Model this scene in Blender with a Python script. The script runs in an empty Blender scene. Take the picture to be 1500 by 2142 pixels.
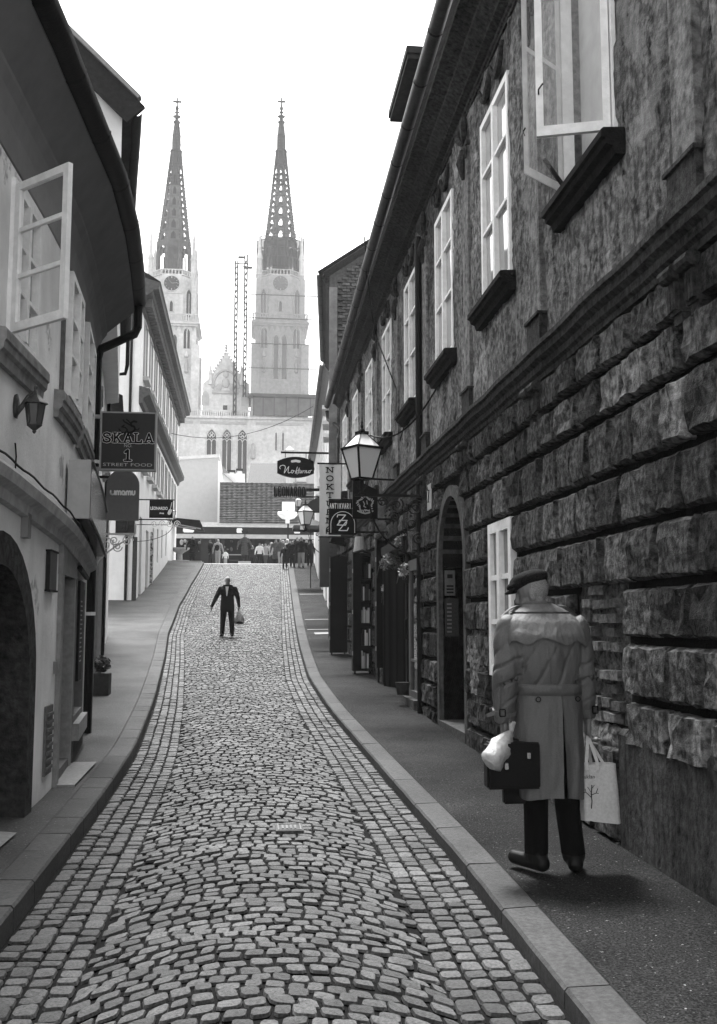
import bpy, bmesh, math, random
import numpy as np
from mathutils import Vector, Matrix, noise as mnoise

random.seed(7)
SC = bpy.context.scene
COL = SC.collection
R = math.radians

# ------------------------------------------------------------------ camera, sky, sun, exposure
F = 2100.0                       # focal length in pixels of the 1500 x 2142 photograph
TH = math.atan(229 / F)          # pitch up
PS = math.atan(230 / F * math.cos(TH))   # yaw to the right of the street direction (+Y)
ZC = 1.53                        # eye height
cam_d = bpy.data.cameras.new("camera")
cam = bpy.data.objects.new("camera", cam_d)
COL.objects.link(cam)
cam.location = (0, 0, ZC)
cam.rotation_euler = (math.pi / 2 + TH, 0, -PS)
cam_d.sensor_fit = 'VERTICAL'
cam_d.sensor_height = 36
cam_d.lens = 36 * F / 2142
cam_d.clip_start = 0.05
cam_d.clip_end = 3000
SC.camera = cam

SUN_EL, SUN_AZ = 66, -6          # overcast: a soft sun high ahead, along the street
world = bpy.data.worlds.new("World")
SC.world = world
world.use_nodes = True
nt = world.node_tree
bg = nt.nodes["Background"]
sky = nt.nodes.new("ShaderNodeTexSky")
sky.sky_type = 'NISHITA'
sky.sun_disc = False
sky.sun_elevation = R(SUN_EL)
sky.sun_rotation = R(SUN_AZ)
sky.air_density = 1.0
sky.dust_density = 1.5
sky.ozone_density = 1.0
bw = nt.nodes.new("ShaderNodeRGBToBW")       # black and white photograph
nt.links.new(sky.outputs[0], bw.inputs[0])
nt.links.new(bw.outputs[0], bg.inputs[0])
bg.inputs[1].default_value = 0.10
sun_d = bpy.data.lights.new("sun", 'SUN')
sun_d.energy = 1.5
sun_d.angle = R(16)
sun_d.color = (1, 1, 1)
sun = bpy.data.objects.new("sun", sun_d)
COL.objects.link(sun)
_a, _e = R(SUN_AZ), R(SUN_EL)
_dir = Vector((math.sin(_a) * math.cos(_e), math.cos(_a) * math.cos(_e), math.sin(_e)))
sun.location = (0, 20, 40)
sun.rotation_euler = (-_dir).to_track_quat('-Z', 'Y').to_euler()

SC.view_settings.view_transform = 'Standard'
SC.view_settings.look = 'None'
SC.view_settings.gamma = 1.0
SC.view_settings.use_curve_mapping = False
SC.view_settings.exposure = 3.12
SC.render.engine = 'CYCLES'
SC.cycles.use_denoising = True
SC.cycles.max_bounces = 6
SC.cycles.diffuse_bounces = 3
SC.cycles.transparent_max_bounces = 12
SC.cycles.volume_bounces = 0
SC.cycles.caustics_reflective = False
SC.cycles.caustics_refractive = False

# ------------------------------------------------------------------ pixel -> place helpers (distance comes from a wall, the ground or a depth)
_s, _c = math.sin, math.cos
RV = np.array([_c(PS), -_s(PS), 0])
FV = np.array([_s(PS) * _c(TH), _c(PS) * _c(TH), _s(TH)])
UV = np.array([-_s(PS) * _s(TH), -_c(PS) * _s(TH), _c(TH)])
def ray(x, y): return (x - 750) / F * RV + (1071 - y) / F * UV + FV
def atx(x, y, X): d = ray(x, y); p = d * X / d[0]; return Vector((p[0], p[1], p[2] + ZC))
def aty(x, y, Y): d = ray(x, y); p = d * Y / d[1]; return Vector((p[0], p[1], p[2] + ZC))
def proj(p):
    q = np.array([p[0], p[1], p[2] - ZC]); z = q @ FV
    return 750 + F * (q @ RV) / z, 1071 - F * (q @ UV) / z, z
CREST, PLAZA = 59.0, 4.98
def gz(Y):
    if Y < 2.4: return -0.0088
    if Y > CREST: return PLAZA if Y > CREST + 1.5 else gz(CREST) + (PLAZA - gz(CREST)) * (Y - CREST) / 1.5
    return -0.0073 * Y + 0.001522 * Y * Y
def lerp_tab(tab):
    ys = [t[0] for t in tab]; xs = [t[1] for t in tab]
    def f(Y): return float(np.interp(Y, ys, xs))
    def g(Y):
        return (f(Y - 0.9) + f(Y - 0.45) + 2 * f(Y) + f(Y + 0.45) + f(Y + 0.9)) / 6
    return g
KL = lerp_tab([(0, -1.13), (3, -1.14), (5, -1.15), (8.6, -1.15), (11, -1.18), (15.5, -1.40), (23.4, -1.88), (29.6, -2.30), (39.4, -2.67), (48.5, -2.74), (58.3, -2.63), (62, -2.6)])
KR = lerp_tab([(0, 1.22), (3, 1.26), (5, 1.30), (6.5, 1.33), (8.2, 1.31), (11.2, 1.27), (14.7, 1.19), (19.5, 1.16), (26.8, 1.34), (35.9, 1.61), (47.6, 1.96), (57.9, 2.23), (62, 2.3)])
WKL = lerp_tab([(0, .21), (12, .22), (30, .28), (46, .36), (62, .34)])
WKR = lerp_tab([(0, .20), (12, .20), (30, .26), (46, .30), (62, .28)])
HKL, HKR = 0.11, 0.065
def gnd(x, y, off=0.0):
    d = ray(x, y); a = 1.0
    while a < 90 and ZC + d[2] * a > gz(d[1] * a) + off: a += 0.1
    lo, hi = a - .1, a
    for _ in range(25):
        m = (lo + hi) / 2
        if ZC + d[2] * m > gz(d[1] * m) + off: lo = m
        else: hi = m
    return Vector((d[0] * lo, d[1] * lo, ZC + d[2] * lo))

# ------------------------------------------------------------------ materials (all grey: the photograph is black and white)
MATS = {}
def mat(name, lo, hi=None, scale=8.0, rough=0.85, bump=0.0, bscale=None, streak=0.0, blot=0.0, bloscale=0.7, rnd=0.0, metal=0.0, spec=0.1, contrast=1.0, speck=0.0, speckscale=60.0, attr=None, alpha=None, peel=None, bias=0.0, fold=None):
    if name in MATS: return MATS[name]
    kd = float(np.interp(hi if hi is not None else lo, [.04, .2, .45], [.62, .76, 1.0]))     # darker tones lowered further: contrast for the raised exposure put into the colours
    lo *= kd; hi = hi * kd if hi is not None else None
    if peel: peel = (peel[0], peel[1], peel[2] * kd)
    m = bpy.data.materials.new(name); m.use_nodes = True; MATS[name] = m
    n = m.node_tree.nodes; l = m.node_tree.links
    b = n["Principled BSDF"]
    b.inputs["Roughness"].default_value = rough
    b.inputs["Metallic"].default_value = metal
    b.inputs["Specular IOR Level"].default_value = spec
    if alpha is not None: b.inputs["Alpha"].default_value = alpha
    if hi is None and not (bump or blot or rnd or attr or speck or fold):
        b.inputs["Base Color"].default_value = (lo, lo, lo, 1); return m
    if hi is None: hi = lo
    geo = n.new("ShaderNodeNewGeometry")
    pos = geo.outputs["Position"]
    def math_(op, a, c, clamp=False):
        q = n.new("ShaderNodeMath"); q.operation = op; q.use_clamp = clamp
        for i, v in enumerate((a, c)):
            if isinstance(v, (int, float)): q.inputs[i].default_value = v
            else: l.new(v, q.inputs[i])
        return q.outputs[0]
    def nz(sc, detail=6, rgh=0.6, stretch=None):
        t = n.new("ShaderNodeTexNoise"); t.inputs["Scale"].default_value = sc
        t.inputs["Detail"].default_value = detail; t.inputs["Roughness"].default_value = rgh
        src = pos
        if stretch:
            mp = n.new("ShaderNodeVectorMath"); mp.operation = 'MULTIPLY'; l.new(pos, mp.inputs[0]); mp.inputs[1].default_value = stretch; src = mp.outputs[0]
        l.new(src, t.inputs["Vector"])
        return t.outputs[0]
    f = math_('ADD', math_('MULTIPLY', math_('SUBTRACT', nz(scale), 0.5 + bias), 2.2 * contrast), 0.5, True)
    if streak:
        s2 = math_('ADD', math_('MULTIPLY', math_('SUBTRACT', nz(scale * 0.9, 5, .6, (1, 1, .12)), 0.5), 2.6), 0.5, True)
        f = math_('ADD', math_('MULTIPLY', f, 1 - streak), math_('MULTIPLY', s2, streak))
    v = math_('ADD', math_('MULTIPLY', f, hi - lo), lo)
    if peel:                                              # (scale, threshold, value): flaked patches with hard ragged edges
        k_ = math_('MULTIPLY', math_('SUBTRACT', nz(peel[0], 9, .68), peel[1]), 22.0, True)
        v = math_('ADD', math_('MULTIPLY', v, math_('SUBTRACT', 1.0, k_)), math_('MULTIPLY', math_('MULTIPLY', k_, math_('ADD', .55, math_('MULTIPLY', f, .8))), peel[2]))
    if blot:
        q = math_('ADD', math_('MULTIPLY', math_('SUBTRACT', nz(bloscale, 4, .55), 0.5), 3.2 * blot), 1.0)
        v = math_('MULTIPLY', v, math_('MAXIMUM', q, .12))
    if rnd:
        oi = n.new("ShaderNodeObjectInfo")
        v = math_('MULTIPLY', v, math_('ADD', math_('MULTIPLY', oi.outputs["Random"], 2 * rnd), 1 - rnd))
    if attr:
        at = n.new("ShaderNodeAttribute"); at.attribute_name = attr
        v = math_('MULTIPLY', v, at.outputs["Fac"])
    if speck:
        sp = math_('MULTIPLY', math_('GREATER_THAN', nz(speckscale, 2, .5), 0.66), speck)
        v = math_('ADD', v, sp)
    l.new(v, b.inputs["Base Color"])
    if bump:
        bp = n.new("ShaderNodeBump"); bp.inputs["Strength"].default_value = min(1.0, bump); bp.inputs["Distance"].default_value = 0.02 * max(1, bump)
        l.new(nz(bscale or scale * 2.5, 8, .65), bp.inputs["Height"]); l.new(bp.outputs[0], b.inputs["Normal"])
        if fold:                                          # (scale, distance, stretch): cloth creases under the weave
            b2 = n.new("ShaderNodeBump"); b2.inputs["Strength"].default_value = 1.0; b2.inputs["Distance"].default_value = fold[1]
            w1 = nz(fold[0], 3, .45, fold[2]); rg = math_('ABSOLUTE', math_('SUBTRACT', w1, .5), 0)
            l.new(w1, b2.inputs["Height"]); l.new(b2.outputs[0], bp.inputs["Normal"])
    return m
def glass_mat(name, tint=0.05, rough=0.03, alpha=1.0):
    if name in MATS: return MATS[name]
    m = mat(name, tint, rough=rough, spec=0.9)
    b = m.node_tree.nodes["Principled BSDF"]
    b.inputs["IOR"].default_value = 1.5
    b.inputs["Alpha"].default_value = alpha
    return m

# ------------------------------------------------------------------ mesh builder
WLOC = {}
def tag(o, label=None, cat=None, group=None, kind=None):
    if label: o["label"] = label
    if cat: o["category"] = cat
    if group: o["group"] = group
    if kind: o["kind"] = kind
    return o
def root(name, loc, label, cat, group=None):
    o = bpy.data.objects.new(name, None); o.empty_display_size = .2
    COL.objects.link(o); o.location = loc; WLOC[o.name] = Vector(loc)
    return tag(o, label, cat, group)
def IDT(u, v, w): return (u, v, w)
class MB:
    def __init__(s, T=None): s.v = []; s.f = []; s.mi = []; s.T = T or IDT; s.cur = 0
    def add(s, verts, faces, T=None):
        T = T or s.T; o = len(s.v)
        s.v += [tuple(T(*p)) for p in verts]
        s.f += [tuple(i + o for i in f) for f in faces]; s.mi += [s.cur] * len(faces)
        return s
    def box(s, x0, x1, y0, y1, z0, z1, T=None):
        return s.add([(x0, y0, z0), (x1, y0, z0), (x1, y1, z0), (x0, y1, z0), (x0, y0, z1), (x1, y0, z1), (x1, y1, z1), (x0, y1, z1)],
                     [(0, 3, 2, 1), (4, 5, 6, 7), (0, 1, 5, 4), (1, 2, 6, 5), (2, 3, 7, 6), (3, 0, 4, 7)], T)
    def tube(s, path, r, n=8, cap=True, T=None, flat=1.0):
        pts = [Vector(p) for p in path]; rs = r if isinstance(r, (list, tuple)) else [r] * len(pts)
        V = []; Fc = []; ref = None
        for i, p in enumerate(pts):
            t = (pts[min(i + 1, len(pts) - 1)] - pts[max(i - 1, 0)])
            if t.length < 1e-9: t = Vector((0, 0, 1))
            t.normalize()
            if ref is None:
                ref = Vector((0, 0, 1)) if abs(t.z) < .9 else Vector((1, 0, 0))
            a = t.cross(ref)
            if a.length < 1e-6: a = t.cross(Vector((0, 1, 0)))
            a.normalize(); b = a.cross(t).normalized(); ref = b
            for k in range(n):
                w = 2 * math.pi * k / n
                V.append(tuple(p + a * (rs[i] * math.cos(w)) + b * (rs[i] * flat * math.sin(w))))
        for i in range(len(pts) - 1):
            for k in range(n):
                Fc.append((i * n + k, i * n + (k + 1) % n, (i + 1) * n + (k + 1) % n, (i + 1) * n + k))
        if cap: Fc += [tuple(range(n))[::-1], tuple(range((len(pts) - 1) * n, len(pts) * n))]
        return s.add(V, Fc, T)
    def bar(s, a, b, w, d=None, T=None):                 # a rectangular bar between two points
        a = Vector(a); b = Vector(b); t = (b - a).normalized(); d = d or w
        up = Vector((0, 0, 1)) if abs(t.z) < .95 else Vector((0, 1, 0))
        x = t.cross(up).normalized() * (w / 2); y = x.normalized().cross(t).normalized() * (d / 2)
        V = [tuple(q + i * x + j * y) for q in (a, b) for i, j in ((-1, -1), (1, -1), (1, 1), (-1, 1))]
        return s.add(V, [(0, 3, 2, 1), (4, 5, 6, 7), (0, 1, 5, 4), (1, 2, 6, 5), (2, 3, 7, 6), (3, 0, 4, 7)], T)
    def lathe(s, prof, cx=0, cy=0, n=12, T=None, ph=0.0, cap=True):
        V = []; Fc = []; m = len(prof)
        for r, z in prof:
            for k in range(n):
                w = 2 * math.pi * k / n + ph; V.append((cx + r * math.cos(w), cy + r * math.sin(w), z))
        for i in range(m - 1):
            for k in range(n): Fc.append((i * n + k, i * n + (k + 1) % n, (i + 1) * n + (k + 1) % n, (i + 1) * n + k))
        if cap: Fc += [tuple(range(n))[::-1], tuple(range((m - 1) * n, m * n))]
        return s.add(V, Fc, T)
    def prism(s, poly, n0, n1, axis=1, T=None):          # polygon of (u, w) pushed along the axis
        k = len(poly)
        def P(q, d): return (q[0], d, q[1]) if axis == 1 else ((d, q[0], q[1]) if axis == 0 else (q[0], q[1], d))
        V = [P(q, n0) for q in poly] + [P(q, n1) for q in poly]
        return s.add(V, [tuple(range(k))[::-1], tuple(range(k, 2 * k))] + [(i, (i + 1) % k, k + (i + 1) % k, k + i) for i in range(k)], T)
    def sweep(s, prof, stations, T=None, cap=True):      # profile points (n, z) carried along stations given as functions (n, z)->xyz
        k = len(prof); V = []; Fc = []
        for st in stations: V += [tuple(st(a, b)) for a, b in prof]
        for i in range(len(stations) - 1):
            for j in range(k - 1): Fc.append((i * k + j, i * k + j + 1, (i + 1) * k + j + 1, (i + 1) * k + j))
        if cap: Fc += [tuple(range(k)), tuple(range((len(stations) - 1) * k, len(stations) * k))[::-1]]
        return s.add(V, Fc, T)
    def sheet(s, rows, T=None):
        m = len(rows[0]); V = [p for r in rows for p in r]; Fc = []
        for i in range(len(rows) - 1):
            for j in range(m - 1): Fc.append((i * m + j, i * m + j + 1, (i + 1) * m + j + 1, (i + 1) * m + j))
        return s.add(V, Fc, T)
    def ball(s, c, rx, ry=None, rz=None, n=10, m=7, T=None):
        ry = ry or rx; rz = rz or rx; V = [(c[0], c[1], c[2] - rz)]; Fc = []
        for i in range(1, m):
            a = math.pi * i / m
            for k in range(n):
                w = 2 * math.pi * k / n; V.append((c[0] + rx * math.sin(a) * math.cos(w), c[1] + ry * math.sin(a) * math.sin(w), c[2] - rz * math.cos(a)))
        V.append((c[0], c[1], c[2] + rz)); top = len(V) - 1
        for k in range(n):
            Fc.append((0, 1 + (k + 1) % n, 1 + k)); Fc.append((top, top - n + k, top - n + (k + 1) % n))
        for i in range(m - 2):
            for k in range(n): Fc.append((1 + i * n + k, 1 + i * n + (k + 1) % n, 1 + (i + 1) * n + (k + 1) % n, 1 + (i + 1) * n + k))
        return s.add(V, Fc, T)
    def mesh(s, name, mats, off=(0, 0, 0), smooth=False, fixn=True):
        me = bpy.data.meshes.new(name)
        ox, oy, oz = off
        me.from_pydata([(a - ox, b - oy, c - oz) for a, b, c in s.v], [], s.f)
        for m in (mats if isinstance(mats, (list, tuple)) else [mats]): me.materials.append(m)
        if any(s.mi): me.polygons.foreach_set("material_index", s.mi)
        if fixn:
            bm = bmesh.new(); bm.from_mesh(me); bmesh.ops.recalc_face_normals(bm, faces=bm.faces); bm.to_mesh(me); bm.free()
        if smooth: me.polygons.foreach_set("use_smooth", [True] * len(me.polygons))
        me.update(); return me
    def build(s, name, mats, parent=None, smooth=False, origin=None, fixn=True, kind=None):
        if parent is not None:
            off = WLOC[parent.name]
            me = s.mesh(name, mats, off, smooth, fixn)
            o = bpy.data.objects.new(name, me); COL.objects.link(o); o.parent = parent; WLOC[o.name] = off
        else:
            if origin is None:
                xs = [p[0] for p in s.v]; ys = [p[1] for p in s.v]; zs = [p[2] for p in s.v]
                origin = ((min(xs) + max(xs)) / 2, (min(ys) + max(ys)) / 2, min(zs))
            me = s.mesh(name, mats, origin, smooth, fixn)
            o = bpy.data.objects.new(name, me); COL.objects.link(o); o.location = origin; WLOC[o.name] = Vector(origin)
        if kind: o["kind"] = kind
        return o
def place(me, name, parent, loc, rotz=0.0, scale=(1, 1, 1), rot=None):   # a piece that shares mesh data
    o = bpy.data.objects.new(name, me); COL.objects.link(o)
    off = WLOC[parent.name] if parent else Vector((0, 0, 0))
    o.parent = parent; o.location = Vector(loc) - off; o.rotation_euler = rot or (0, 0, rotz); o.scale = scale
    WLOC[o.name] = Vector(loc); return o
def arc(cx, cz, r, a0, a1, n, rz=None):
    return [(cx + r * math.cos(a0 + (a1 - a0) * i / n), cz + (rz or r) * math.sin(a0 + (a1 - a0) * i / n)) for i in range(n + 1)]

# ------------------------------------------------------------------ the setting: ground, road, kerbs, pavements
M_bed = mat("joint_dirt_shade", .001, .006, 30, .95, .4)
M_cob = mat("cobble_granite", .022, .15, 75, .5, .7, 170, rnd=.36, blot=.45, bloscale=.9, spec=.3, contrast=1.2)
M_cobs = mat("cobble_granite_field", .022, .15, 75, .5, .7, 170, attr="shade", blot=.45, bloscale=.9, spec=.3, contrast=1.2)
M_kerb = mat("kerb_granite", .03, .085, 40, .7, .35, 120, rnd=.18, blot=.3, bloscale=2.0, spec=.15)
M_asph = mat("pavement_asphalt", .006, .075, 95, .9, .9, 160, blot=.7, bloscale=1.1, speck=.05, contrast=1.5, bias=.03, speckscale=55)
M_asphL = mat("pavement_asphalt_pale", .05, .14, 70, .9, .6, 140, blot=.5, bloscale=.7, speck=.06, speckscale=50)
M_plaza = mat("plaza_stone", .3, .4, 6, .85, .2)

def profile_ys(a, b, st): return [a + (b - a) * i / max(1, int((b - a) / st)) for i in range(int((b - a) / st) + 1)]
mb = MB()
tp = [(-30, -.12), (2, -.12)] + [(y, gz(y) - .12) for y in range(4, 60, 2)] + [(59.5, gz(59.5) - .12), (62, PLAZA - .05), (110, PLAZA - .05), (150, 8.0), (200, 10.5), (300, 11.5), (800, 12)]
mb.sheet([[(x, y, z) for x in (-600, -60, -8, 8, 60, 600)] for y, z in tp])
tag(mb.build("ground", mat("ground_earth", .12, .2, 2, .95), origin=(0, 0, 0), fixn=False), kind="structure")

ys = profile_ys(0.5, CREST, .5)
mb = MB()
mb.sheet([[(KL(y) + (KR(y) - KL(y)) * i / 6, y, gz(y) - .016) for i in range(7)] for y in ys])
road = mb.build("road", M_bed, origin=(0, 0, 0), fixn=False); tag(road, kind="structure")

# cobbles: four courses laid along each kerb and shallow arches between them
cobs = []          # (centre, corners)
def jit(a): return random.uniform(-a, a)
def cobble(c4, h):
    p = [Vector((x + jit(.005), y + jit(.005), 0)) for x, y in c4]
    cx = sum(q.x for q in p) / 4; cy = sum(q.y for q in p) / 4
    cobs.append((cx, cy, p, h))
GW = 0.108
def course(side):
    for k in range(4):
        y = 1.6 + random.random() * .1
        while y < CREST - .1:
            L = random.uniform(.09, .145)
            g = .008 + .004 * random.random()
            def X(yy, j):
                e = KL(yy) + .015 if side < 0 else KR(yy) - .015
                return e - side * (GW * j)
            y0, y1 = y + g, y + L - g
            a, b = k + .08, k + .93
            cobble([(X(y0, a), y0), (X(y0, b), y0), (X(y1, b), y1), (X(y1, a), y1)], jit(.005))
            y += L
course(-1); course(1)
off = 4 * GW + .012
row = 0; y = 1.2
while y < CREST + .2:
    pitch = .099 + jit(.007)
    xa, xb = KL(y) + off, KR(y) - off
    w = xb - xa
    def arch(t): return .44 * (1 - (2 * t - 1) ** 2) - .16 + .02 * math.sin(9 * t + row)
    x = xa - random.random() * .09
    while x < xb:
        L = random.uniform(.078, .118)
        x0, x1 = max(x, xa) + .007, min(x + L, xb) - .007
        if x1 - x0 > .035:
            t0, t1 = (x0 - xa) / w, (x1 - xa) / w
            h0, h1 = arch(t0), arch(t1)
            sk = .012 * math.sin(row * 1.7 + x * 7)
            cobble([(x0, y + h0 + .008), (x1, y + h1 + .008), (x1 + sk, y + h1 + pitch - .008), (x0 + sk, y + h0 + pitch - .008)], jit(.006))
        x += L
    y += pitch; row += 1
cobs = [c for c in cobs if c[1] < CREST - .06]
def cobble_verts(c, far=False):
    cx, cy, p, h = c
    z = gz(cy)
    sl = (gz(cy + .1) - gz(cy - .1)) / .2
    tx, ty = random.uniform(-.07, .07), random.uniform(-.05, .05)      # stones sit a little askew
    def Z(q, d): return z + h + (q.y - cy) * (sl + ty) + (q.x - cx) * tx + d
    cen = Vector((cx, cy, 0)); out = []
    bul = random.uniform(.002, .007)
    if far:
        ring_ = p; lv = ((1.0, -.03), (.92, .002))
    else:                                                  # worn corners
        ring_ = []
        for k in range(4):
            k1 = random.uniform(.09, .24); k2 = random.uniform(.09, .24)
            ring_ += [p[k].lerp(p[k - 1], k1), p[k].lerp(p[(k + 1) % 4], k2)]
        lv = ((1.02, -.035), (1.02, -.013), (.93, bul - .004))
    m = len(ring_)
    for sc_, d in lv:
        for q in ring_:
            r = cen + (q - cen) * sc_; out.append((r.x, r.y, Z(r, d)))
    nL = len(lv); Fc = []; mi = []
    for i in range(nL - 1):
        for k in range(m): Fc.append((i * m + k, i * m + (k + 1) % m, i * m + m + (k + 1) % m, i * m + m + k)); mi.append(1 if i == 0 else 0)  # lower sides darkened in colour for the dirt and shade between stones
    if not far:                                           # domed top
        out.append((cx, cy, z + h + bul)); t = len(out) - 1
        Fc += [((nL - 1) * m + k, (nL - 1) * m + (k + 1) % m, t) for k in range(m)]; mi += [0] * m
    else: Fc.append(tuple(range((nL - 1) * m, nL * m))); mi.append(0)
    return out, Fc, mi
def seen(c):
    u, v, z = proj((c[0], c[1], gz(c[1])))
    return z > 0 and 5 < u < 1495 and v < 2137
vis = sorted([i for i, c in enumerate(cobs) if seen(c)], key=lambda i: cobs[i][1])[:300]
visset = set(vis)
for i in vis:
    V, Fc, mi_ = cobble_verts(cobs[i]); m_ = MB(); cx, cy = cobs[i][0], cobs[i][1]; zz = gz(cy)
    m_.add([(a - cx, b - cy, c - zz) for a, b, c in V], Fc); m_.mi = mi_
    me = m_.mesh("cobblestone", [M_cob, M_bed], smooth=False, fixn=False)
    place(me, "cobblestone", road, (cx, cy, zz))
big = MB(); shades = []
for i, c in enumerate(cobs):
    if i in visset or (c[1] < 3.0): continue
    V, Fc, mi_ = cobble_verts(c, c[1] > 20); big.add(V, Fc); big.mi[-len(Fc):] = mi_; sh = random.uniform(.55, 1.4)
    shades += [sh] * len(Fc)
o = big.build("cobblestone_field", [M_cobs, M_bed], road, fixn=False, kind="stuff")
at_ = o.data.attributes.new("shade", 'FLOAT', 'FACE'); at_.data.foreach_set("value", shades)

# kerbs: a structure strip with each kerbstone a piece of its own
def kerb(name, K, Wk, side, hk, lens):
    base = MB()
    base.sheet([[(K(y) + side * .015, y, gz(y) - .06), (K(y) + side * (Wk(y) - .01), y, gz(y) + hk - .03)] for y in profile_ys(1.0, CREST, 1.0)])
    k = base.build(name, M_bed, origin=(K(1), 1, 0), fixn=False); tag(k, kind="structure")
    y = 1.0
    while y < CREST - .3:
        L = random.uniform(*lens)
        if y > 30: L *= 1.6
        y1 = min(y + L, CREST); m_ = MB(); g = .006; n = 4; rows = []
        for j in range(n + 1):
            yy = y + g + (y1 - y - 2 * g) * j / n
            a = K(yy); b = K(yy) + side * Wk(yy); z = gz(yy)
            dz = jit(.004)
            rows.append([(a, yy, z - .05), (a + side * .003, yy, z + hk - .014 + dz), (a + side * .016, yy, z + hk + dz), (b - side * .008, yy, z + hk + .004), (b, yy, z + hk - .012), (b, yy, z - .05)])
        m_.sheet(rows); q = len(rows[0])
        m_.add(rows[0], [tuple(range(q))]); m_.add(rows[-1], [tuple(range(q))[::-1]])
        m_.build("kerbstone", M_kerb, k)
        y = y1
    return k
kerb("kerb_left", KL, WKL, -1, HKL, (.45, .75))
kerb("kerb_right", KR, WKR, 1, HKR, (.85, 1.15))
# ------------------------------------------------------------------ wall lines and pavements
XR = 2.46
WR = lerp_tab([(0, XR), (27.2, XR), (28, 2.5), (31, 2.75), (40, 3.2), (57, 3.6), (70, 3.85)])
WLn = lerp_tab([(0, -1.75), (5, -1.68), (7, -1.62), (8.2, -1.575), (9, -1.60), (10.7, -1.75), (12, -1.88), (15, -2.30), (22.4, -3.2), (27.5, -3.75), (34, -4.5), (40.9, -5.3), (41.1, -5.3), (66, -5.3)])
mb = MB()
mb.sheet([[(KR(y) + WKR(y) + .004 + (WR(y) + .5 - KR(y) - WKR(y)) * i / 4, y, gz(y) + HKR - .006 + .02 * i / 4) for i in range(5)] for y in profile_ys(.5, CREST, .5)])
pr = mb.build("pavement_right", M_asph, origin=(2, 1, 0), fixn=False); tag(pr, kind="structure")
mb = MB()
mb.sheet([[(KL(y) - WKL(y) - .004 + (WLn(y) - .6 - KL(y) + WKL(y)) * i / 4, y, gz(y) + HKL - .006 + .02 * i / 4) for i in range(5)] for y in profile_ys(.5, CREST, .5)])
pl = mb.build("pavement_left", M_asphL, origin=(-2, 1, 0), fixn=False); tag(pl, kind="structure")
# patches in the pavements: a pale threshold slab, step edges, patch plates
def slab(name, y0, y1, xa, xb, z, m, parent, t=.012):
    q = MB(); q.box(xa, xb, y0, y1, z - .03, z + t); return q.build(name, m, parent)
M_pale = mat("pale_concrete", .2, .3, 30, .85, .3, 90)
q = MB(); q.add([(-1.60, 8.75, gz(8.75) + HKL + .018), (-1.42, 8.75, gz(8.75) + HKL + .018), (-1.42, 9.95, gz(9.95) + HKL + .018), (-1.66, 9.95, gz(9.95) + HKL + .018)], [(0, 1, 2, 3)])
q.add([(-1.60, 8.75, gz(8.75) + HKL - .03), (-1.42, 8.75, gz(8.75) + HKL - .03), (-1.42, 8.75, gz(8.75) + HKL + .018), (-1.60, 8.75, gz(8.75) + HKL + .018)], [(0, 1, 2, 3)])
q.build("threshold_slab", M_pale, pl)
q = MB(); q.add([(-2.3, 6.3, gz(6.3) + HKL + .016), (-1.52, 6.2, gz(6.2) + HKL + .016), (-1.50, 7.0, gz(7.0) + HKL + .016), (-2.3, 7.3, gz(7.3) + HKL + .016)], [(0, 1, 2, 3)])
q.build("doorway_slab", M_pale, pl)
for yy, L in ((30.6, .16), (34.0, .16), (29.2, .55), (44.0, .2)):
    q = MB(); xa, xb = KR(yy) + WKR(yy) + (.06 if L < .3 else .25), (WR(yy) - .05 if L < .3 else KR(yy) + WKR(yy) + .85)
    q.add([(xa, yy, gz(yy) + HKR + .012), (xb, yy, gz(yy) + HKR + .026), (xb, yy + L, gz(yy + L) + HKR + .026), (xa, yy + L, gz(yy + L) + HKR + .012)], [(0, 1, 2, 3)])
    q.build("step_edge" if L < .3 else "cover_plate", M_pale, pr)
M_patch = mat("asphalt_patch", .010, .035, 80, .9, .6, 150, blot=.4, bloscale=1.5)
for (ya, yb, fa, fb, par, K_, Wk_, hk, side) in ((24.5, 27.8, .05, .95, pr, KR, WKR, HKR, 1), (30.9, 33.9, .06, .9, pr, KR, WKR, HKR, 1)):
    rows = []
    for yy in np.linspace(ya, yb, 8):
        e = K_(yy) + side * (Wk_(yy) + .01); wd = abs((WR(yy) if side > 0 else WLn(yy)) - e); j_ = .03 * math.sin(yy * 5)
        rows.append([(e + side * (wd * f_ + j_), yy, gz(yy) + hk + .004 + .02 * f_) for f_ in (fa, fb)])
    q = MB(); q.sheet(rows); q.build("asphalt_patch", M_patch, par, fixn=False)
# small cast cover between the cobbles
cp = gnd(605, 1735)
q = MB(); q.box(cp.x - .10, cp.x + .10, cp.y - .13, cp.y + .13, cp.z - .03, cp.z + .017)
vc = q.build("valve_cover", mat("cast_iron", .05, .12, 40, .6, .3), origin=(cp.x, cp.y, cp.z)); tag(vc, "small square cast iron valve cover set among the cobbles", "cover")
q = MB()
for a in (-.085, .075): q.box(cp.x + a, cp.x + a + .01, cp.y - .11, cp.y + .11, cp.z + .017, cp.z + .022)
for b in (-.11, .10): q.box(cp.x - .075, cp.x + .075, cp.y + b, cp.y + b + .012, cp.z + .017, cp.z + .022)
for k in range(4): q.box(cp.x - .055 + .03 * k, cp.x - .04 + .03 * k, cp.y - .06, cp.y + .06, cp.z + .017, cp.z + .022)
q.build("raised_rim", mat("worn_iron", .12, .2, 50, .5, .2), vc, kind="stuff")
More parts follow.
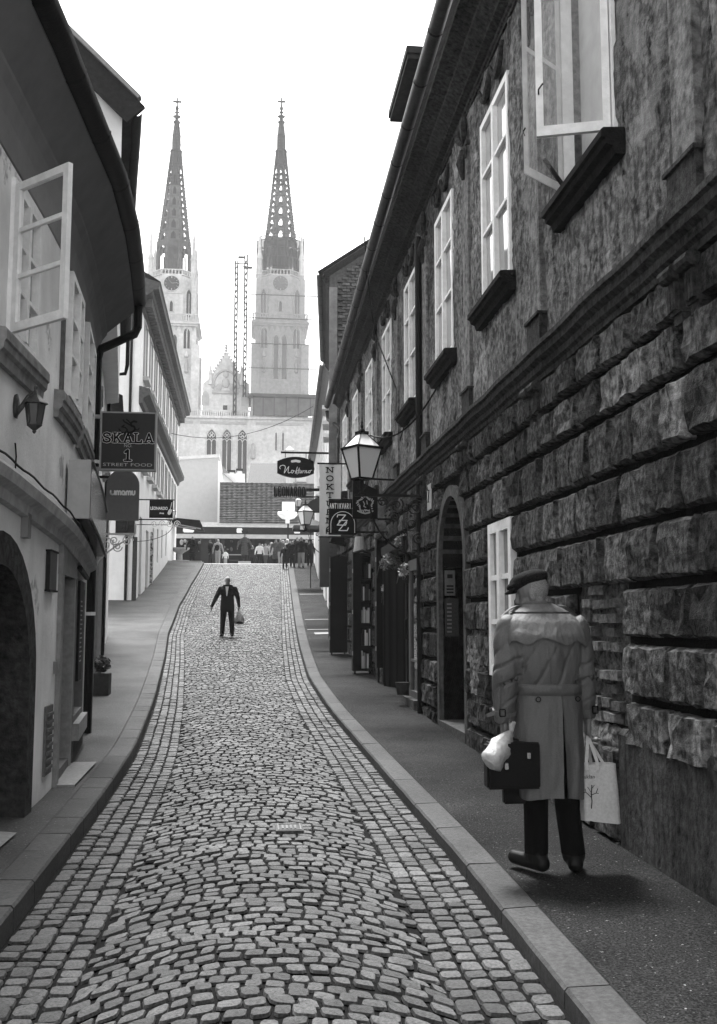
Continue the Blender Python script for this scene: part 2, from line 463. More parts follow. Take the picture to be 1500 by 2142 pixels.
# fallen petals and grit on the near right pavement
q = MB(); rp = random.Random(5)
for _ in range(260):
    y = rp.triangular(3.4, 9.5, 4.2); x = rp.uniform(KR(y) + WKR(y) + .03, XR - .02); z = gz(y) + HKR + .008 + .02 * (x - 1.5)
    a = rp.uniform(0, 6.28); s_ = rp.uniform(.003, .010); w_ = s_ * rp.uniform(.35, .7)
    ca, sa = math.cos(a), math.sin(a)
    q.add([(x + ca * s_, y + sa * s_, z), (x - sa * w_, y + ca * w_, z + .002), (x - ca * s_, y - sa * s_, z), (x + sa * w_, y - ca * w_, z + .001)], [(0, 1, 2, 3)])
for _ in range(90):
    y = rp.triangular(5.5, 12, 7); x = rp.uniform(-1.55, KL(y) - .02); z = gz(y) + HKL + .008
    a = rp.uniform(0, 6.28); s_ = rp.uniform(.003, .009); ca, sa = math.cos(a), math.sin(a)
    q.add([(x + ca * s_, y + sa * s_, z), (x - sa * s_ * .5, y + ca * s_ * .5, z + .002), (x - ca * s_, y - sa * s_, z), (x + sa * s_ * .5, y - ca * s_ * .5, z + .001)], [(0, 1, 2, 3)])
tag(q.build("fallen_petals", mat("petal", .16, .3, 20), origin=(0, 4, 0), fixn=False), "tiny pale petals and grit scattered over the pavements", "petals", kind="stuff")

# ------------------------------------------------------------------ generic wall pieces
def wall_open(mb, u0, u1, z0, z1, opens, n=0.0, T=None, step=1.2):   # rectangle with rectangular openings
    us = sorted(set([u0, u1] + [a for o in opens for a in (o[0], o[1])] + list(np.arange(u0, u1, step))))
    zs = sorted(set([z0, z1] + [a for o in opens for a in (o[2], o[3])]))
    us = [u for u in us if u0 <= u <= u1]; zs = [z for z in zs if z0 <= z <= z1]
    for i in range(len(us) - 1):
        for j in range(len(zs) - 1):
            cu, cz = (us[i] + us[i + 1]) / 2, (zs[j] + zs[j + 1]) / 2
            if any(o[0] < cu < o[1] and o[2] < cz < o[3] for o in opens): continue
            mb.add([(us[i], n, zs[j]), (us[i + 1], n, zs[j]), (us[i + 1], n, zs[j + 1]), (us[i], n, zs[j + 1])], [(0, 1, 2, 3)], T)
def reveal(mb, o, n0, n1, T=None):
    a, b, c, d = o
    for P in (((a, c), (a, d)), ((b, c), (b, d)), ((a, c), (b, c)), ((a, d), (b, d))):
        (p, r), (s, t) = P
        mb.add([(p, n0, r), (s, n0, t), (s, n1, t), (p, n1, r)], [(0, 1, 2, 3)], T)
GL = glass_mat("window_glass", .34, .03)
GL.node_tree.nodes["Principled BSDF"].inputs["IOR"].default_value = 1.9
M_white = mat("white_paint_wood", .66, .84, 14, .5, .25, 60, blot=.15, bloscale=3)
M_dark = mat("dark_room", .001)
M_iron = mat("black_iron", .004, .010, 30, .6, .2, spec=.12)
M_zinc = mat("zinc", .03, .08, 10, .42, .15, 40, metal=.6, blot=.4, bloscale=1.5)
def window(T, parent, u0, u1, z0, z1, n=.0, fr=.055, cols=(0.5,), rows=(.62,), wood=None, glass=None, bar=.035, deep=.05, curtain=None, name="window"):
    wood = wood or M_white; glass = glass or GL
    m = MB(T)
    m.box(u0, u0 + fr, n, n + deep, z0, z1); m.box(u1 - fr, u1, n, n + deep, z0, z1)
    m.box(u0 + fr, u1 - fr, n, n + deep, z0, z0 + fr); m.box(u0 + fr, u1 - fr, n, n + deep, z1 - fr, z1)
    W, Hh = u1 - u0 - 2 * fr, z1 - z0 - 2 * fr
    cu = [0] + list(cols) + [1]; rz = [0] + list(rows) + [1]
    for c in cols: m.box(u0 + fr + W * c - bar, u0 + fr + W * c + bar, n + .004, n + deep + .012, z0 + fr, z1 - fr)
    for i in range(len(cu) - 1):
        a = u0 + fr + W * cu[i] + (bar if i else 0); b = u0 + fr + W * cu[i + 1] - (bar if i < len(cu) - 2 else 0)
        for r in rows: m.box(a, b, n + .008, n + deep - .004, z0 + fr + Hh * r - bar * .5, z0 + fr + Hh * r + bar * .5)
    w = m.build(name, wood, parent)
    for i in range(len(cu) - 1):
        for j in range(len(rz) - 1):
            p = MB(T); a = u0 + fr + W * cu[i]; b = u0 + fr + W * cu[i + 1]; c = z0 + fr + Hh * rz[j]; d = z0 + fr + Hh * rz[j + 1]
            t1, t2 = random.uniform(-.006, .006), random.uniform(-.006, .006)
            p.add([(a, n + .018 + t1, c), (b, n + .018 + t2, c), (b, n + .018 - t1, d), (a, n + .018 - t2, d)], [(0, 1, 2, 3)])
            p.build("pane", glass, w, fixn=False)
    return w
def sill(T, parent, u0, u1, z0, z1, n1, m, name="sill"):
    q = MB(T); h = z1 - z0
    prof = [(0, z0), (n1 * .45, z0), (n1 * .55, z0 + h * .3), (n1 * .8, z0 + h * .4), (n1 * .85, z0 + h * .6), (n1, z0 + h * .65), (n1, z0 + h * .92), (n1 * .9, z1), (0, z1 + .01)]
    st = [(lambda a, b, u=u: (u, a, b)) for u in np.linspace(u0, u1, 5)]
    q.sweep(prof, st); return q.build(name, m, parent)

# ------------------------------------------------------------------ right: rusticated town house
TR = lambda u, n, z: (XR - n, u, z)
YA, YB = 1.6, 27.3
town = root("town_house", (XR, 14, gz(14)), "weathered town house with rusticated dark stone ground floor and peeling plaster above", "building")
M_plas = mat("grimy_plaster", .0, .32, 15, .95, 1.0, 46, streak=.45, blot=.85, bloscale=.7, contrast=1.9, bias=.05, peel=(2.6, .535, .28))
M_plasL = mat("peeling_pale_plaster", .04, .3, 16, .95, .9, 30, streak=.4, blot=.55, bloscale=1.2, contrast=1.6, peel=(3.5, .55, .27))
M_rock = mat("dark_sandstone", .0, .21, 20, .92, .9, 55, rnd=.55, blot=.95, bloscale=1.0, contrast=1.5, bias=.07, streak=.3, peel=(4.0, .63, .10))
M_trim = mat("grimy_trim", .0, .10, 20, .9, .8, 40, streak=.3, blot=.5, bloscale=1.1, contrast=1.3)
M_mort = mat("dark_mortar", .0, .010, 22, .95, .8, 50, blot=.5, bloscale=1.4)
M_wet = mat("plinth_stone", .0, .12, 18, .8, .6, 30, streak=.45, blot=.6, bloscale=1.3, contrast=1.3, rnd=.2, peel=(2.0, .58, .12))
wins = [(c - .575, c + .575) for c in (6.85, 9.6, 12.3, 15.0, 17.7, 20.4, 23.1, 25.7)]
WZ0, WZ1 = 4.82, 6.86
ops = [(a, b, WZ0, WZ1) for a, b in wins]
# upper wall with relief: a fine sheet pushed about by noise
m = MB(TR); zc = 7.42
us = sorted(set(list(np.arange(YA, 4, .3)) + list(np.arange(4.2, 9.5, .045)) + list(np.arange(9.5, YB, .11)) + [YB] + [x for w in wins for x in w])); zs = sorted(set(list(np.arange(3.7, zc, .05)) + [zc, WZ0, WZ1]))
grid = {}
for i, u in enumerate(us):
    for j, z in enumerate(zs):
        d = .018 * mnoise.fractal(Vector((u * 2.3, z * 1.5, 3.1)), 1.0, 2.0, 4) + .007 * mnoise.noise(Vector((u * 16, z * 11, 1)))
        k_ = mnoise.fractal(Vector((u * 3.1 + 7, z * 1.9, 5.5)), .8, 2.1, 6); d += .016 * max(0., min(1., (k_ - .02) * 14)) - .014 * max(0., min(1., (-k_ - .45) * 12))
        grid[i, j] = len(m.v); m.v.append(TR(u, d, z))
for i in range(len(us) - 1):
    for j in range(len(zs) - 1):
        cu, cz = (us[i] + us[i + 1]) / 2, (zs[j] + zs[j + 1]) / 2
        if any(o[0] < cu < o[1] and o[2] < cz < o[3] for o in ops): continue
        m.f.append((grid[i, j], grid[i + 1, j], grid[i + 1, j + 1], grid[i, j + 1])); m.mi.append(0)
m.build("upper_wall", M_plas, town, smooth=True, fixn=False)
m = MB(TR)
for o_ in ops: reveal(m, o_, .0, -.22)
m.box(YA, YB, -.30, -.26, 3.7, 7.4)
m.build("window_reveals", M_plasL, town, kind="stuff")
# lower backing wall
DOOR = (11.2, 12.7); SHOP = (15.35, 17.95); PALE = (14.3, 15.25); LOWW = (9.06, 9.95)
lops = [(DOOR[0], DOOR[1], -.2, 3.05), (SHOP[0], SHOP[1], -.2, 2.75), (PALE[0], PALE[1], -.2, 2.45), (LOWW[0], LOWW[1], 1.0, 2.5), (6.35, 7.35, .85, 1.82)]
m = MB(TR); wall_open(m, YA, YB, -.3, 3.75, lops, -.01)
for o_ in lops[:4]: reveal(m, o_, -.01, -.45)
cu = (DOOR[0] + DOOR[1]) / 2; rr = (DOOR[1] - DOOR[0]) / 2; zs_ = 2.22
A = arc(cu, zs_, rr, math.pi, 0, 14, rz=.83)
for i in range(14):
    (a, b), (c, d) = A[i], A[i + 1]
    m.add([(a, -.008, b), (c, -.008, d), (c, -.008, 3.06), (a, -.008, 3.06)], [(0, 1, 2, 3)])
    m.add([(a, -.008, b), (c, -.008, d), (c, -.45, d), (a, -.45, b)], [(0, 1, 2, 3)])
m.build("lower_wall", M_mort, town)
# rock-faced block variants (unit face in u and z)
def rock(seed, m_=None):
    rr_ = random.Random(seed); q = MB(); rows = []
    us_ = [0, .045, .27, .5, .73, .955, 1]; zs_r = [0, .06, .36, .66, .94, 1]
    for j, z in enumerate(zs_r):
        r_ = []
        for i, u in enumerate(us_):
            edge = i in (0, len(us_) - 1) or j in (0, len(zs_r) - 1)
            d = .30 + .2 * rr_.random() if edge else .72 + .42 * rr_.random()
            ju = (rr_.random() - .5) * (.02 if edge else .05); jz = (rr_.random() - .5) * (.035 if edge else .06)
            r_.append((u + ju, d, z + jz))
        rows.append(r_)
    q.sheet(rows); nu, nz_ = len(us_) - 1, len(zs_r) - 1
    ring = [rows[0][i] for i in range(nu + 1)] + [rows[j][nu] for j in range(1, nz_ + 1)] + [rows[nz_][i] for i in range(nu - 1, -1, -1)] + [rows[j][0] for j in range(nz_ - 1, 0, -1)]
    k = len(ring); V = [(a, b, c) for a, b, c in ring] + [(a, -.4, c) for a, b, c in ring]
    q.add(V, [(i, (i + 1) % k, k + (i + 1) % k, k + i) for i in range(k)])
    q.v = [(-b, a, c) for a, b, c in q.v]
    return q.mesh("stone_block", m_ or M_rock)
M_rockp = mat('patched_sandstone', .004, .3, 16, .95, .9, 45, rnd=.4, blot=.8, bloscale=1.6, contrast=1.5, bias=.04, streak=.25)
ROCKS = [rock(100 + i) for i in range(8)] + [rock(130, M_rockp), rock(131, M_rockp)]
joints = [3.55, 3.25, 2.93, 2.52, 2.14, 1.76, 1.41, 1.04, .72, .40, .08, -.25]
blocks = []
rb = random.Random(21)
for ci in range(len(joints) - 1):
    zt, zb = joints[ci] - .026, joints[ci + 1] + .026
    zm = (zt + zb) / 2
    segs = [(4.3 if zm > .83 else 6.45, YB)]
    def cut(a, b):
        global segs
        out = []
        for s0, s1 in segs:
            if b <= s0 or a >= s1: out.append((s0, s1)); continue
            if a > s0: out.append((s0, a))
            if b < s1: out.append((b, s1))
        segs = out
    if zm < zs_: cut(DOOR[0] - .14, DOOR[1] + .14)
    elif zm < 3.2:
        hw = rr * math.sqrt(max(0, 1 - ((zm - .12 - zs_) / .95) ** 2)) + .14; cut(cu - hw, cu + hw)
    if zb < 2.75: cut(SHOP[0] - .08, SHOP[1] + .08)
    if zb < 2.45: cut(PALE[0] - .1, PALE[1] + .1)
    if zb < 2.5 and zt > 1.0: cut(LOWW[0] - .04, LOWW[1] + .04)
    if zm < 1.82 and zm > .8: cut(6.33, 7.37)
    for s0, s1 in segs:
        if s1 - s0 < .1: continue
        u = s0
        if rb.random() < .7 and s1 - s0 > 1: u0_ = rb.uniform(.25, .5)
        else: u0_ = rb.uniform(.35, .5)
        first = True
        while u < s1 - .02:
            L = u0_ if first else rb.uniform(.36, .56); first = False
            if s1 - (u + L) < .2: L = s1 - u
            if zt > gz(u) + .12: blocks.append((u + .026, min(u + L, s1) - .026, max(zb, gz(u) - .1), zt))
            u += L
far = MB()
blocks.sort(key=lambda b: b[0])
for i, (a, b, c, d) in enumerate(blocks):
    me = ROCKS[rb.randrange(10)]
    dp = rb.uniform(.055, .085)
    if i < 295:
        place(me, "stone_block", town, (XR, a, c), scale=(dp, b - a, d - c))
    else:
        vs = [(XR + v.co.x * dp, a + v.co.y * (b - a), c + v.co.z * (d - c)) for v in me.vertices]
        far.add(vs, [tuple(p.vertices) for p in me.polygons])
if far.v: far.build("distant_stone_blocks", M_rock, town, kind="stuff")
# plinth slabs nearest the street mouth
u = 4.3
while u < 6.4:
    L = random.uniform(.32, .5); b = min(u + L, 6.45); q = MB(TR)
    q.box(u + .004, b - .004, -.02, .055, -.1, .80); q.add([(u + .004, .055, .80), (b - .004, .055, .80), (b - .01, .03, .835), (u + .01, .03, .835)], [(0, 1, 2, 3)]); q.add([(u + .01, .03, .835), (b - .01, .03, .835), (b - .01, -.02, .835), (u + .01, -.02, .835)], [(0, 1, 2, 3)])
    q.build("plinth_slab", M_wet, town); u = b
# exposed brick patch
M_brick = mat("worn_brick", .03, .26, 30, .95, .8, 60, rnd=.45, blot=.4, bloscale=4)
M_lime = mat("crumbling_mortar", .04, .28, 22, .95, 1.0, 45, blot=.5, bloscale=3, contrast=1.4)
m = MB(TR); us = np.linspace(6.3, 7.4, 23); zs = np.linspace(.80, 1.86, 23)
m.sheet([[(u, -.035 + .03 * mnoise.fractal(Vector((u * 9, z * 9, 7)), 1, 2, 4), z) for z in zs] for u in us])
m.build("mortar_patch", M_lime, town, smooth=True)
m = MB(TR); m.box(6.0, 8.4, -.14, -.10, .6, 2.1); m.build("patch_backing", M_mort, town)
def brickmesh(seed, m_):
    r_ = random.Random(seed); q = MB(); V = []
    for x in (0, 1):
        for (a, b) in ((0, 0), (1, 0), (1, 1), (0, 1)):
            s_ = .06 if x == 0 else 0
            V.append((x - .5 * 0, min(1, max(0, a + (.5 - a) * s_ * 2)) + (r_.random() - .5) * .05, min(1, max(0, b + (.5 - b) * s_ * 3)) + (r_.random() - .5) * .14))
    q.add(V, [(0, 1, 2, 3), (0, 4, 5, 1), (1, 5, 6, 2), (2, 6, 7, 3), (3, 7, 4, 0)])
    return q.mesh("brick", m_)
BR = [brickmesh(i, M_brick) for i in range(7)]
z = .84; k = 0
while z < 1.78:
    u = 6.36 + (.12 if k % 2 else 0)
    while u < 7.2:
        L = random.uniform(.17, .25); edge = min(u - 6.3, 7.4 - u - L)
        if u + L < 7.36 and random.random() < (.92 if edge > .12 else .55) and not (k in (4, 9) and random.random() < .5):
            place(random.choice(BR), "brick", town, (XR - random.uniform(.005, .045), u, z + random.uniform(-.006, .006)), scale=(.1, L - .022, .072), rot=(random.uniform(-.03, .03), 0, random.uniform(-.02, .02)))
        u += L
    z += .097; k += 1
# rubble bulges beside the low window and door
M_rub = mat("rubble_render", .02, .28, 20, .95, 1.0, 38, blot=.55, bloscale=3.2, contrast=1.5)
for (ua, ub, za, zb_, dd, sd) in ((10.15, 11.0, .5, 1.55, .09, 3), (7.4, 8.9, .3, .95, .08, 9), (6.5, 7.5, .45, .84, .07, 11)):
    m = MB(TR); us = np.linspace(ua, ub, 18); zs = np.linspace(za, zb_, 20)
    m.sheet([[(u, dd * max(0, math.sin(math.pi * (i + .01) / 17.1)) ** .5 * max(0, math.sin(math.pi * (j + .01) / 19.1)) ** .5 + .035 * mnoise.fractal(Vector((u * 7, z * 7, sd)), 1, 2, 4) - .02, z) for j, z in enumerate(zs)] for i, u in enumerate(us)])
    m.build("rubble_patch", M_rub, town, smooth=True)
# belt course
prof = [(-.03, 3.55), (.045, 3.55), (.05, 3.59), (.075, 3.61), (.08, 3.66), (.12, 3.69), (.125, 3.745), (.15, 3.76), (.15, 3.80), (.11, 3.825), (-.02, 3.86)]
m = MB(TR); m.sweep(prof, [(lambda a, b, u=u: (u, a * (1 + .05 * math.sin(u * 5)), b + .004 * math.sin(u * 3.1))) for u in np.arange(4.0, YB, .3)])
m.build("belt_course", M_trim, town)
# pilasters, pedestals, capitals and paired consoles
for k in range(8):
    c = 5.45 + 2.73 * k if k else 5.2
    if c > YB - .3: continue
    m = MB(TR); m.box(c - .15, c + .15, -.02, .04, 4.12, 6.95); m.build("pilaster", M_plasL, town)
    m = MB(TR); m.box(c - .19, c + .19, -.02, .065, 3.86, 4.10); m.box(c - .21, c + .21, -.02, .085, 4.10, 4.125); m.build("pedestal", M_trim, town)
    m = MB(TR)
    m.box(c - .18, c + .18, -.02, .06, 6.95, 7.0)
    for s_ in (-1, 1):
        P = [(c + s_ * (.02 + .13 * math.sin(t * 2.6)), .05 + .03 * math.sin(t * 3), 7.02 + .30 * t) for t in np.linspace(0, 1, 9)]
        m.tube(P, [.02 + .03 * math.sin(math.pi * i / 8) for i in range(9)], 6)
        m.tube([(c + s_ * (.15 - .06 * math.cos(w)), .06, 6.86 + .06 * math.sin(w)) for w in np.linspace(0, 5, 10)], .014, 5)
    m.tube([(c, .06, 6.6), (c, .085, 6.78), (c, .06, 6.95)], [.02, .055, .03], 7)
    m.build("acanthus_capital", M_trim, town, kind="stuff")
    for s_ in (-1, 1):
        m = MB(TR); a = c + s_ * .11
        m.box(a - .065, a + .065, -.02, .075, 3.26, 3.50)
        for j in range(3): m.box(a - .05 + .036 * j, a - .026 + .036 * j, .075, .095, 3.28, 3.44)
        m.tube([(a - .08, .10, 3.49), (a + .08, .10, 3.49)], .045, 10); m.box(a - .055, a + .055, -.02, .06, 3.20, 3.26)
        m.build("console", M_trim, town)
# swag ornament above windows
for a, b in wins[:5]:
    m = MB(TR)
    for s_ in (0, 1):
        P = [(a + .08 + (b - a - .16) * (t * .5 + .5 * s_), .05, 7.22 - .22 * math.sin(math.pi * t)) for t in np.linspace(0, 1, 9)]
        m.tube(P, [.02 + .02 * math.sin(math.pi * i / 8) for i in range(9)], 6)
    m.build("swag", M_trim, town)
# sills and windows
for k, (a, b) in enumerate(wins):
    sill(TR, town, a - .13, b + .10, 4.62, 4.80, .17, mat("black_sill", .002, .03, 20, .9, .6, 50))
    if k == 0:
        m = MB(TR); fr = .07
        for (p, q_, r_, s_) in ((a, a + fr, WZ0, WZ1), (b - fr, b, WZ0, WZ1), (a + fr, b - fr, WZ0, WZ0 + .05), (a + fr, b - fr, WZ1 - fr, WZ1)): m.box(p, q_, -.06, .03, r_, s_)
        w = m.build("window", M_white, town)
        q = MB(TR); q.add([(a + fr, -.12, WZ0), (b - fr, -.12, WZ0), (b - fr, -.12, WZ1), (a + fr, -.12, WZ1)], [(0, 1, 2, 3)]); q.build("curtain", mat("net_curtain", .35, .5, 4, .9), w)
        def leaf(h, ang, wd, name):        # outward casement leaf hinged at u=h; ang from the wall plane
            ca, sa = math.cos(ang), math.sin(ang)
            L = lambda s_, t, z: TR(h + s_ * ca - t * sa, .03 + s_ * abs(sa) + t * abs(ca), z)
            mm = MB(L); z0, z1 = WZ0 + .05, WZ1 - .08; f2 = .05
            mm.box(0, f2, 0, .035, z0, z1); mm.box(wd - f2, wd, 0, .035, z0, z1); mm.box(f2, wd - f2, 0, .035, z0, z0 + .07); mm.box(f2, wd - f2, 0, .035, z1 - f2, z1)
            mm.box(f2, wd - f2, .004, .030, z0 + 1.0, z0 + 1.035)
            sh = mm.build(name, M_white, w)
            for (za, zb_) in ((z0 + .07, z0 + 1.0), (z0 + 1.035, z1 - f2)):
                g = MB(L); g.add([(f2, .017, za), (wd - f2, .017, za), (wd - f2, .017, zb_), (f2, .017, zb_)], [(0, 1, 2, 3)]); g.build("pane", glass_mat("clear_pane", .5, .05, .22), w, fixn=False)
            hk = MB(L); hk.tube([(wd - .02, .04, z0 + .3), (wd - .02, .07, z0 + .32), (wd - .05, .07, z0 + .36)], .006, 5); hk.build("catch", M_iron, w)
        leaf(a + .06, R(72), .5, "casement_leaf")
        leaf(b - .06, R(128), .5, "casement_leaf")
        st = MB(TR); st.tube([(b - .25, .08, 4.83), (b - .12, .2, 5.12)], .018, 6); st.build("stay_bar", M_iron, w)
    else:
        window(TR, town, a, b, WZ0, WZ1, n=-.03, fr=.07, rows=(.38, .72), deep=.06)
# cornice: stepped soffit and cove, then gutter, roof, dormer
XG = lambda u: float(np.interp(u, [0, 9.4, 15.5, 28.5], [1.88, 1.95, 2.0, 2.2]))
ZG = lambda u: float(np.interp(u, [0, 9.4, 15.5, 28.5], [7.95, 7.80, 7.68, 7.6]))
prof = [(0, 0), (.05, .0), (.06, .06), (.10, .08), (.12, .14), (.3, .20), (.32, .24), (.55, .40), (.60, .43), (.62, .50), (.9, .62), (1.0, .64), (1.0, .80), (0, .85)]
m = MB()
def cst(u):
    nx = XR - XG(u) - .06; zz = ZG(u) - 7.36
    return lambda a, b: (XR - .001 - a * nx, u, 7.36 + b * zz)
m.sweep(prof, [cst(u) for u in np.arange(YA, YB + .05, .4)]); m.build("cornice", M_trim, town)
# half-round gutter with joints
def gutter(parent, pts, r, mt, every, name="gutter"):
    g = MB(); n = 9; rows = []
    for p in pts:
        rows.append([(p[0] + r * math.cos(w), p[1], p[2] + r * math.sin(w)) for w in np.linspace(math.pi * 1.0, math.pi * 2, n)])
    g.sheet(rows); g.sheet([[(a + (.0), b, c + .004) for a, b, c in r_] for r_ in rows])
    gb = g.build(name, mt, parent, smooth=True)
    acc = 0
    lp = Vector(pts[0])
    for i in range(1, len(pts)):
        d = (Vector(pts[i]) - Vector(pts[i - 1])).length; acc += d
        if acc >= every:
            acc = 0; p = pts[i]; tt = (Vector(pts[i]) - Vector(pts[i - 1])).normalized()
            j = MB(); j.sheet([[(p[0] + (r + .008) * math.cos(w) + tt.x * e, p[1] + tt.y * e, p[2] + (r + .008) * math.sin(w) + tt.z * e) for w in np.linspace(math.pi, 2 * math.pi, n)] for e in (-.018, .018)])
            j.build("gutter_joint", M_iron, gb)
    return gb
gutter(town, [(XG(u) - .03, u, ZG(u) + .07) for u in np.arange(2, 28.4, .2)], .085, M_zinc, .95)
m = MB(); m.sheet([[(XG(u) + .03 + d, u, ZG(u) + .10 + d * .85) for d in (0, 2.5, 5.0)] for u in np.arange(YA, YB + .1, .5)])
M_tile = mat("roof_tile", .03, .09, 12, .9, .6, 40, blot=.3)
m.build("roof", M_tile, town, fixn=False)
# dormer
m = MB(); dx0, dx1, dy0, dy1, dz0, dz1 = 2.30, 4.2, 13.2, 14.6, 7.9, 9.35
m.box(dx0, dx1, dy0, dy1, dz0, dz1); dm = m.build("dormer", mat("dormer_wood", .15, .3, 12, .8, .2), town)
m = MB(); m.box(dx0 - .22, dx1, dy0 - .25, dy1 + .2, dz1, dz1 + .10); m.box(dx0 - .2, dx1, dy0 - .22, dy1 + .17, dz1 - .07, dz1); m.build("dormer_roof", mat("dark_board", .02, .05, 9, .8, .2), dm)
m = MB(); m.box(dx0 - .03, dx0, dy0 + .15, dy0 + .65, dz0 + .3, dz1 - .12); m.box(dx0 - .03, dx0, dy0 + .75, dy0 + 1.25, dz0 + .3, dz1 - .12); m.build("dormer_window", M_white, dm, kind="stuff")
# arched entrance: surround, door leaf, intercom, steps, house number
m = MB(TR)
A1 = arc(cu, zs_, rr, math.pi, 0, 16, rz=.83); A2 = arc(cu, zs_, rr + .13, math.pi, 0, 16, rz=.96)
for i in range(16):
    a, b, c, d = A1[i], A1[i + 1], A2[i + 1], A2[i]
    m.add([(a[0], .05, a[1]), (b[0], .05, b[1]), (c[0], .05, c[1]), (d[0], .05, d[1])], [(0, 1, 2, 3)])
    m.add([(a[0], .05, a[1]), (b[0], .05, b[1]), (b[0], -.44, b[1]), (a[0], -.44, a[1])], [(0, 1, 2, 3)])
    m.add([(d[0], .05, d[1]), (c[0], .05, c[1]), (c[0], -.02, c[1]), (d[0], -.02, d[1])], [(0, 1, 2, 3)])
for s_, e in ((DOOR[0], -1), (DOOR[1], 1)):
    m.box(min(s_, s_ + e * .13), max(s_, s_ + e * .13), -.44, .05, -.1, zs_)
m.build("door_surround", mat("door_stone", .03, .18, 16, .9, .6, 45, streak=.4, blot=.5, bloscale=1.5), town)
m = MB(TR); m.box(DOOR[0], DOOR[1], -.47, -.43, 0, 3.06); dl = m.build("door", mat("dark_door", .003, .010, 12, .6, .2), town)
for k in range(5):
    q = MB(TR); q.box(DOOR[0] + .15, DOOR[1] - .15, -.43, -.41, .5 + .36 * k, .78 + .36 * k); q.build("door_panel", mat("dark_door", .01), dl)
q = MB(); q.box(2.49, 2.62, DOOR[1] - .04, DOOR[1] - .005, 1.86, 2.18); ic = q.build("intercom", mat("pale_alu", .14, .2, 30, .5), town)
q = MB(); q.box(2.52, 2.59, DOOR[1] - .046, DOOR[1] - .04, 2.08, 2.13); [q.box(2.51, 2.60, DOOR[1] - .046, DOOR[1] - .04, 1.89 + .04 * k, 1.91 + .04 * k) for k in range(3)]; q.build("intercom_speaker", M_iron, ic, kind="stuff")
q = MB(); q.box(2.49, 2.66, DOOR[1] - .05, DOOR[1] - .005, 1.34, 1.82); ib = q.build("bell_panel", mat("brushed_metal", .05, .09, 40, .45, metal=.4), town)
for k in range(8):
    q = MB(); q.box(2.51, 2.57, DOOR[1] - .056, DOOR[1] - .05, 1.39 + .05 * k, 1.41 + .05 * k); q.build("name_strip", mat("pale_strip", .22), ib)
q = MB(); q.box(2.40, 2.9, DOOR[0] - .05, DOOR[1] + .05, -.1, gz(12) + HKR + .10); q.build("door_step", mat("worn_step", .05, .16, 18, .8, .5, 40), town)
q = MB(TR); q.box(13.05, 13.32, .06, .075, 3.02, 3.36); hn = q.build("house_number_plate", mat("enamel", .4, .5, 20, .4), town)
q = MB(TR); q.bar((13.22, .078, 3.12), (13.14, .078, 3.28), .018, .004); q.bar((13.22, .078, 3.28), (13.14, .078, 3.28), .018, .004); q.bar((13.24, .078, 3.12), (13.14, .078, 3.12), .018, .004); q.build("numeral", M_iron, hn)
# pale low window by the man
window(TR, town, LOWW[0], LOWW[1], 1.0, 2.5, n=.0, fr=.10, cols=(.5,), rows=(.33, .66), bar=.05, deep=.06, glass=glass_mat("pale_pane", .2, .06), name="low_window")
# shop front: dark opening, pale glazed door with handle
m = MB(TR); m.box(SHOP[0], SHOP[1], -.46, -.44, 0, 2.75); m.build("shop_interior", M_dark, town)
m = MB(TR); m.box(SHOP[0] - .06, SHOP[0], -.3, .06, .2, 2.78); m.box(SHOP[1], SHOP[1] + .06, -.3, .06, .2, 2.78); m.box(SHOP[0], SHOP[1], -.3, .10, 2.70, 2.85); m.build("shop_frame", mat("dark_shop_wood", .012, .03, 12, .6, .2), town)
window(TR, town, PALE[0], PALE[1], .35, 2.45, n=-.02, fr=.16, cols=(), rows=(.25,), glass=glass_mat("shop_pane", .02, .03), wood=mat("grey_paint_wood", .14, .2, 14, .5, .2), name="shop_door")
q = MB(TR); q.tube([(15.1, .06, 1.25), (15.1, .1, 1.28), (15.1, .1, 1.55), (15.1, .06, 1.58)], .016, 6); q.build("door_handle", M_iron, town)
q = MB(TR); q.box(PALE[0] - .02, PALE[1] + .05, -.1, .12, .0, gz(14.8) + HKR + .12); q.build("shop_step", mat("worn_step", .1), town)
q = MB(TR); q.tube([(13.95, .07, .2), (13.95, .07, 3.9), (13.95, .07, 7.1)], .05, 8); q.build("downpipe", M_iron, town)
# downpipe at the far end
q = MB(); q.tube([(2.17, 28.3, 7.55), (2.2, 28.3, 7.3), (2.5, 27.6, 6.9), (2.42, 27.4, 6.6), (2.42, 27.4, 1.2)], .055, 8); q.build("downpipe", M_zinc, town)
q = MB(); q.box(XR - .02, 9, YB - .02, YB + .01, -.2, 7.4); q.box(XR, 9, YA, YA + .05, -.2, 7.6); q.build("end_wall", M_mort, town)
# faint chalk scribble on a block
q = MB(TR); rq = random.Random(3)
for k in range(8):
    a = 5.36 + .055 * k + (.05 if k > 1 else 0)
    q.tube([(a + rq.uniform(-.012, .03), .088, 1.60 + .022 * j + rq.uniform(-.008, .008)) for j in range(5)], .0035, 4)
q.build("chalk_scribble", mat("chalk", .05), town, kind="stuff")
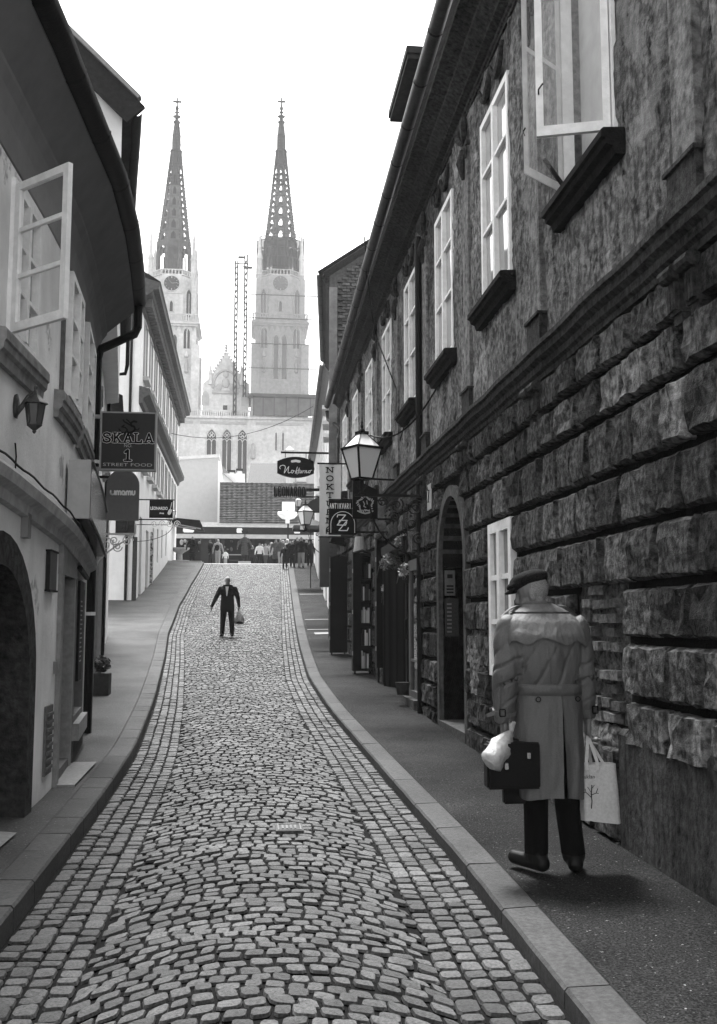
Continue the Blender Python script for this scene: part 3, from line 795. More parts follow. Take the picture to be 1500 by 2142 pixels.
# ------------------------------------------------------------------ left: old low house whose wall bows with the street
def atz(x, y, Z):
    d = ray(x, y); t = (Z - ZC) / d[2]; return Vector((d[0] * t, d[1] * t, Z))
TL = lambda u, n, z: (WLn(u) + n, u, z)
LH = 12.05
house = root("old_house", (-1.7, 8, gz(8)), "low pale plastered old house with a bowed wall and deep dark eaves", "building")
M_cream = mat("cream_plaster", .62, .8, 5, .9, .35, 30, streak=.5, blot=.34, bloscale=.9, peel=(1.5, .60, .34))
M_creamlow = M_cream
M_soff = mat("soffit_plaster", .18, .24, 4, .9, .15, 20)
M_moul = mat("moulding_plaster", .25, .48, 9, .9, .3, 30, streak=.3, blot=.3, bloscale=2)
LW = [(6.72, 7.5, 3.42, 4.52), (8.5, 9.38, 3.42, 4.50), (9.98, 11.2, 3.42, 4.50)]
LOPS = LW + [(8.85, 9.72, -.2, 1.93), (9.95, 11.3, .55, 1.95), (5.70, 7.77, -.2, 2.14)]
m = MB(TL); wall_open(m, 1.4, LH, -.3, 4.78, LOPS, 0, step=.3)
for o_ in LOPS: reveal(m, o_, 0, -.35 if o_[3] > 3 else -.5)
# arch filler over the cellar door
ac, ar = 6.735, .985
AA = arc(ac, 1.10, ar + .05, math.pi, 0, 18, rz=1.02)
for i in range(18):
    (a, b), (c, d) = AA[i], AA[i + 1]
    m.add([(a, 0, b), (c, 0, d), (c, 0, 2.14), (a, 0, 2.14)], [(0, 1, 2, 3)])
m.build("wall", M_cream, house)
LOPS2 = []
m = MB(TL)
A1 = arc(ac, 1.10, ar - .16, math.pi, 0, 18, rz=.80); A2 = arc(ac, 1.10, ar + .05, math.pi, 0, 18, rz=1.02)
for i in range(18):
    a, b, c, d = A1[i], A1[i + 1], A2[i + 1], A2[i]
    m.add([(a[0], .03, a[1]), (b[0], .03, b[1]), (c[0], .03, c[1]), (d[0], .03, d[1])], [(0, 1, 2, 3)])
    m.add([(a[0], .03, a[1]), (b[0], .03, b[1]), (b[0], -.5, b[1]), (a[0], -.5, a[1])], [(0, 1, 2, 3)])
    m.add([(d[0], .03, d[1]), (c[0], .03, c[1]), (c[0], -.01, c[1]), (d[0], -.01, d[1])], [(0, 1, 2, 3)])
for e0, e1 in ((ac - ar - .05, ac - ar + .16), (ac + ar - .16, ac + ar + .05)): m.box(e0, e1, -.5, .03, -.1, 1.10)
m.build("arch_surround", mat("cellar_stone", .012, .09, 16, .9, .8, 40, blot=.4, bloscale=2), house)
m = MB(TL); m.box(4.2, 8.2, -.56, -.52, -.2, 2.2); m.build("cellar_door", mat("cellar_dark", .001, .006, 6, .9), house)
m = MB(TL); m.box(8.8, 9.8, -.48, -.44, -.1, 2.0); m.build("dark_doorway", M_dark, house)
# stone door frame
m = MB(TL); m.box(8.72, 8.86, -.3, .035, -.1, 1.93); m.box(9.71, 9.84, -.3, .035, -.1, 1.93); m.box(8.70, 9.86, -.3, .04, 1.93, 2.22); m.build("door_frame", mat("frame_stone", .2, .3, 20, .85, .3, 60, blot=.2, bloscale=4), house)
m = MB(TL); m.box(8.86, 9.71, -.3, .02, -.1, gz(9.2) + HKL + .10); m.build("doorstep", mat("worn_step2", .12, .2, 18), house)
# shop window with menu board
m = MB(TL); m.box(9.95, 10.03, -.1, .03, .55, 1.95); m.box(11.22, 11.3, -.1, .03, .55, 1.95); m.box(10.03, 11.22, -.1, .03, 1.87, 1.95); m.box(10.03, 11.22, -.1, .03, .55, .62)
sw = m.build("shop_window", mat("worn_frame", .13, .22, 12, .8, .3), house)
m = MB(TL); m.add([(10.03, -.05, .62), (11.22, -.05, .62), (11.22, -.05, 1.87), (10.03, -.05, 1.87)], [(0, 1, 2, 3)]); m.build("pane", glass_mat("dim_pane", .02, .05), sw)
m = MB(TL); m.box(10.12, 10.62, .03, .055, .95, 1.93); bd = m.build("menu_board", mat("slate_board", .008, .018, 20, .7), house)
for k in range(14):
    q = MB(TL); z_ = 1.72 - .045 * k; q.box(10.22, 10.22 + .18 + .1 * ((k * 7) % 3) / 2, .055, .058, z_, z_ + .014); q.build("chalk_line", mat("chalk2", .3), bd)
m = MB(TL); m.box(9.98, 11.25, -.02, .09, .40, .56); m.build("window_ledge", mat("pale_ledge", .2, .32, 20, .8, .4, 40), house)
m = MB(TL); m.box(9.9, 11.32, -.02, .045, -.1, .40); m.build("shop_plinth", mat("grimy_plinth", .04, .11, 14, .9, .5), house)
m = MB(TL); m.tube([(10.05, .05, 2.05), (11.1, .05, 2.0)], .03, 6); m.build("awning_roller", M_iron, house)
# plaque, switch, ventilation grille, small lamp box above the arch
m = MB(TL); m.box(8.12, 8.42, 0, .035, 1.78, 2.08); pq = m.build("plaque", mat("dark_plaque", .012, .04, 20, .35), house)
m = MB(TL); m.box(8.10, 8.44, .0, .045, 2.08, 2.095); m.box(8.10, 8.44, .0, .045, 1.765, 1.78); m.build("plaque_rail", M_iron, pq)
m = MB(TL); m.box(8.60, 8.66, 0, .03, 1.10, 1.20); m.build("bell_push", mat("pale_strip", .55), house)
m = MB(TL); m.box(8.25, 8.55, 0, .02, .32, .86); vg = m.build("ventilation_grille", mat("grille_metal", .10, .18, 20, .6), house)
for k in range(8):
    q = MB(TL); q.box(8.29, 8.51, .02, .035, .36 + .06 * k, .385 + .06 * k); q.build("grille_bar", mat("pale_grille", .16), vg)
m = MB(TL); m.box(7.28, 7.38, 0, .05, 2.12, 2.36); m.build("number_box", mat("pale_strip", .55), house)
# band moulding
def bz(u): return float(np.interp(u, [1, 6.6, 8.2, 12.1], [2.62, 2.47, 2.36, 2.14]))
prof = [(0, -.16), (.04, -.15), (.05, -.08), (.10, -.05), (.115, .02), (.09, .06), (.05, .075), (0, .10)]
m = MB(TL); m.sweep(prof, [(lambda a, b, u=u: (u, a * 1.15, bz(u) + b)) for u in np.arange(1.5, 11.9, .2)]); m.build("band_moulding", M_moul, house, smooth=False)
m = MB(TL); m.tube([(u, .10, bz(u) + .10 + .008 * math.sin(u * 9)) for u in np.arange(4.5, 11.9, .15)], .008, 5); m.build("cable", M_iron, house)
# windows: frames, sills, open casement
sillm = mat("sill_plaster", .12, .36, 10, .9, .3, 30, streak=.3)
for k, (a, b, c, d) in enumerate(LW):
    sill(TL, house, a - .28, b + .14, 3.18, 3.40, .085, sillm)
    w = window(TL, house, a, b, c, d, n=.012 if k else -.04, fr=.06, rows=(.33, .66), deep=.07, bar=.028)
    if k:
        q = MB(TL); q.box(a - .08, b + .08, 0, .03, d, d + .10); q.box(a - .06, a, 0, .03, c, d); q.box(b, b + .06, 0, .03, c, d); q.build("window_surround", mat("dark_surround", .10, .2, 12, .8, .2), w)
# big open casement at the first window: hinged on the near jamb, swung out past square
p0, p1 = Vector((-1.60, 6.72, 0)), Vector((-1.185, 6.34, 0))
dv = (p1 - p0); Lc = dv.length; dv.normalize(); nv = Vector((-dv.y, dv.x, 0))
LL = lambda s_, t, z: tuple(p0 + dv * s_ + nv * t + Vector((0, 0, z)))
q = MB(LL); z0, z1, f2 = 3.44, 4.47, .052
q.box(0, f2, 0, .035, z0, z1); q.box(Lc - f2, Lc, 0, .035, z0, z1); q.box(f2, Lc - f2, 0, .035, z0, z0 + .06); q.box(f2, Lc - f2, 0, .035, z1 - f2, z1)
for zz in (z0 + .36, z0 + .68): q.box(f2, Lc - f2, .004, .03, zz, zz + .03)
lf = q.build("open_casement", M_white, house)
for a, b in ((.06, .36), (.39, .68), (.71, .98)):
    g = MB(LL); g.add([(f2, .017, z0 + a), (Lc - f2, .017, z0 + a), (Lc - f2, .017, z0 + b), (f2, .017, z0 + b)], [(0, 1, 2, 3)]); g.build("pane", glass_mat("clear_pane2", .5, .05, .14), lf, fixn=False)
# eaves: cove, soffit, gutter, roof
GP = [atz(x, y, 5.40) for x, y in ((60, -120), (104, 0), (141, 85), (160, 136), (197, 227), (256, 371), (283, 480), (293, 560), (299, 640))]
gy = [p.y for p in GP]; gx = [p.x for p in GP]
GX = lambda u: float(np.interp(u, [1.0] + gy, [gx[0] - .15] + gx)) - .06
prof = [(-.02, 4.60), (.03, 4.62), (.10, 4.80), (.20, 4.93), (.30, 5.0), (.31, 5.03), (.92, 5.30), (.93, 5.45), (-.02, 5.5)]
m = MB()
def est(u): return lambda a, b: (WLn(u) + a * (GX(u) - WLn(u)), u, b)
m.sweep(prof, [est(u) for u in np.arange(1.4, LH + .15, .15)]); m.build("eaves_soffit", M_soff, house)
gp = [(GX(u) + .0, u, 5.42) for u in np.arange(1.5, LH + .2, .15)]
gutter(house, gp, .105, mat("dark_gutter", .006, .018, 14, .5, .2, 40, metal=.3), .85)
m = MB(); m.sheet([[(GX(u) - .03, u, 5.50), (GX(u) - 1.6, u, 6.55), (-4.5, u, 7.0)] for u in np.arange(1.4, LH + .2, .3)]); m.build("roof", M_tile, house, fixn=False)
# downpipe
e = GP[-1]
q = MB(); q.tube([(e.x - .03, LH - .02, 5.36), (e.x - .03, LH - .02, 5.06), (e.x - .06, LH - .02, 4.98), (WLn(LH) + .09, LH + .05, 4.80), (WLn(LH) + .05, LH + .05, 4.68), (WLn(LH) + .05, LH + .05, .2)], .052, 9); dp = q.build("downpipe", mat("dark_gutter", .02), house)
for zz in (1.6, 3.4): q = MB(); q.tube([(WLn(LH) + .05, LH + .05, zz), (WLn(LH) + .05, LH + .05, zz + .04)], .06, 9); q.build("pipe_clamp", M_white, dp)
m = MB(); m.box(-6, WLn(LH), LH - .02, LH, -.2, 5.4); m.build("end_wall", M_cream, house)

# ------------------------------------------------------------------ left: taller house with the bright gable
L2A, L2B = 12.25, 22.3
TL2 = TL
gabled = root("gabled_house", (-2.6, 17, gz(17)), "taller white gabled house rising behind the dark eaves", "building")
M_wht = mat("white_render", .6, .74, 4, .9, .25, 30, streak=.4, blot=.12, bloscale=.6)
EZ = 7.95
m = MB(TL2); o2 = [(13.2, 14.1, 4.6, 6.2), (15.6, 16.5, 4.6, 6.2), (18.0, 18.9, 4.6, 6.2), (20.4, 21.3, 4.6, 6.2), (13.0, 14.6, .2, 2.6), (15.8, 17.6, .4, 2.8), (19.2, 20.6, .6, 3.0)]
wall_open(m, L2A, L2B, 0, EZ, o2, 0, step=.5)
for o_ in o2: reveal(m, o_, 0, -.25)
m.add([(L2A, 0, 0), (L2A, 0, EZ), (L2A, -5, EZ), (L2A, -5, 0)], [(0, 1, 2, 3)], lambda u, n, z: (WLn(L2A) + n, u, z))
m.add([(L2A, 0, EZ), (L2A, -2.6, EZ + 2.6), (L2A, -5, EZ + .2)], [(0, 1, 2)], lambda u, n, z: (WLn(L2A) + n, u, z))
m.add([(L2B, 0, 0), (L2B, 0, EZ), (L2B, -5, EZ), (L2B, -5, 0)], [(0, 1, 2, 3)], lambda u, n, z: (WLn(L2B) + n, u, z))
JT = lambda u, n, z: (WLn(u) + .27 + n, u, z)
m.add([(L2A - .01, 0, 5.7), (L2A - .01, 0, EZ), (L2A - .01, -2.6, EZ + 2.6), (L2A - .01, -3.2, EZ + 2.0), (L2A - .01, -3.2, 5.7)], [(0, 1, 2, 3, 4)], lambda u, n, z: (WLn(L2A) + .27 + n, u, z))
m.sheet([[(u, 0, 6.35), (u, 0, EZ - .1)] for u in np.linspace(L2A, L2B, 8)], JT); m.sheet([[(u, 0, 6.35), (u, -.27, 6.3)] for u in np.linspace(L2A, L2B, 8)], JT)
m.build("wall", M_wht, gabled)
for a, b, c, d in o2[:4]: window(TL2, gabled, a, b, c, d, n=-.08, rows=(.5,)); sill(TL2, gabled, a - .1, b + .1, c - .15, c - .02, .12, M_moul)
for a, b, c, d in o2[4:]:
    q = MB(TL2); q.box(a, b, -.24, -.2, c - .3, d); q.build("shop_door", mat("dark_joinery", .004, .012, 10, .6), gabled)
    q = MB(TL2); q.box(a - .1, a, 0, .06, c - .4, d + .1); q.box(b, b + .1, 0, .06, c - .4, d + .1); q.box(a, b, 0, .06, d, d + .12); q.build("shop_frame", mat("pale_frame", .25, .34, 9, .7), gabled)
# roof with verge board
m = MB()
for u in (0,):
    rows = []
    for yy in (L2A - .18, L2B + .1):
        w = WLn(max(L2A, min(L2B, yy)))
        rows.append([(w + .42, yy, EZ - .05), (w - 2.6, yy, EZ + 2.97)])
    m.sheet(rows)
m.build("roof", M_tile, gabled, fixn=False)
m = MB(); w = WLn(L2A)
m.bar((w + .46, L2A - .16, EZ - .17), (w - 2.6, L2A - .16, EZ + 2.85), .06, .30); m.build("verge_board", mat("dark_verge", .02, .05, 14, .8, .4), gabled)
m = MB(); m.bar((w + .50, L2A - .17, EZ + .04), (w - 2.6, L2A - .17, EZ + 3.06), .12, .05); m.build("verge_flashing", mat("flashing", .2, .3, 20, .5), gabled)
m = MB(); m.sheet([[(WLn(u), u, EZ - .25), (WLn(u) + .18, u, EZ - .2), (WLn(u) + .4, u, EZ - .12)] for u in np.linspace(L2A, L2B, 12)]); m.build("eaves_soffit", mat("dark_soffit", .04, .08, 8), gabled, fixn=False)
gutter(gabled, [(WLn(u) + .44, u, EZ - .08) for u in np.arange(L2A - .1, L2B, .3)], .075, mat("dark_gutter", .02), 1.2)
ue = L2B
q = MB(); q.tube([(WLn(ue) + .44, ue - .05, EZ - .1), (WLn(ue) + .44, ue - .05, EZ - .75), (WLn(ue) + .4, ue - .05, EZ - .95), (WLn(ue) + .06, ue - .03, EZ - 1.0), (WLn(ue) + .06, ue - .03, .8)], .045, 7); q.build("downpipe", M_iron, gabled)
q = MB(); q.box(w - .35, w + .05, L2A + .5, L2A + .9, EZ + .25, EZ + .72); ch = q.build("chimney", mat("chimney_dark", .08, .16, 12), gabled)
q = MB(); q.box(w - .38, w + .08, L2A + .47, L2A + .93, EZ + .72, EZ + .78); q.build("chimney_cap", M_iron, ch)
q = MB(); q.box(w - 2.75, w - 2.35, L2A + .3, L2A + .7, EZ + 2.4, EZ + 4.4); ch = q.build("chimney", mat("chimney_dark", .08), gabled)
q = MB(); q.box(w - .42, w - .05, L2A - .06, L2A - .001, EZ - 2.2, EZ - 1.05); q.build("brick_stub", mat("stub_brick", .06, .34, 10, .9, .6, blot=.6, bloscale=5), gabled)
# low pale house beyond it
L3A, L3B = 22.45, 28.3
lowh = root("low_pale_house", (-3.4, 25, gz(25)), "small pale house with dark plinth and lean-to roof beyond the gabled house", "building")
m = MB(TL); o3 = [(23.2, 24.2, 3.6, 5.4), (25.8, 26.8, 3.6, 5.4), (24.9, 26.2, .9, 3.0)]
wall_open(m, L3A, L3B, .2, 6.6, o3, 0, step=.8)
for o_ in o3: reveal(m, o_, 0, -.2)
m.add([(L3A, 0, 0), (L3A, 0, 6.6), (L3A, -3, 8), (L3A, -3, 0)], [(0, 1, 2, 3)], lambda u, n, z: (WLn(L3A) + n, u, z))
m.add([(L3B, 0, 0), (L3B, 0, 6.6), (L3B, -3, 8), (L3B, -3, 0)], [(0, 1, 2, 3)], lambda u, n, z: (WLn(L3B) + n, u, z))
m.build("wall", M_wht, lowh)
for a, b, c, d in o3[:2]: window(TL, lowh, a, b, c, d, n=-.06, rows=(.5,), wood=mat("dark_joinery", .02))
q = MB(TL); q.box(o3[2][0], o3[2][1], -.18, -.14, .6, 3.0); q.build("door", mat("dark_joinery", .02), lowh)
m = MB(TL); m.box(L3A, L3A + 1.5, 0, .06, .3, gz(23) + .75); m.build("plinth", mat("dark_plinth", .03, .07, 12), lowh)
m = MB(); m.sheet([[(WLn(u) + .35, u, 6.55), (WLn(u) - 3, u, 8.1)] for u in (L3A, L3B)]); m.build("roof", M_tile, lowh, fixn=False)
m = MB(); m.box(WLn(L3B) - .6, WLn(L3B) + .42, L3B - .05, L3B + .02, 6.25, 6.5); m.build("eaves_end", M_iron, lowh)
# doors and goods standing along that side
q = MB(); xx = WLn(16.2); q.box(xx + .04, xx + .30, 16.1, 16.4, gz(16) + HKL, gz(16) + HKL + .34); pb = q.build("planter_box", mat("dark_planter", .03, .08, 10)); tag(pb, "dark wooden planter box standing against the gabled house shop front", "planter")
def leafy(name, c, rx, ry, rz, n, size, m_, parent=None, seed=1, label=None, cat=None, group=None):
    r_ = random.Random(seed); q = MB()
    for _ in range(n):
        while True:
            a, b, d = r_.uniform(-1, 1), r_.uniform(-1, 1), r_.uniform(-1, 1)
            if a * a + b * b + d * d < 1: break
        p = Vector((c[0] + a * rx, c[1] + b * ry, c[2] + d * rz)); s_ = size * r_.uniform(.6, 1.3)
        t = Vector((r_.uniform(-1, 1), r_.uniform(-1, 1), r_.uniform(-.8, .8))).normalized(); w_ = t.cross(Vector((r_.uniform(-1, 1), r_.uniform(-1, 1), r_.uniform(-1, 1)))).normalized()
        q.add([tuple(p - t * s_), tuple(p + w_ * s_ * .45), tuple(p + t * s_), tuple(p - w_ * s_ * .45)], [(0, 1, 2, 3)])
    return q.build(name, m_, parent, fixn=False, kind="stuff" if parent else None)
M_leaf = mat("dark_leaf", .03, .12, 40, .6, spec=.5); M_leafp = mat("variegated_leaf", .10, .42, 60, .6, contrast=2, spec=.5)
leafy("foliage", (xx + .17, 16.25, gz(16) + .60), .13, .13, .13, 160, .05, M_leaf, pb, 3)

# ------------------------------------------------------------------ left: long pale building with bracketed cornice up the street
FX = lambda u: float(np.interp(u, [41, 66], [-4.55, -4.75]))
TL4 = lambda u, n, z: (FX(u) + n, u, z)
longb = root("cornice_building", (-5, 53, gz(53)), "long three-storey white building with bracketed cornice and tall windows", "building")
o4 = []
for k in range(9):
    c = 43.0 + 2.62 * k
    o4 += [(c - .55, c + .55, 11.9, 14.2), (c - .55, c + .55, 8.0, 10.0)]
g4 = [(42.4, 43.5, 1, 5.9), (45.3, 46.6, 1.5, 5.6), (48.6, 49.4, 4.2, 6.0), (51.2, 52.0, 4.5, 6.2), (54.0, 54.7, 4.9, 6.4), (57, 57.7, 5.2, 6.6)]
m = MB(TL4); wall_open(m, 41, 66, 1.5, 15.0, o4 + g4, 0, step=2.5)
for o_ in o4 + g4: reveal(m, o_, 0, -.25)
m.add([(41, 0, 1.5), (41, 0, 15), (41, -9, 15), (41, -9, 1.5)], [(0, 1, 2, 3)]); m.add([(66, 0, 1.5), (66, 0, 15), (66, -9, 15), (66, -9, 1.5)], [(0, 1, 2, 3)])
m.build("wall", M_wht, longb)
GLd = glass_mat("far_glass", .10, .08)
for a, b, c, d in o4:
    window(TL4, longb, a, b, c, d, n=-.14, fr=.09, rows=(.68,), glass=GLd)
    q = MB(TL4); q.box(a - .12, b + .12, 0, .24, c - .22, c - .06); q.build("sill", mat("pale_sill", .3, .55, 10), longb)
    q = MB(TL4); q.box(a - .12, a, 0, .05, c - .02, d + .12); q.box(b, b + .12, 0, .05, c - .02, d + .12); q.box(a, b, 0, .05, d, d + .12); q.build("window_surround", mat("pale_frame", .4), longb)
for a, b, c, d in g4:
    q = MB(TL4); q.box(a, b, -.22, -.18, c, d); q.build("shop_door" if c < 2 else "window", mat("dark_joinery", .02), longb)
prof = [(0, 14.35), (.10, 14.4), (.12, 14.75), (.20, 14.8), (.45, 14.95), (.50, 15.05), (.72, 15.1), (.75, 15.3), (.80, 15.35), (0, 15.6)]
m = MB(TL4); m.sweep(prof, [(lambda a, b, u=u: (u, a, b)) for u in np.linspace(40.6, 66.3, 12)]); co = m.build("cornice", mat("cornice_grey", .06, .13, 8, .8, .2), longb)
for k in range(52):
    q = MB(TL4); u = 41.2 + .48 * k; q.box(u, u + .2, .12, .42, 14.5, 14.86); q.build("bracket", mat("bracket_grey", .09, .16, 8), co)
prof = [(0, 10.35), (.12, 10.4), (.16, 10.6), (.42, 10.75), (.45, 10.95), (.40, 11.0), (0, 11.1)]
m = MB(TL4); m.sweep(prof, [(lambda a, b, u=u: (u, a, b)) for u in np.linspace(40.9, 66.2, 8)]); m.build("string_course", mat("cornice_grey", .12), longb)
m = MB(); m.sheet([[(FX(u) + .8, u, 15.4), (FX(u) - 4, u, 18.4)] for u in (40.6, 66.3)]); m.build("roof", M_tile, longb, fixn=False)
q = MB(); q.tube([(FX(41) - .35, 40.93, 1.5), (FX(41) - .35, 40.93, 14.3)], .06, 6); q.build("downpipe", M_iron, longb)
for k, (uu, hh) in enumerate(((44.5, 16.9), (52, 17.0), (60, 17.0))):
    q = MB(); q.box(FX(uu) - 1.9, FX(uu) - .9, uu, uu + 1.0, 15.6, hh + .3); c_ = q.build("chimney", mat("chimney_pale", .3, .42, 6), longb)
    q = MB(); q.box(FX(uu) - 2.0, FX(uu) - .8, uu - .1, uu + 1.1, hh + .3, hh + .42); q.build("chimney_cap", mat("chimney_pale", .3), c_)
q = MB(); q.box(-5.35, -4.60, 40.9, 40.985, 5.0, 5.6); q.build("sign_board", M_iron, longb)
q = MB(); q.box(FX(41) - .10, FX(41) + .07, 40.85, 41.0, 2.3, 4.9); q.build("corner_pier", mat("dark_plinth", .03), longb)
q = MB(TL4); q.box(47.6, 47.9, .0, .12, 3.3, 5.7); q.build("poster_case", mat("poster_dark", .05, .5, 8, .6, contrast=2.5), longb)

# ------------------------------------------------------------------ right: taller brick-gabled house and the pale one after it
EX = lambda u: float(np.interp(u, [28, 37.5, 57.8, 62], [1.93, 2.70, 3.50, 3.62]))
brickh = root("brick_gable_house", (3.2, 33, gz(33)), "tall house with raw brick gable rising behind the town house gutter", "building")
TA = lambda u, n, z: (EX(u) + .28 - n, u, z)
EA = 11.45
oA = [(29.6 + 2.3 * k, 30.5 + 2.3 * k, 8.0, 10.0) for k in range(3)]
m = MB(TA); wall_open(m, 28, 37.4, .5, EA, oA, 0, step=1.5)
for o_ in oA: reveal(m, o_, 0, -.2)
m.build("street_wall", M_plasL, brickh)
for a, b, c, d in oA:
    window(TA, brickh, a, b, c, d, n=-.1, rows=(.6,)); q = MB(TA); q.box(a - .1, b + .1, 0, .22, c - .14, c - .02); q.build("sill", M_white, brickh)
GXA = 1.93 + .28
m = MB(); m.add([(GXA, 28, .5), (9, 28, .5), (9, 28, EA + 4.6), (GXA, 28, EA)], [(0, 1, 2, 3)]); m.build("gable_backing", mat("gable_mortar", .07, .16, 14, .9, .5), brickh)
m = MB(); m.box(GXA - .01, GXA + .22, 27.94, 27.995, 4, EA - .35); m.build("plaster_quoin", mat("quoin_plaster", .14, .26, 6, .9, .4, 20, blot=.3), brickh)
GB = [brickmesh(40 + i, mat("gable_brick", .05, .2, 14, .95, .5, 40, rnd=.45)) for i in range(6)]
def gbrick(seed):
    q = MB(); q.box(0, 1, 0, 1, 0, 1); return q.mesh("brick", mat("gable_brick", .1))
GBm = gbrick(0); z = 7.2; k = 0
while z < 13.4:
    x = GXA + .24 + (.13 if k % 2 else 0)
    top = EA + (x - GXA) * .705
    while x < 4.1:
        if z + .08 < EA + (x - GXA) * .705 - .12:
            u_, v_, d_ = proj((x + .1, 27.95, z))
            gut = proj((XG(20), 20, ZG(20)))
            if u_ < 800 and v_ < 760: place(GBm, "brick", brickh, (x, 27.93 + random.uniform(-.012, .012), z), scale=(.235 + random.uniform(-.03, .01), .07, .072))
        x += .26
    z += .088; k += 1
m = MB(); m.sheet([[(EX(y) - .05, y, EA + .06), (9.0, y, EA + 4.98)] for y in (27.8, 32.5, 37.5)]); m.build("roof", M_tile, brickh, fixn=False)
m = MB(); m.bar((GXA - .33, 27.8, EA), (9, 27.8, EA + 4.93), .08, .10); m.build("verge", M_iron, brickh)
gutter(brickh, [(EX(u), u, EA + .02) for u in np.arange(27.8, 37.6, .3)], .10, M_zinc, .7)
m = MB(TA); m.sweep([(0, EA - .4), (.05, EA - .35), (.12, EA - .2), (.22, EA - .1), (.22, EA), (0, EA)], [(lambda a, b, u=u: (u, a, b)) for u in (28.02, 33, 37.4)]); m.build("cornice", M_trim, brickh)
paleh = root("pale_street_house", (3.8, 47, gz(47)), "pale plastered house with long gutter at the top of the street", "building")
EB = 11.35
oB = [(40 + 3.4 * k, 41.2 + 3.4 * k, 8.0, 10.1) for k in range(5)]
oB2 = [(39.5, 41.5, 1.5, 4.6), (44, 46.2, 2.2, 5.2), (49.5, 51.2, 3, 5.8)]
m = MB(TA); wall_open(m, 37.5, 60, 1.2, EB, oB + oB2, 0, step=3)
for o_ in oB + oB2: reveal(m, o_, 0, -.2)
m.add([(60, 0, 1), (60, 0, EB), (60, -6, EB), (60, -6, 1)], [(0, 1, 2, 3)]); m.build("wall", M_wht, paleh)
for a, b, c, d in oB: window(TA, paleh, a, b, c, d, n=-.05, rows=(.6,)); q = MB(TA); q.box(a - .15, b + .15, 0, .2, c - .16, c - .02); q.build("sill", M_white, paleh)
for a, b, c, d in oB2: q = MB(TA); q.box(a, b, -.2, -.15, c, d); q.build("shop_front", mat("dark_joinery", .02), paleh)
gutter(paleh, [(EX(u) - .02, u, EB) for u in np.arange(37.4, 60, .4)], .10, M_zinc, 1.0)
m = MB(); m.sheet([[(EX(u) + .02, u, EB + .06), (EX(u) + 5, u, EB + 3.6)] for u in (37.5, 48, 60.2)]); m.build("roof", M_tile, paleh, fixn=False)
m = MB(TA); m.sheet([[(u, 0, EB - .4), (u, .12, EB - .2), (u, .27, EB - .05)] for u in (37.5, 48, 60)]); m.build("eaves_soffit", mat("grey_soffit", .16, .24, 6), paleh, fixn=False)
q = MB(); q.tube([(EX(59.5), 59.6, EB), (EX(59.5), 59.6, EB - .4), (EX(59.5) + .45, 59.7, EB - .9), (EX(59.5) + .48, 59.7, 5)], .06, 7); q.build("downpipe", M_iron, paleh)
# ------------------------------------------------------------------ lettering helpers (flat ribbons and the built-in font)
RC = [0]
def lift(d): RC[0] += 1; return d + (RC[0] % 13) * .0003      # overlapping strokes never share a plane
def ribbon(mb, pts, w, T, d=.004, close=False):
    P = [Vector((p[0], p[1])) for p in pts]
    for a, b in zip(P[:-1], P[1:]):
        t = (b - a)
        if t.length < 1e-6: continue
        t.normalize(); n = Vector((-t.y, t.x)) * (w / 2)
        q = [a + n, b + n, b - n, a - n]
        dd = lift(d); mb.add([T(v.x, v.y, dd) for v in q], [(0, 1, 2, 3)], IDT)
    for p in P:
        k = 8; dd = lift(d); mb.add([T(p.x + w / 2 * math.cos(2 * math.pi * i / k), p.y + w / 2 * math.sin(2 * math.pi * i / k), dd) for i in range(k)], [tuple(range(k))], IDT)
LET = {
 'S': ([[(.86, .74), (.80, .9), (.5, 1), (.2, .92), (.13, .75), (.26, .6), (.7, .44), (.88, .28), (.8, .08), (.5, 0), (.2, .08), (.13, .26)]], [(.86, .8, 'v'), (.13, .2, 'v')]),
 'K': ([[(.2, 0), (.2, 1)], [(.2, .38), (.82, 1)], [(.42, .58), (.86, 0)]], [(.2, 0), (.2, 1), (.82, 1), (.86, 0)]),
 'A': ([[(.12, 0), (.5, 1), (.88, 0)], [(.27, .36), (.73, .36)]], [(.12, 0), (.88, 0)]),
 'L': ([[(.2, 1), (.2, 0), (.85, 0), (.85, .22)]], [(.2, 1), (.2, 0)]),
 '1': ([[(.25, .8), (.5, 1), (.5, 0)]], [(.5, 0)]),
 'N': ([[(.15, 0), (.15, 1), (.85, 0), (.85, 1)]], [(.15, 0), (.15, 1), (.85, 1)]),
 'O': ([[(.5 + .42 * math.cos(t), .5 + .5 * math.sin(t)) for t in np.linspace(0, 2 * math.pi, 17)]], []),
 'T': ([[(.5, 0), (.5, 1)], [(.1, .86), (.1, 1), (.9, 1), (.9, .86)]], [(.5, 0)]),
 'U': ([[(.18, 1), (.18, .3), (.3, .05), (.5, 0), (.7, .05), (.82, .3), (.82, 1)]], [(.18, 1), (.82, 1)]),
 'R': ([[(.2, 0), (.2, 1), (.65, 1), (.82, .85), (.82, .65), (.65, .5), (.2, .5)], [(.5, .5), (.88, 0)]], [(.2, 0), (.88, 0)]),
 'E': ([[(.85, .2), (.85, 0), (.2, 0), (.2, 1), (.85, 1), (.85, .8)], [(.2, .5), (.65, .5)]], []),
 'D': ([[(.2, 0), (.2, 1), (.6, 1), (.85, .75), (.85, .25), (.6, 0), (.2, 0)]], []),
 'I': ([[(.5, 0), (.5, 1)]], []), 'V': ([[(.12, 1), (.5, 0), (.88, 1)]], []), 'J': ([[(.7, 1), (.7, .15), (.5, 0), (.3, .1)]], []), 'Z': ([[(.12, 1), (.88, 1), (.12, 0), (.88, 0)]], []), 'F': ([[(.2, 0), (.2, 1), (.85, 1)], [(.2, .52), (.7, .52)]], []),
}
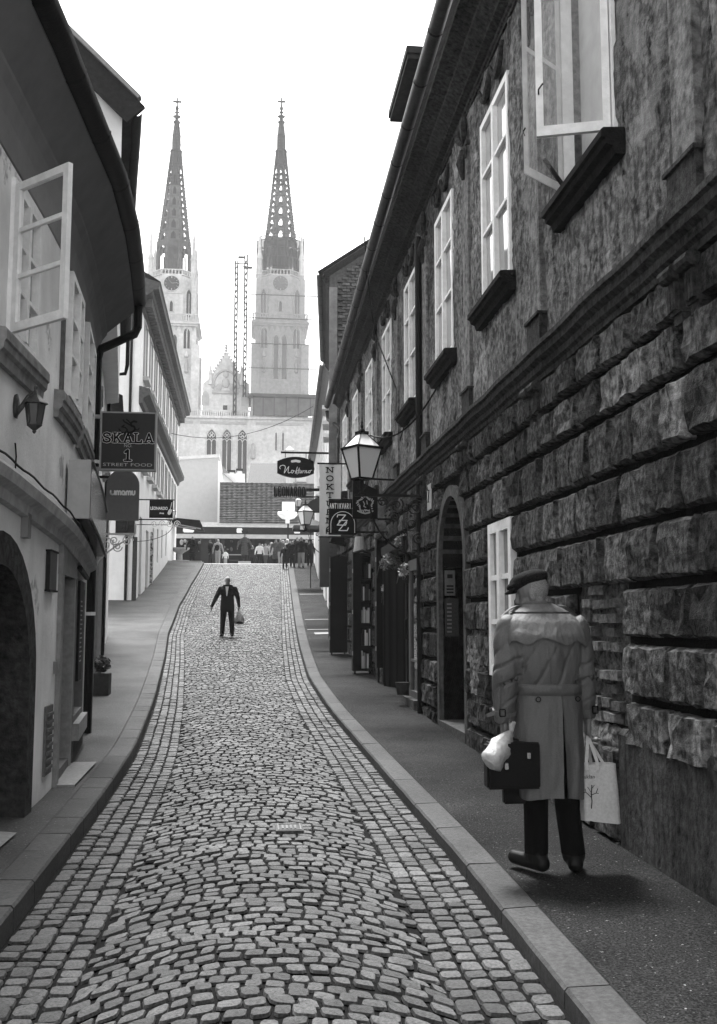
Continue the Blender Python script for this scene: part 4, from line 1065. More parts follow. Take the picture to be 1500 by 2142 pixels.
def letters(mb, word, x0, z0, w, h, sw, T, serif=.16, d=.004, gap=None, slant=0.0):
    gap = w * .18 if gap is None else gap; x = x0
    for ch in word:
        if ch != ' ':
            st, se = LET[ch]
            for p in st: ribbon(mb, [(x + (a + slant * b) * w, z0 + b * h) for a, b in p], sw, T, d)
            for e_ in se:
                a, b = e_[0], e_[1]
                if serif:
                    if len(e_) > 2: ribbon(mb, [(x + a * w, z0 + (b - serif * .6) * h), (x + a * w, z0 + (b + serif * .6) * h)], sw * .8, T, d)
                    else: ribbon(mb, [(x + (a - serif) * w, z0 + b * h), (x + (a + serif) * w, z0 + b * h)], sw * .75, T, d)
        x += w + gap
    return x
def font_text(s, size, T, m_, parent, name="lettering", d=.004, align='CENTER', stretch=1.0):
    cu_ = bpy.data.curves.new("t", 'FONT'); cu_.body = s; cu_.size = size; cu_.align_x = align; cu_.resolution_u = 3
    ob = bpy.data.objects.new("t", cu_); me = bpy.data.meshes.new_from_object(ob)
    q = MB(); q.add([T(v.co.x * stretch, v.co.y, d) for v in me.vertices], [tuple(p.vertices) for p in me.polygons], IDT)
    bpy.data.objects.remove(ob); bpy.data.curves.remove(cu_); bpy.data.meshes.remove(me)
    return q.build(name, m_, parent, fixn=False)
def face(X, Y, Z): return lambda u, w, d: (X + u, Y - d, Z + w)      # a plane facing down the street
def spiral(c, r0, r1, a0, turns, n, plane, sgn=1):
    out = []
    for i in range(n + 1):
        t = i / n; r = r0 + (r1 - r0) * t; a = a0 + sgn * turns * 2 * math.pi * t
        out.append(plane(c[0] + r * math.cos(a), c[1] + r * math.sin(a)))
    return out
M_letp = mat("pale_lettering", .9); M_letk = mat("black_lettering", .006)
M_blk = mat("black_sign", .001, .003, 12, .5, spec=.08)

# ------------------------------------------------------------------ street lamps on scrolled wall brackets
M_opal = mat("opal_glass", .75, rough=.25, spec=.5)
def street_lamp(P, wallx, sc, label, deep=True, tilt=R(28)):
    # P: centre of the lantern's foot on the arm; the arm runs to the wall along X
    r = root("street_lamp", (wallx, P.y, P.z), label, "street lamp")
    q = MB(); w = wallx - P.x
    q.bar((P.x - .10 * sc, P.y, P.z), (wallx, P.y, P.z), .035 * sc, .035 * sc); q.bar((wallx - .02, P.y, P.z + .1 * sc), (wallx - .02, P.y, P.z - 1.0 * sc), .05 * sc, .03 * sc)
    q.build("arm", M_iron, r)
    pl_ = lambda a, b: (a, P.y, b)
    q = MB()
    q.tube([(wallx - .05, P.y, P.z - .85 * sc)] + [(wallx - .05 - (w - .15) * math.sin(t * 1.45), P.y, P.z - .85 * sc + .80 * sc * (1 - math.cos(t * 1.5))) for t in np.linspace(.1, 1, 9)], .014 * sc, 6)
    for (cx_, cz_, r0, a0, sg) in ((wallx - .16 * sc, P.z - .17 * sc, .13, 0, 1), (wallx - .42 * sc, P.z - .13 * sc, .10, 1, -1), (wallx - .22 * sc, P.z - .40 * sc, .11, 2, 1), (wallx - .62 * sc, P.z - .09 * sc, .07, 0, 1), (wallx - .45 * sc, P.z - .30 * sc, .08, 3, -1), (wallx - .12 * sc, P.z - .60 * sc, .08, 1, 1)):
        q.tube(spiral((cx_, cz_), r0 * sc, .012 * sc, a0, 1.8, 22, pl_, sg), .010 * sc, 5)
    for k in range(10): q.ball((wallx - .1 * sc - .06 * k * sc, P.y - .01, P.z - (.12 + .08 * (k % 3)) * sc), .018 * sc, n=6, m=4)
    q.build("scrollwork", M_iron, r, kind="stuff")
    # lantern
    c, s_ = math.cos(tilt), math.sin(tilt)
    T = lambda a, b, z: (P.x + sc * (a * c - b * s_), P.y + sc * (a * s_ + b * c), P.z + sc * z)
    q = MB(T); q.tube([(0, 0, 0), (0, 0, .20)], .03, 8); q.lathe([(.05, .0), (.055, .03), (.03, .05)], n=8)
    for a in range(4):
        w_ = a * math.pi / 2; q.tube([(.02 * math.cos(w_), .02 * math.sin(w_), .05), (.09 * math.cos(w_), .09 * math.sin(w_), .12), (.11 * math.cos(w_), .11 * math.sin(w_), .22)], .009, 5)
    b0, b1, z0, z1, z2 = .105, .20, .23, .66, .86
    cor = [(1, 1), (-1, 1), (-1, -1), (1, -1)]
    for i in range(4):
        a, b = cor[i], cor[(i + 1) % 4]
        q.bar((a[0] * b0, a[1] * b0, z0), (a[0] * b1, a[1] * b1, z1), .022); q.bar((a[0] * b1, a[1] * b1, z1), (a[0] * .055, a[1] * .055, z2), .016)
        q.bar((a[0] * b0, a[1] * b0, z0), (b[0] * b0, b[1] * b0, z0), .026); q.bar((a[0] * b1 * 1.04, a[1] * b1 * 1.04, z1), (b[0] * b1 * 1.04, b[1] * b1 * 1.04, z1), .03)
    q.box(-.07, .07, -.07, .07, z2, z2 + .04); q.lathe([(.05, z2 + .04), (.035, z2 + .07), (.015, z2 + .09), (.022, z2 + .12), (.012, z2 + .15), (.016, z2 + .17), (.004, z2 + .20)], n=8)
    lan = q.build("lantern", M_iron, r)
    for i in range(4):
        a, b = cor[i], cor[(i + 1) % 4]
        g = MB(T); g.add([(a[0] * b0, a[1] * b0, z0), (b[0] * b0, b[1] * b0, z0), (b[0] * b1, b[1] * b1, z1), (a[0] * b1, a[1] * b1, z1)], [(0, 1, 2, 3)]); g.build("pane", M_opal, lan, fixn=False)
        g = MB(T); g.add([(a[0] * b1, a[1] * b1, z1), (b[0] * b1, b[1] * b1, z1), (b[0] * .055, b[1] * .055, z2), (a[0] * .055, a[1] * .055, z2)], [(0, 1, 2, 3)]); g.build("roof_pane", M_opal, lan, fixn=False)
    return r
LP = aty(757, 1036, 13.8)
street_lamp(LP, XR, 1.0, "black iron street lamp with frosted panes on a scrolled bracket by the arched door")
LP2 = aty(639, 1112, 33)
street_lamp(LP2, WR(33) + .0, 1.0, "smaller looking iron street lamp on its bracket above the crowd beside the brick-gabled house")
LP3 = aty(624, 1066, 55)
street_lamp(LP3, WR(55), .75, "far street lamp on the pale house near the market")
LP4 = aty(356, 1098, 40.5)
street_lamp(LP4 + Vector((0, 0, 0)), FX(41), .8, "street lamp hanging over the left pavement by the violin sign")

# carriage lantern on the old house
lw = Vector((WLn(7.0), 7.0, 0)); lc = aty(73, 868, 7.0)
r = root("wall_lantern", (lw.x, 7.0, 2.9), "small six-sided carriage lantern hanging from a curved arm on the old house", "lantern")
M_bronze = mat("aged_bronze", .06, .13, 20, .45, .2, metal=.4)
zt = aty(70, 812, 7.0).z; zb = aty(72, 915, 7.0).z; hL = zt - zb
q = MB(); q.lathe([(.045, 0), (.05, .02), (.03, .03)], n=10, T=lambda a, b, z: (lw.x + z, 7.0 + a, zt - .13 + b * 1.8))
q.tube([(lw.x + .01, 7.0, zt - .18), (lw.x + .05, 7.0, zt - .13), (lw.x + .09, 7.0, zt - .06), (lc.x - .02, 7.0, zt - .03), (lc.x, 7.0, zt - .035)], [.022, .018, .015, .014, .012], 7); q.build("arm", M_bronze, r)
H_ = lambda a, b, z: (lc.x + a, 7.0 + b, zt + z)
q = MB(H_); q.lathe([(.008, .02), (.014, .01), (.010, -.01), (.02, -.03), (.03, -.05), (.045, -.07), (.085, -.105), (.088, -.112), (.06, -.115)], n=6); q.build("hood", M_bronze, r)
q = MB(H_)
for k in range(6):
    w_ = k * math.pi / 3; q.tube([(.066 * math.cos(w_), .066 * math.sin(w_), -.112), (.046 * math.cos(w_), .046 * math.sin(w_), -.25)], .006, 4)
q.lathe([(.05, -.245), (.052, -.262), (.03, -.28), (.012, -.295), (.014, -.305), (.004, -.318)], n=6); cg = q.build("cage", M_bronze, r)
for k in range(6):
    a, b = k * math.pi / 3, (k + 1) * math.pi / 3
    g = MB(H_); g.add([(.064 * math.cos(a), .064 * math.sin(a), -.114), (.064 * math.cos(b), .064 * math.sin(b), -.114), (.045 * math.cos(b), .045 * math.sin(b), -.248), (.045 * math.cos(a), .045 * math.sin(a), -.248)], [(0, 1, 2, 3)]); g.build("pane", glass_mat("lantern_pane", .12, .1), cg, fixn=False)
q = MB(TL); q.tube([(7.02, .01, 2.75), (7.05, .012, 2.66), (7.03, .012, 2.5)], .006, 5); q.build("cable", M_iron, r)

# ------------------------------------------------------------------ signs on the left
def rect_px(x0, y0, x1, y1, Y):
    a = aty(x0, y1, Y); b = aty(x1, y0, Y); return a.x, b.x, a.z, b.z
# box sign with the dragon
Y = 11.2; x0, x1, z0, z1 = rect_px(208, 863, 328, 983, Y)
r = root("box_sign", ((x0 + x1) / 2, Y, z0), "square dark sign with dragon and the words SKALA NO. 1 STREET FOOD", "sign")
q = MB(); q.box(x0 + .012, x1 - .012, Y, Y + .10, z0 + .012, z1 - .012); q.build("panel", mat("grey_sign", .055, .065, 20, .5), r)
q = MB(); q.box(x0, x0 + .016, Y - .006, Y + .106, z0, z1); q.box(x1 - .016, x1, Y - .006, Y + .106, z0, z1); q.box(x0 + .016, x1 - .016, Y - .006, Y + .106, z0, z0 + .016); q.box(x0 + .016, x1 - .016, Y - .006, Y + .106, z1 - .016, z1); q.build("frame", mat("alu_frame", .35, rough=.4), r)
for z_ in (z0, z1 - .07): q = MB(); q.box(WLn(11.2) - .02, x0, Y + .03, Y + .07, z_, z_ + .04); q.build("mounting_arm", mat("alu_frame", .35), r)
FT = face((x0 + x1) / 2, Y, z0); W_ = x1 - x0; H_s = z1 - z0
q = MB(); letters(q, "SKALA", -.46 * W_, .475 * H_s, .158 * W_, .155 * H_s, .050 * W_, FT, .24, .004, gap=.030 * W_); letters(q, "1", -.09 * W_, .17 * H_s, .18 * W_, .17 * H_s, .062 * W_, FT, .34, .004); q.build("lettering_outline", M_letp, r, fixn=False)
q = MB(); letters(q, "SKALA", -.46 * W_, .475 * H_s, .158 * W_, .155 * H_s, .034 * W_, FT, .22, .011, gap=.030 * W_); letters(q, "1", -.09 * W_, .17 * H_s, .18 * W_, .17 * H_s, .046 * W_, FT, .32, .011); q.build("lettering", M_letk, r, fixn=False)
font_text("NO.", .052, lambda a, b, d: FT(a, b + .395 * H_s, d), mat("grey_lettering", .5), r)
font_text("STREET FOOD", .050, lambda a, b, d: FT(a * 1.25, b + .07 * H_s, d), mat("grey_lettering", .5), r, stretch=1.35)
q = MB(); DG = lambda a, b, d: FT(a * W_, (b + .64) * H_s, d)
ribbon(q, [(-.17, .06), (-.12, .0), (-.04, .0), (-.02, .05), (-.06, .09), (-.12, .10), (-.08, .13)], .022, DG, .005)
ribbon(q, [(-.04, .02), (.02, .0), (.08, .02), (.12, .06), (.10, .11), (.05, .12), (.04, .17), (.09, .20), (.14, .19)], .034, DG, .005)
ribbon(q, [(.05, .12), (-.02, .16), (-.08, .19), (-.10, .22)], .024, DG, .005); ribbon(q, [(.06, .13), (.0, .20), (-.04, .23)], .020, DG, .005)
ribbon(q, [(.12, .06), (.17, .05), (.19, .08)], .018, DG, .005); ribbon(q, [(.04, .0), (.03, -.05), (.07, -.06)], .018, DG, .005); ribbon(q, [(-.06, .0), (-.07, -.05), (-.03, -.06)], .018, DG, .005)
q.build("dragon_emblem", M_letk, r, fixn=False)
# arched sign
Y = 12.7; x0, x1, z0, z1 = rect_px(221, 982, 292, 1088, Y); W_ = x1 - x0; H_s = z1 - z0
r = root("arched_sign", ((x0 + x1) / 2, Y, z0), "grey round-topped sign with the word umami in thin pale letters", "sign")
poly = [(x0, z0), (x1, z0)] + [(a, b) for a, b in arc((x0 + x1) / 2, z1 - W_ / 2, W_ / 2, 0, math.pi, 14)]
q = MB(); q.prism(poly, Y, Y + .05); q.build("panel", mat("mid_grey_sign", .17, .2, 20, .5), r)
FT = face(x0, Y, z0); q = MB(); lw_ = .021
def U(u, w): return (u * W_, (w) * H_s)
xs = .10; bz_ = .50; hh = .09
def arcpts(cx_, cz_, rx, rz, a0, a1, n=8): return [(cx_ + rx * math.cos(a0 + (a1 - a0) * i / n), cz_ + rz * math.sin(a0 + (a1 - a0) * i / n)) for i in range(n + 1)]
s1 = [(.10, .57), (.10, .53)] + arcpts(.165, .53, .065, .03, math.pi, 2 * math.pi) + [(.23, .57), (.23, .50)]
s2 = [(.27, .50)] + arcpts(.305, .54, .035, .03, math.pi, 0) + [(.34, .50)] + arcpts(.375, .54, .035, .03, math.pi, 0) + [(.41, .50)]
s3 = arcpts(.49, .535, .045, .035, 0, 2 * math.pi, 12) + [(.535, .50)]
s4 = [(.58, .50)] + arcpts(.615, .54, .035, .03, math.pi, 0) + [(.65, .50)] + arcpts(.685, .54, .035, .03, math.pi, 0) + [(.72, .50)]
s5 = [(.76, .57), (.76, .53)] + arcpts(.80, .53, .04, .03, math.pi, 2 * math.pi) + [(.84, .57)]
for st in (s1, s2, s3, s4, s5): ribbon(q, [U(a + .03, b) for a, b in st], lw_, FT)
q.build("lettering", M_letp, r, fixn=False)
q = MB(); q.bar((WLn(12.7) + .0, Y + .025, z1 - .1), (x0 + .05, Y + .025, z1 - .1), .03); q.build("arm", M_iron, r)
# unused white scroll bracket
Y = 16.0; a = aty(205, 1117, Y); b = aty(283, 1117, Y)
r = root("scroll_bracket", (a.x, Y, a.z), "white wrought-iron scroll bracket on the gabled house", "bracket")
pl_ = lambda u, w: (u, Y, w)
M_wir = mat("white_iron", .4, .5, 20, .5); q = MB(); q.bar((WLn(16) - .0, Y, a.z), (b.x, Y, b.z), .03); q.bar((b.x, Y, b.z), (b.x, Y, b.z + .16), .03); q.build("bar", M_wir, r)
q = MB()
q.tube([(WLn(16) + .03, Y, a.z - .55)] + [(WLn(16) + .03 + (b.x - WLn(16) - .1) * t, Y, a.z - .55 + .50 * t ** .6) for t in np.linspace(.1, 1, 8)], .014, 5)
for (cx_, cz_, rr_, sg) in ((b.x - .12, a.z - .10, .09, 1), (b.x - .32, a.z - .10, .08, -1), (a.x + .12, a.z - .16, .12, 1), (a.x + .3, a.z - .2, .08, -1)): q.tube(spiral((cx_, cz_), rr_, .01, 0, 1.7, 20, pl_, sg), .010, 5)
q.build("scrolls", M_wir, r, kind="stuff")
# violin sign
Y = 30.0; x0, x1, z0, z1 = rect_px(312, 1047, 362, 1083, Y)
r = root("hanging_sign", ((x0 + x1) / 2, Y, z0), "small black hanging sign reading LEONARDO with a violin over the left pavement", "sign")
q = MB(); q.box(x0, x1, Y, Y + .06, z0, z1); q.build("panel", M_blk, r)
FT = face((x0 + x1) / 2, Y, z0); font_text("LEONARDO", .13, lambda a, b, d: FT(a - .06, b + .24, d), M_letp, r, stretch=.72); font_text("shop", .07, lambda a, b, d: FT(a + .02, b + .12, d), M_letp, r)
q = MB(); ribbon(q, [(.26, .20), (.31, .46)], .02, FT); ribbon(q, [(.24, .14), (.27, .22)], .10, FT); q.build("violin_emblem", mat("grey_lettering", .5), r, fixn=False)
for a_, b_ in (((-3.95, Y + .03, z1 + .02), (x1 + .05, Y + .03, z1 + .02)), ((-3.95, Y + .03, z0 - .05), (x1, Y + .03, z0 - .05))): q = MB(); q.bar(a_, b_, .032); q.build("arm", M_iron, r)
q = MB(); pl2 = lambda u, w: (u, Y + .03, w)
for k in range(4): q.tube(spiral((x0 + .15 + .22 * k, z0 - .17), .10, .012, 0, 1.6, 18, pl2, 1 if k % 2 else -1), .012, 5)
q.build("scrolls", M_wir, r, kind="stuff")
# light box along the old house wall
r = root("light_box", (WLn(10) + .1, 10, 2.5), "long unlit light box sign with grimy glass face fixed along the old house wall", "sign")
TB = lambda u, n, z: (WLn(u) + n, u, z + bz(u) - 2.36)
q = MB(TB); q.box(8.95, 8.98, .02, .215, 2.47, 2.99); q.build("end_cap", mat("pale_cap", .35, .45, 10, .6, .2), r)
q = MB(TB); q.sweep([(.02, 2.47), (.20, 2.47), (.22, 2.49), (.22, 2.97), (.20, 2.99), (.02, 2.99), (.02, 2.47)], [(lambda a, b, u=u: (u, a, b)) for u in np.linspace(8.98, 11.75, 10)]); q.build("box", mat("lightbox_face", .03, .12, 5, .18, .1, streak=.5, spec=.5, blot=.3), r)
q = MB(TB); q.tube([(9.0, .225, 2.99), (10.4, .225, 2.99), (11.75, .225, 2.99)], .012, 5); q.tube([(9.0, .225, 2.47), (10.4, .225, 2.47), (11.75, .225, 2.47)], .012, 5); q.build("edge_trim", mat("pale_strip", .55), r)

# ------------------------------------------------------------------ signs on the right
Y = 17.2; x0, x1, z0, z1 = rect_px(688, 1048, 746, 1118, Y); W_ = x1 - x0; H_s = z1 - z0
r = root("antique_sign", ((x0 + x1) / 2, Y, z0), "square black sign reading ANTIKVARIJA above an arch with interlaced Z letters", "sign")
q = MB(); q.box(x0, x1, Y, Y + .08, z0, z1); q.build("panel", M_blk, r)
FT = face((x0 + x1) / 2, Y, z0)
q = MB(); letters(q, "ANTIKVARIJA", -.475 * W_, .77 * H_s, .070 * W_, .15 * H_s, .020 * W_, FT, 0, gap=.018 * W_); q.build("lettering", M_letp, r, fixn=False)
q = MB(); ribbon(q, [(-.43 * W_, .06 * H_s)] + [(.43 * W_ * math.cos(t), (.32 + .36 * math.sin(t)) * H_s) for t in np.linspace(math.pi, 0, 15)] + [(.43 * W_, .06 * H_s)], .022 * W_, FT)
for (ox, oz) in ((-.03, .16), (.03, .0)):
    ribbon(q, [((-.17 + ox) * W_, (.36 + oz) * H_s), ((-.15 + ox) * W_, (.42 + oz) * H_s), ((.13 + ox) * W_, (.42 + oz) * H_s), ((-.17 + ox) * W_, (.12 + oz) * H_s), ((.13 + ox) * W_, (.12 + oz) * H_s), ((.17 + ox) * W_, (.20 + oz) * H_s)], .036 * W_, FT)
q.build("monogram", M_letp, r, fixn=False)
for a_, b_ in (((x0, Y + .04, z1 + .02), (XR, Y + .04, z1 + .02)), ((x1, Y + .04, z0 + .05), (XR, Y + .04, z0 + .05))): q = MB(); q.bar(a_, b_, .03); q.build("arm", M_iron, r)
Y = 16.2; x0, x1, z0, z1 = rect_px(738, 1000, 790, 1085, Y); W_ = x1 - x0; H_s = z1 - z0
r = root("crest_sign", ((x0 + x1) / 2, Y, z0), "black hanging sign with a pale wreathed crest beneath the street lamp", "sign")
q = MB(); q.prism([(x0, z0), (x1, z0), (x1, z1 - .30 * H_s), (x0, z1)], Y, Y + .07); q.build("panel", M_blk, r)
FT = face((x0 + x1) / 2, Y, z0); q = MB()
for k in range(26):
    t = k / 26 * 2 * math.pi; ra = .26 * W_ * (1 + .14 * math.sin(5 * t)); ribbon(q, [(ra * math.cos(t), .36 * H_s + ra * math.sin(t)), (ra * 1.2 * math.cos(t + .15), .36 * H_s + ra * 1.2 * math.sin(t + .15))], .02, FT)
ribbon(q, [(-.30 * W_, .19 * H_s), (-.15 * W_, .15 * H_s), (0, .13 * H_s), (.15 * W_, .15 * H_s), (.30 * W_, .19 * H_s)], .025, FT)
ribbon(q, [(-.08 * W_, .42 * H_s), (-.03 * W_, .36 * H_s), (-.06 * W_, .30 * H_s), (.02 * W_, .28 * H_s)], .014, FT); ribbon(q, [(.06 * W_, .44 * H_s), (.08 * W_, .36 * H_s)], .014, FT)
q.build("crest_emblem", mat("soft_lettering", .42), r, fixn=False)
for a_, b_ in (((x0, Y + .03, z1), (XR, Y + .03, z1 - .03)), ((x1, Y + .03, z0), (XR, Y + .03, z0))): q = MB(); q.bar(a_, b_, .03); q.build("arm", M_iron, r)
# banner
Y = 21.0; x0, x1, z0, z1 = rect_px(668, 972, 713, 1121, Y); W_ = x1 - x0; H_s = z1 - z0
r = root("cloth_banner", ((x0 + x1) / 2, Y, z0), "tall white cloth banner reading NOKTURNO downwards, hung from a rod", "banner")
q = MB(); q.sheet([[(x0 + W_ * i / 8, Y + .02 * math.sin(i * 1.1 + j * .25), z0 + H_s * j / 10) for i in range(9)] for j in range(11)]); q.build("cloth", mat("white_cloth", .65, .75, 6, .9), r, smooth=True)
q = MB(); FT = face(x0, Y - .03, z0)
for k, ch in enumerate("NOKTURNO"):
    letters(q, ch, .30 * W_, (.885 - .118 * k) * H_s, .36 * W_, .070 * H_s, .052 * W_, FT, .16)
letters(q, "F", .26 * W_, .03 * H_s, .3 * W_, .06 * H_s, .05 * W_, FT, 0)
q.build("lettering", mat("charcoal_lettering", .02), r, fixn=False)
q = MB(); q.bar((x0 - .05, Y, z1 + .02), (XR, Y, z1 + .02), .03); q.bar((x0 - .02, Y, z0 - .02), (XR, Y, z0 - .02), .025); q.build("rod", M_iron, r)
# oval hanging sign
Y = 28.6; x0, x1, z0, z1 = rect_px(580, 956, 657, 998, Y); W_ = x1 - x0; H_s = z1 - z0; xm = (x0 + x1) / 2
r = root("barrel_sign", (xm, Y, z0), "black barrel-shaped hanging sign reading Nokturno in white script", "sign")
poly = [(x0, z0 + .22 * H_s)] + [(xm + W_ / 2 * t, z0 + .22 * H_s * t * t) for t in np.linspace(-.9, .9, 11)] + [(x1, z0 + .22 * H_s), (x1, z1 - .22 * H_s)] + [(xm + W_ / 2 * t, z1 - .22 * H_s * t * t) for t in np.linspace(.9, -.9, 11)] + [(x0, z1 - .22 * H_s)]
q = MB(); q.prism(poly, Y, Y + .14); q.build("panel", M_blk, r)
FT = face(x0, Y, z0); q = MB(); SW = .018 * W_
def S(pts): ribbon(q, [(a * W_, b * H_s) for a, b in pts], SW, FT)
S([(.08, .40), (.06, .46), (.09, .55), (.15, .58), (.20, .56), (.22, .48), (.19, .20), (.31, .52), (.29, .25), (.31, .20), (.36, .24)])
S([(.43, .34), (.39, .34), (.375, .24), (.41, .20), (.44, .26), (.43, .34), (.47, .30)]); S([(.545, .50), (.49, .19)]); S([(.50, .28), (.55, .34)]); S([(.52, .27), (.54, .16)])
S([(.60, .46), (.565, .24), (.585, .20)]); S([(.57, .36), (.62, .36)]); S([(.625, .34), (.61, .24), (.64, .21), (.665, .33), (.655, .22)])
S([(.69, .22), (.70, .33), (.71, .31), (.74, .33)]); S([(.75, .22), (.77, .33), (.80, .33), (.795, .22), (.82, .24)]); S([(.89, .34), (.85, .32), (.84, .24), (.88, .22), (.90, .29), (.89, .34), (.94, .36)])
q.build("script_lettering", mat("white_lettering", .7), r, fixn=False)
q = MB(); ribbon(q, [(.40 * W_, .77 * H_s), (.50 * W_, .80 * H_s), (.60 * W_, .77 * H_s)], .12 * H_s, FT); q.build("ribbon_emblem", mat("white_lettering", .7), r, fixn=False)
q = MB(); q.bar((x0 + .1, Y + .07, z1 + .13), (WR(28.6) + .1, Y + .07, z1 + .13), .05); q.bar((xm - .3, Y + .07, z1 - .02), (xm - .3, Y + .07, z1 + .13), .02); q.bar((xm + .3, Y + .07, z1 - .02), (xm + .3, Y + .07, z1 + .13), .02); q.build("arm", M_iron, r)
# cut-out letter sign
Y = 34.0; x0, x1, z0, z1 = rect_px(571, 1019, 641, 1038, Y); W_ = x1 - x0; H_s = z1 - z0
r = root("cutout_letter_sign", ((x0 + x1) / 2, Y, z0), "dark cut-out letters LEONARDO on a projecting rail below the barrel sign", "sign")
q = MB(); FT = face(x0, Y, z0)
q.box(x0 + .03, x1, Y + .02, Y + .06, z0 + .1 * H_s, z0 + .8 * H_s); q.build("backing", mat("grey_sign2", .05, .09, 12), r)
q = MB(); letters(q, "LEONARDO", .03 * W_, .0, .095 * W_, H_s, .035 * W_, FT, .1, gap=.025 * W_); q.build("lettering", M_letk, r, fixn=False)
for a_, b_, w__ in (((x1, Y + .04, z0 + .75 * H_s), (WR(34), Y + .04, z0 + .75 * H_s), .09), ((x1 - .2, Y + .04, z0), (WR(34), Y + .04, z0), .04)): q = MB(); q.bar(a_, b_, w__); q.build("arm", M_iron, r)
# half-round dark sign
Y = 37.0; x0, x1, z0, z1 = rect_px(638, 1040, 668, 1072, Y)
r = root("half_round_sign", (x1, Y, z0), "plain dark half-round sign standing out from the wall behind the second lamp", "sign")
q = MB(); q.prism([(x1 + .3, z0)] + [(x1 + .1 - (x1 + .1 - x0) * math.cos(t), z0 + (z1 - z0) * math.sin(t)) for t in np.linspace(0, math.pi / 2, 9)] + [(x1 + .3, z1)], Y, Y + .08); q.build("panel", mat("grey_sign", .06), r)
q = MB(); q.bar((x1, Y + .04, (z0 + z1) / 2), (WR(37) + .1, Y + .04, (z0 + z1) / 2), .05); q.build("arm", M_iron, r)
# poster boards by the shop
Y = 17.6; x0, x1, z0, z1 = rect_px(786, 1040, 808, 1120, Y)
q = MB(); q.prism([(x0, z0), (x1, z0 + .12), (x1, z1), (x0, z1)], Y, Y + .03); o = q.build("notice_board", mat("notice_paper", .06, .3, 5, .7, contrast=1.6)); tag(o, "grey notice board hung above the antique shop opening", "board")

# ------------------------------------------------------------------ antique shop: book cabinets, books, hanging plants
M_cab = mat("cabinet_black", .001, .004, 10, .55, .2)
def cabinet(x0, x1, y0, y1, z0, z1, label, shelf=None, legs=True):
    r = root("book_cabinet", ((x0 + x1) / 2, y0, gz(y0) + HKR), label, "cabinet")
    q = MB()
    if shelf:
        sx0, sx1 = shelf
        q.box(x0, sx0, y0, y1, z0, z1); q.box(sx1, x1, y0, y1, z0, z1); q.box(sx0, sx1, y1 - .03, y1, z0, z1)
        q.box(sx0, sx1, y0, y1 - .03, z0, z0 + .05); q.box(sx0, sx1, y0, y1 - .03, z1 - .05, z1)
    else: q.box(x0, x1, y0, y1, z0, z1)
    q.build("case", M_cab, r)
    if legs:
        for a in (x0 + .05, x1 - .05): q = MB(); q.bar((a, (y0 + y1) / 2, gz(y0) + HKR), (a, (y0 + y1) / 2, z0), .035); q.build("leg", M_iron, r)
    q = MB(); q.tube([(x0 - .0, (y0 + y1) / 2, z1), ((x0 + x1) / 2, (y0 + y1) / 2, z1 + .06), (x1, (y0 + y1) / 2, z1)], .03, 6); q.build("cresting", M_cab, r)
    for k in range(3): q = MB(); q.box(x0 - .012, x0, y0 + .02, y0 + .06, z0 + .3 + .8 * k, z0 + .38 + .8 * k); q.build("hinge", mat("worn_brass", .4), r)
    return r
x0 = aty(737, 1300, 19.7).x; x1 = aty(779, 1300, 19.7).x; z0 = aty(750, 1403, 19.7).z; z1 = aty(750, 1158, 19.7).z
s0, s1 = aty(754, 1300, 19.7).x, aty(776, 1300, 19.7).x
c2 = cabinet(x0, x1, 19.55, 19.85, z0, z1, "open black book cabinet with five shelves of books beside the antique shop", (s0, s1))
rbk = random.Random(8); nb = 5; grp = "books in the open cabinet"
for k in range(nb):
    zb_ = z0 + .05 + (z1 - z0 - .1) * k / nb
    q = MB(); q.box(s0, s1, 19.56, 19.82, zb_ - .02, zb_); q.build("shelf", M_cab, c2)
    x = s0 + .012
    while x < s1 - .03:
        w = rbk.uniform(.022, .045); h = rbk.uniform(.22, .34)
        if x + w > s1: break
        if rbk.random() < .85:
            q = MB(); q.box(x, x + w - .003, 19.60, 19.78, zb_ + .001, zb_ + h); v = rbk.choice((.03, .08, .2, .4, .6, .7)); b_ = q.build("book", mat("book_%d" % int(v * 100), v, rough=.7))
            tag(b_, "old book standing on a shelf of the open black cabinet", "book", grp)
        x += w
x0 = aty(690, 1300, 23.8).x; x1 = aty(708, 1300, 23.8).x
cabinet(x0, x1 + .2, 23.7, 23.95, aty(700, 1365, 23.8).z, aty(700, 1166, 23.8).z, "narrow closed black cabinet furthest up from the antique shop opening")
x0 = aty(788, 1300, 17.98).x; x1 = aty(806, 1300, 17.98).x
cabinet(x0, x1 + .04, 18.0, 18.25, aty(790, 1397, 18).z, aty(790, 1128, 18).z, "tall dark cabinet door folded back against the edge of the shop opening")
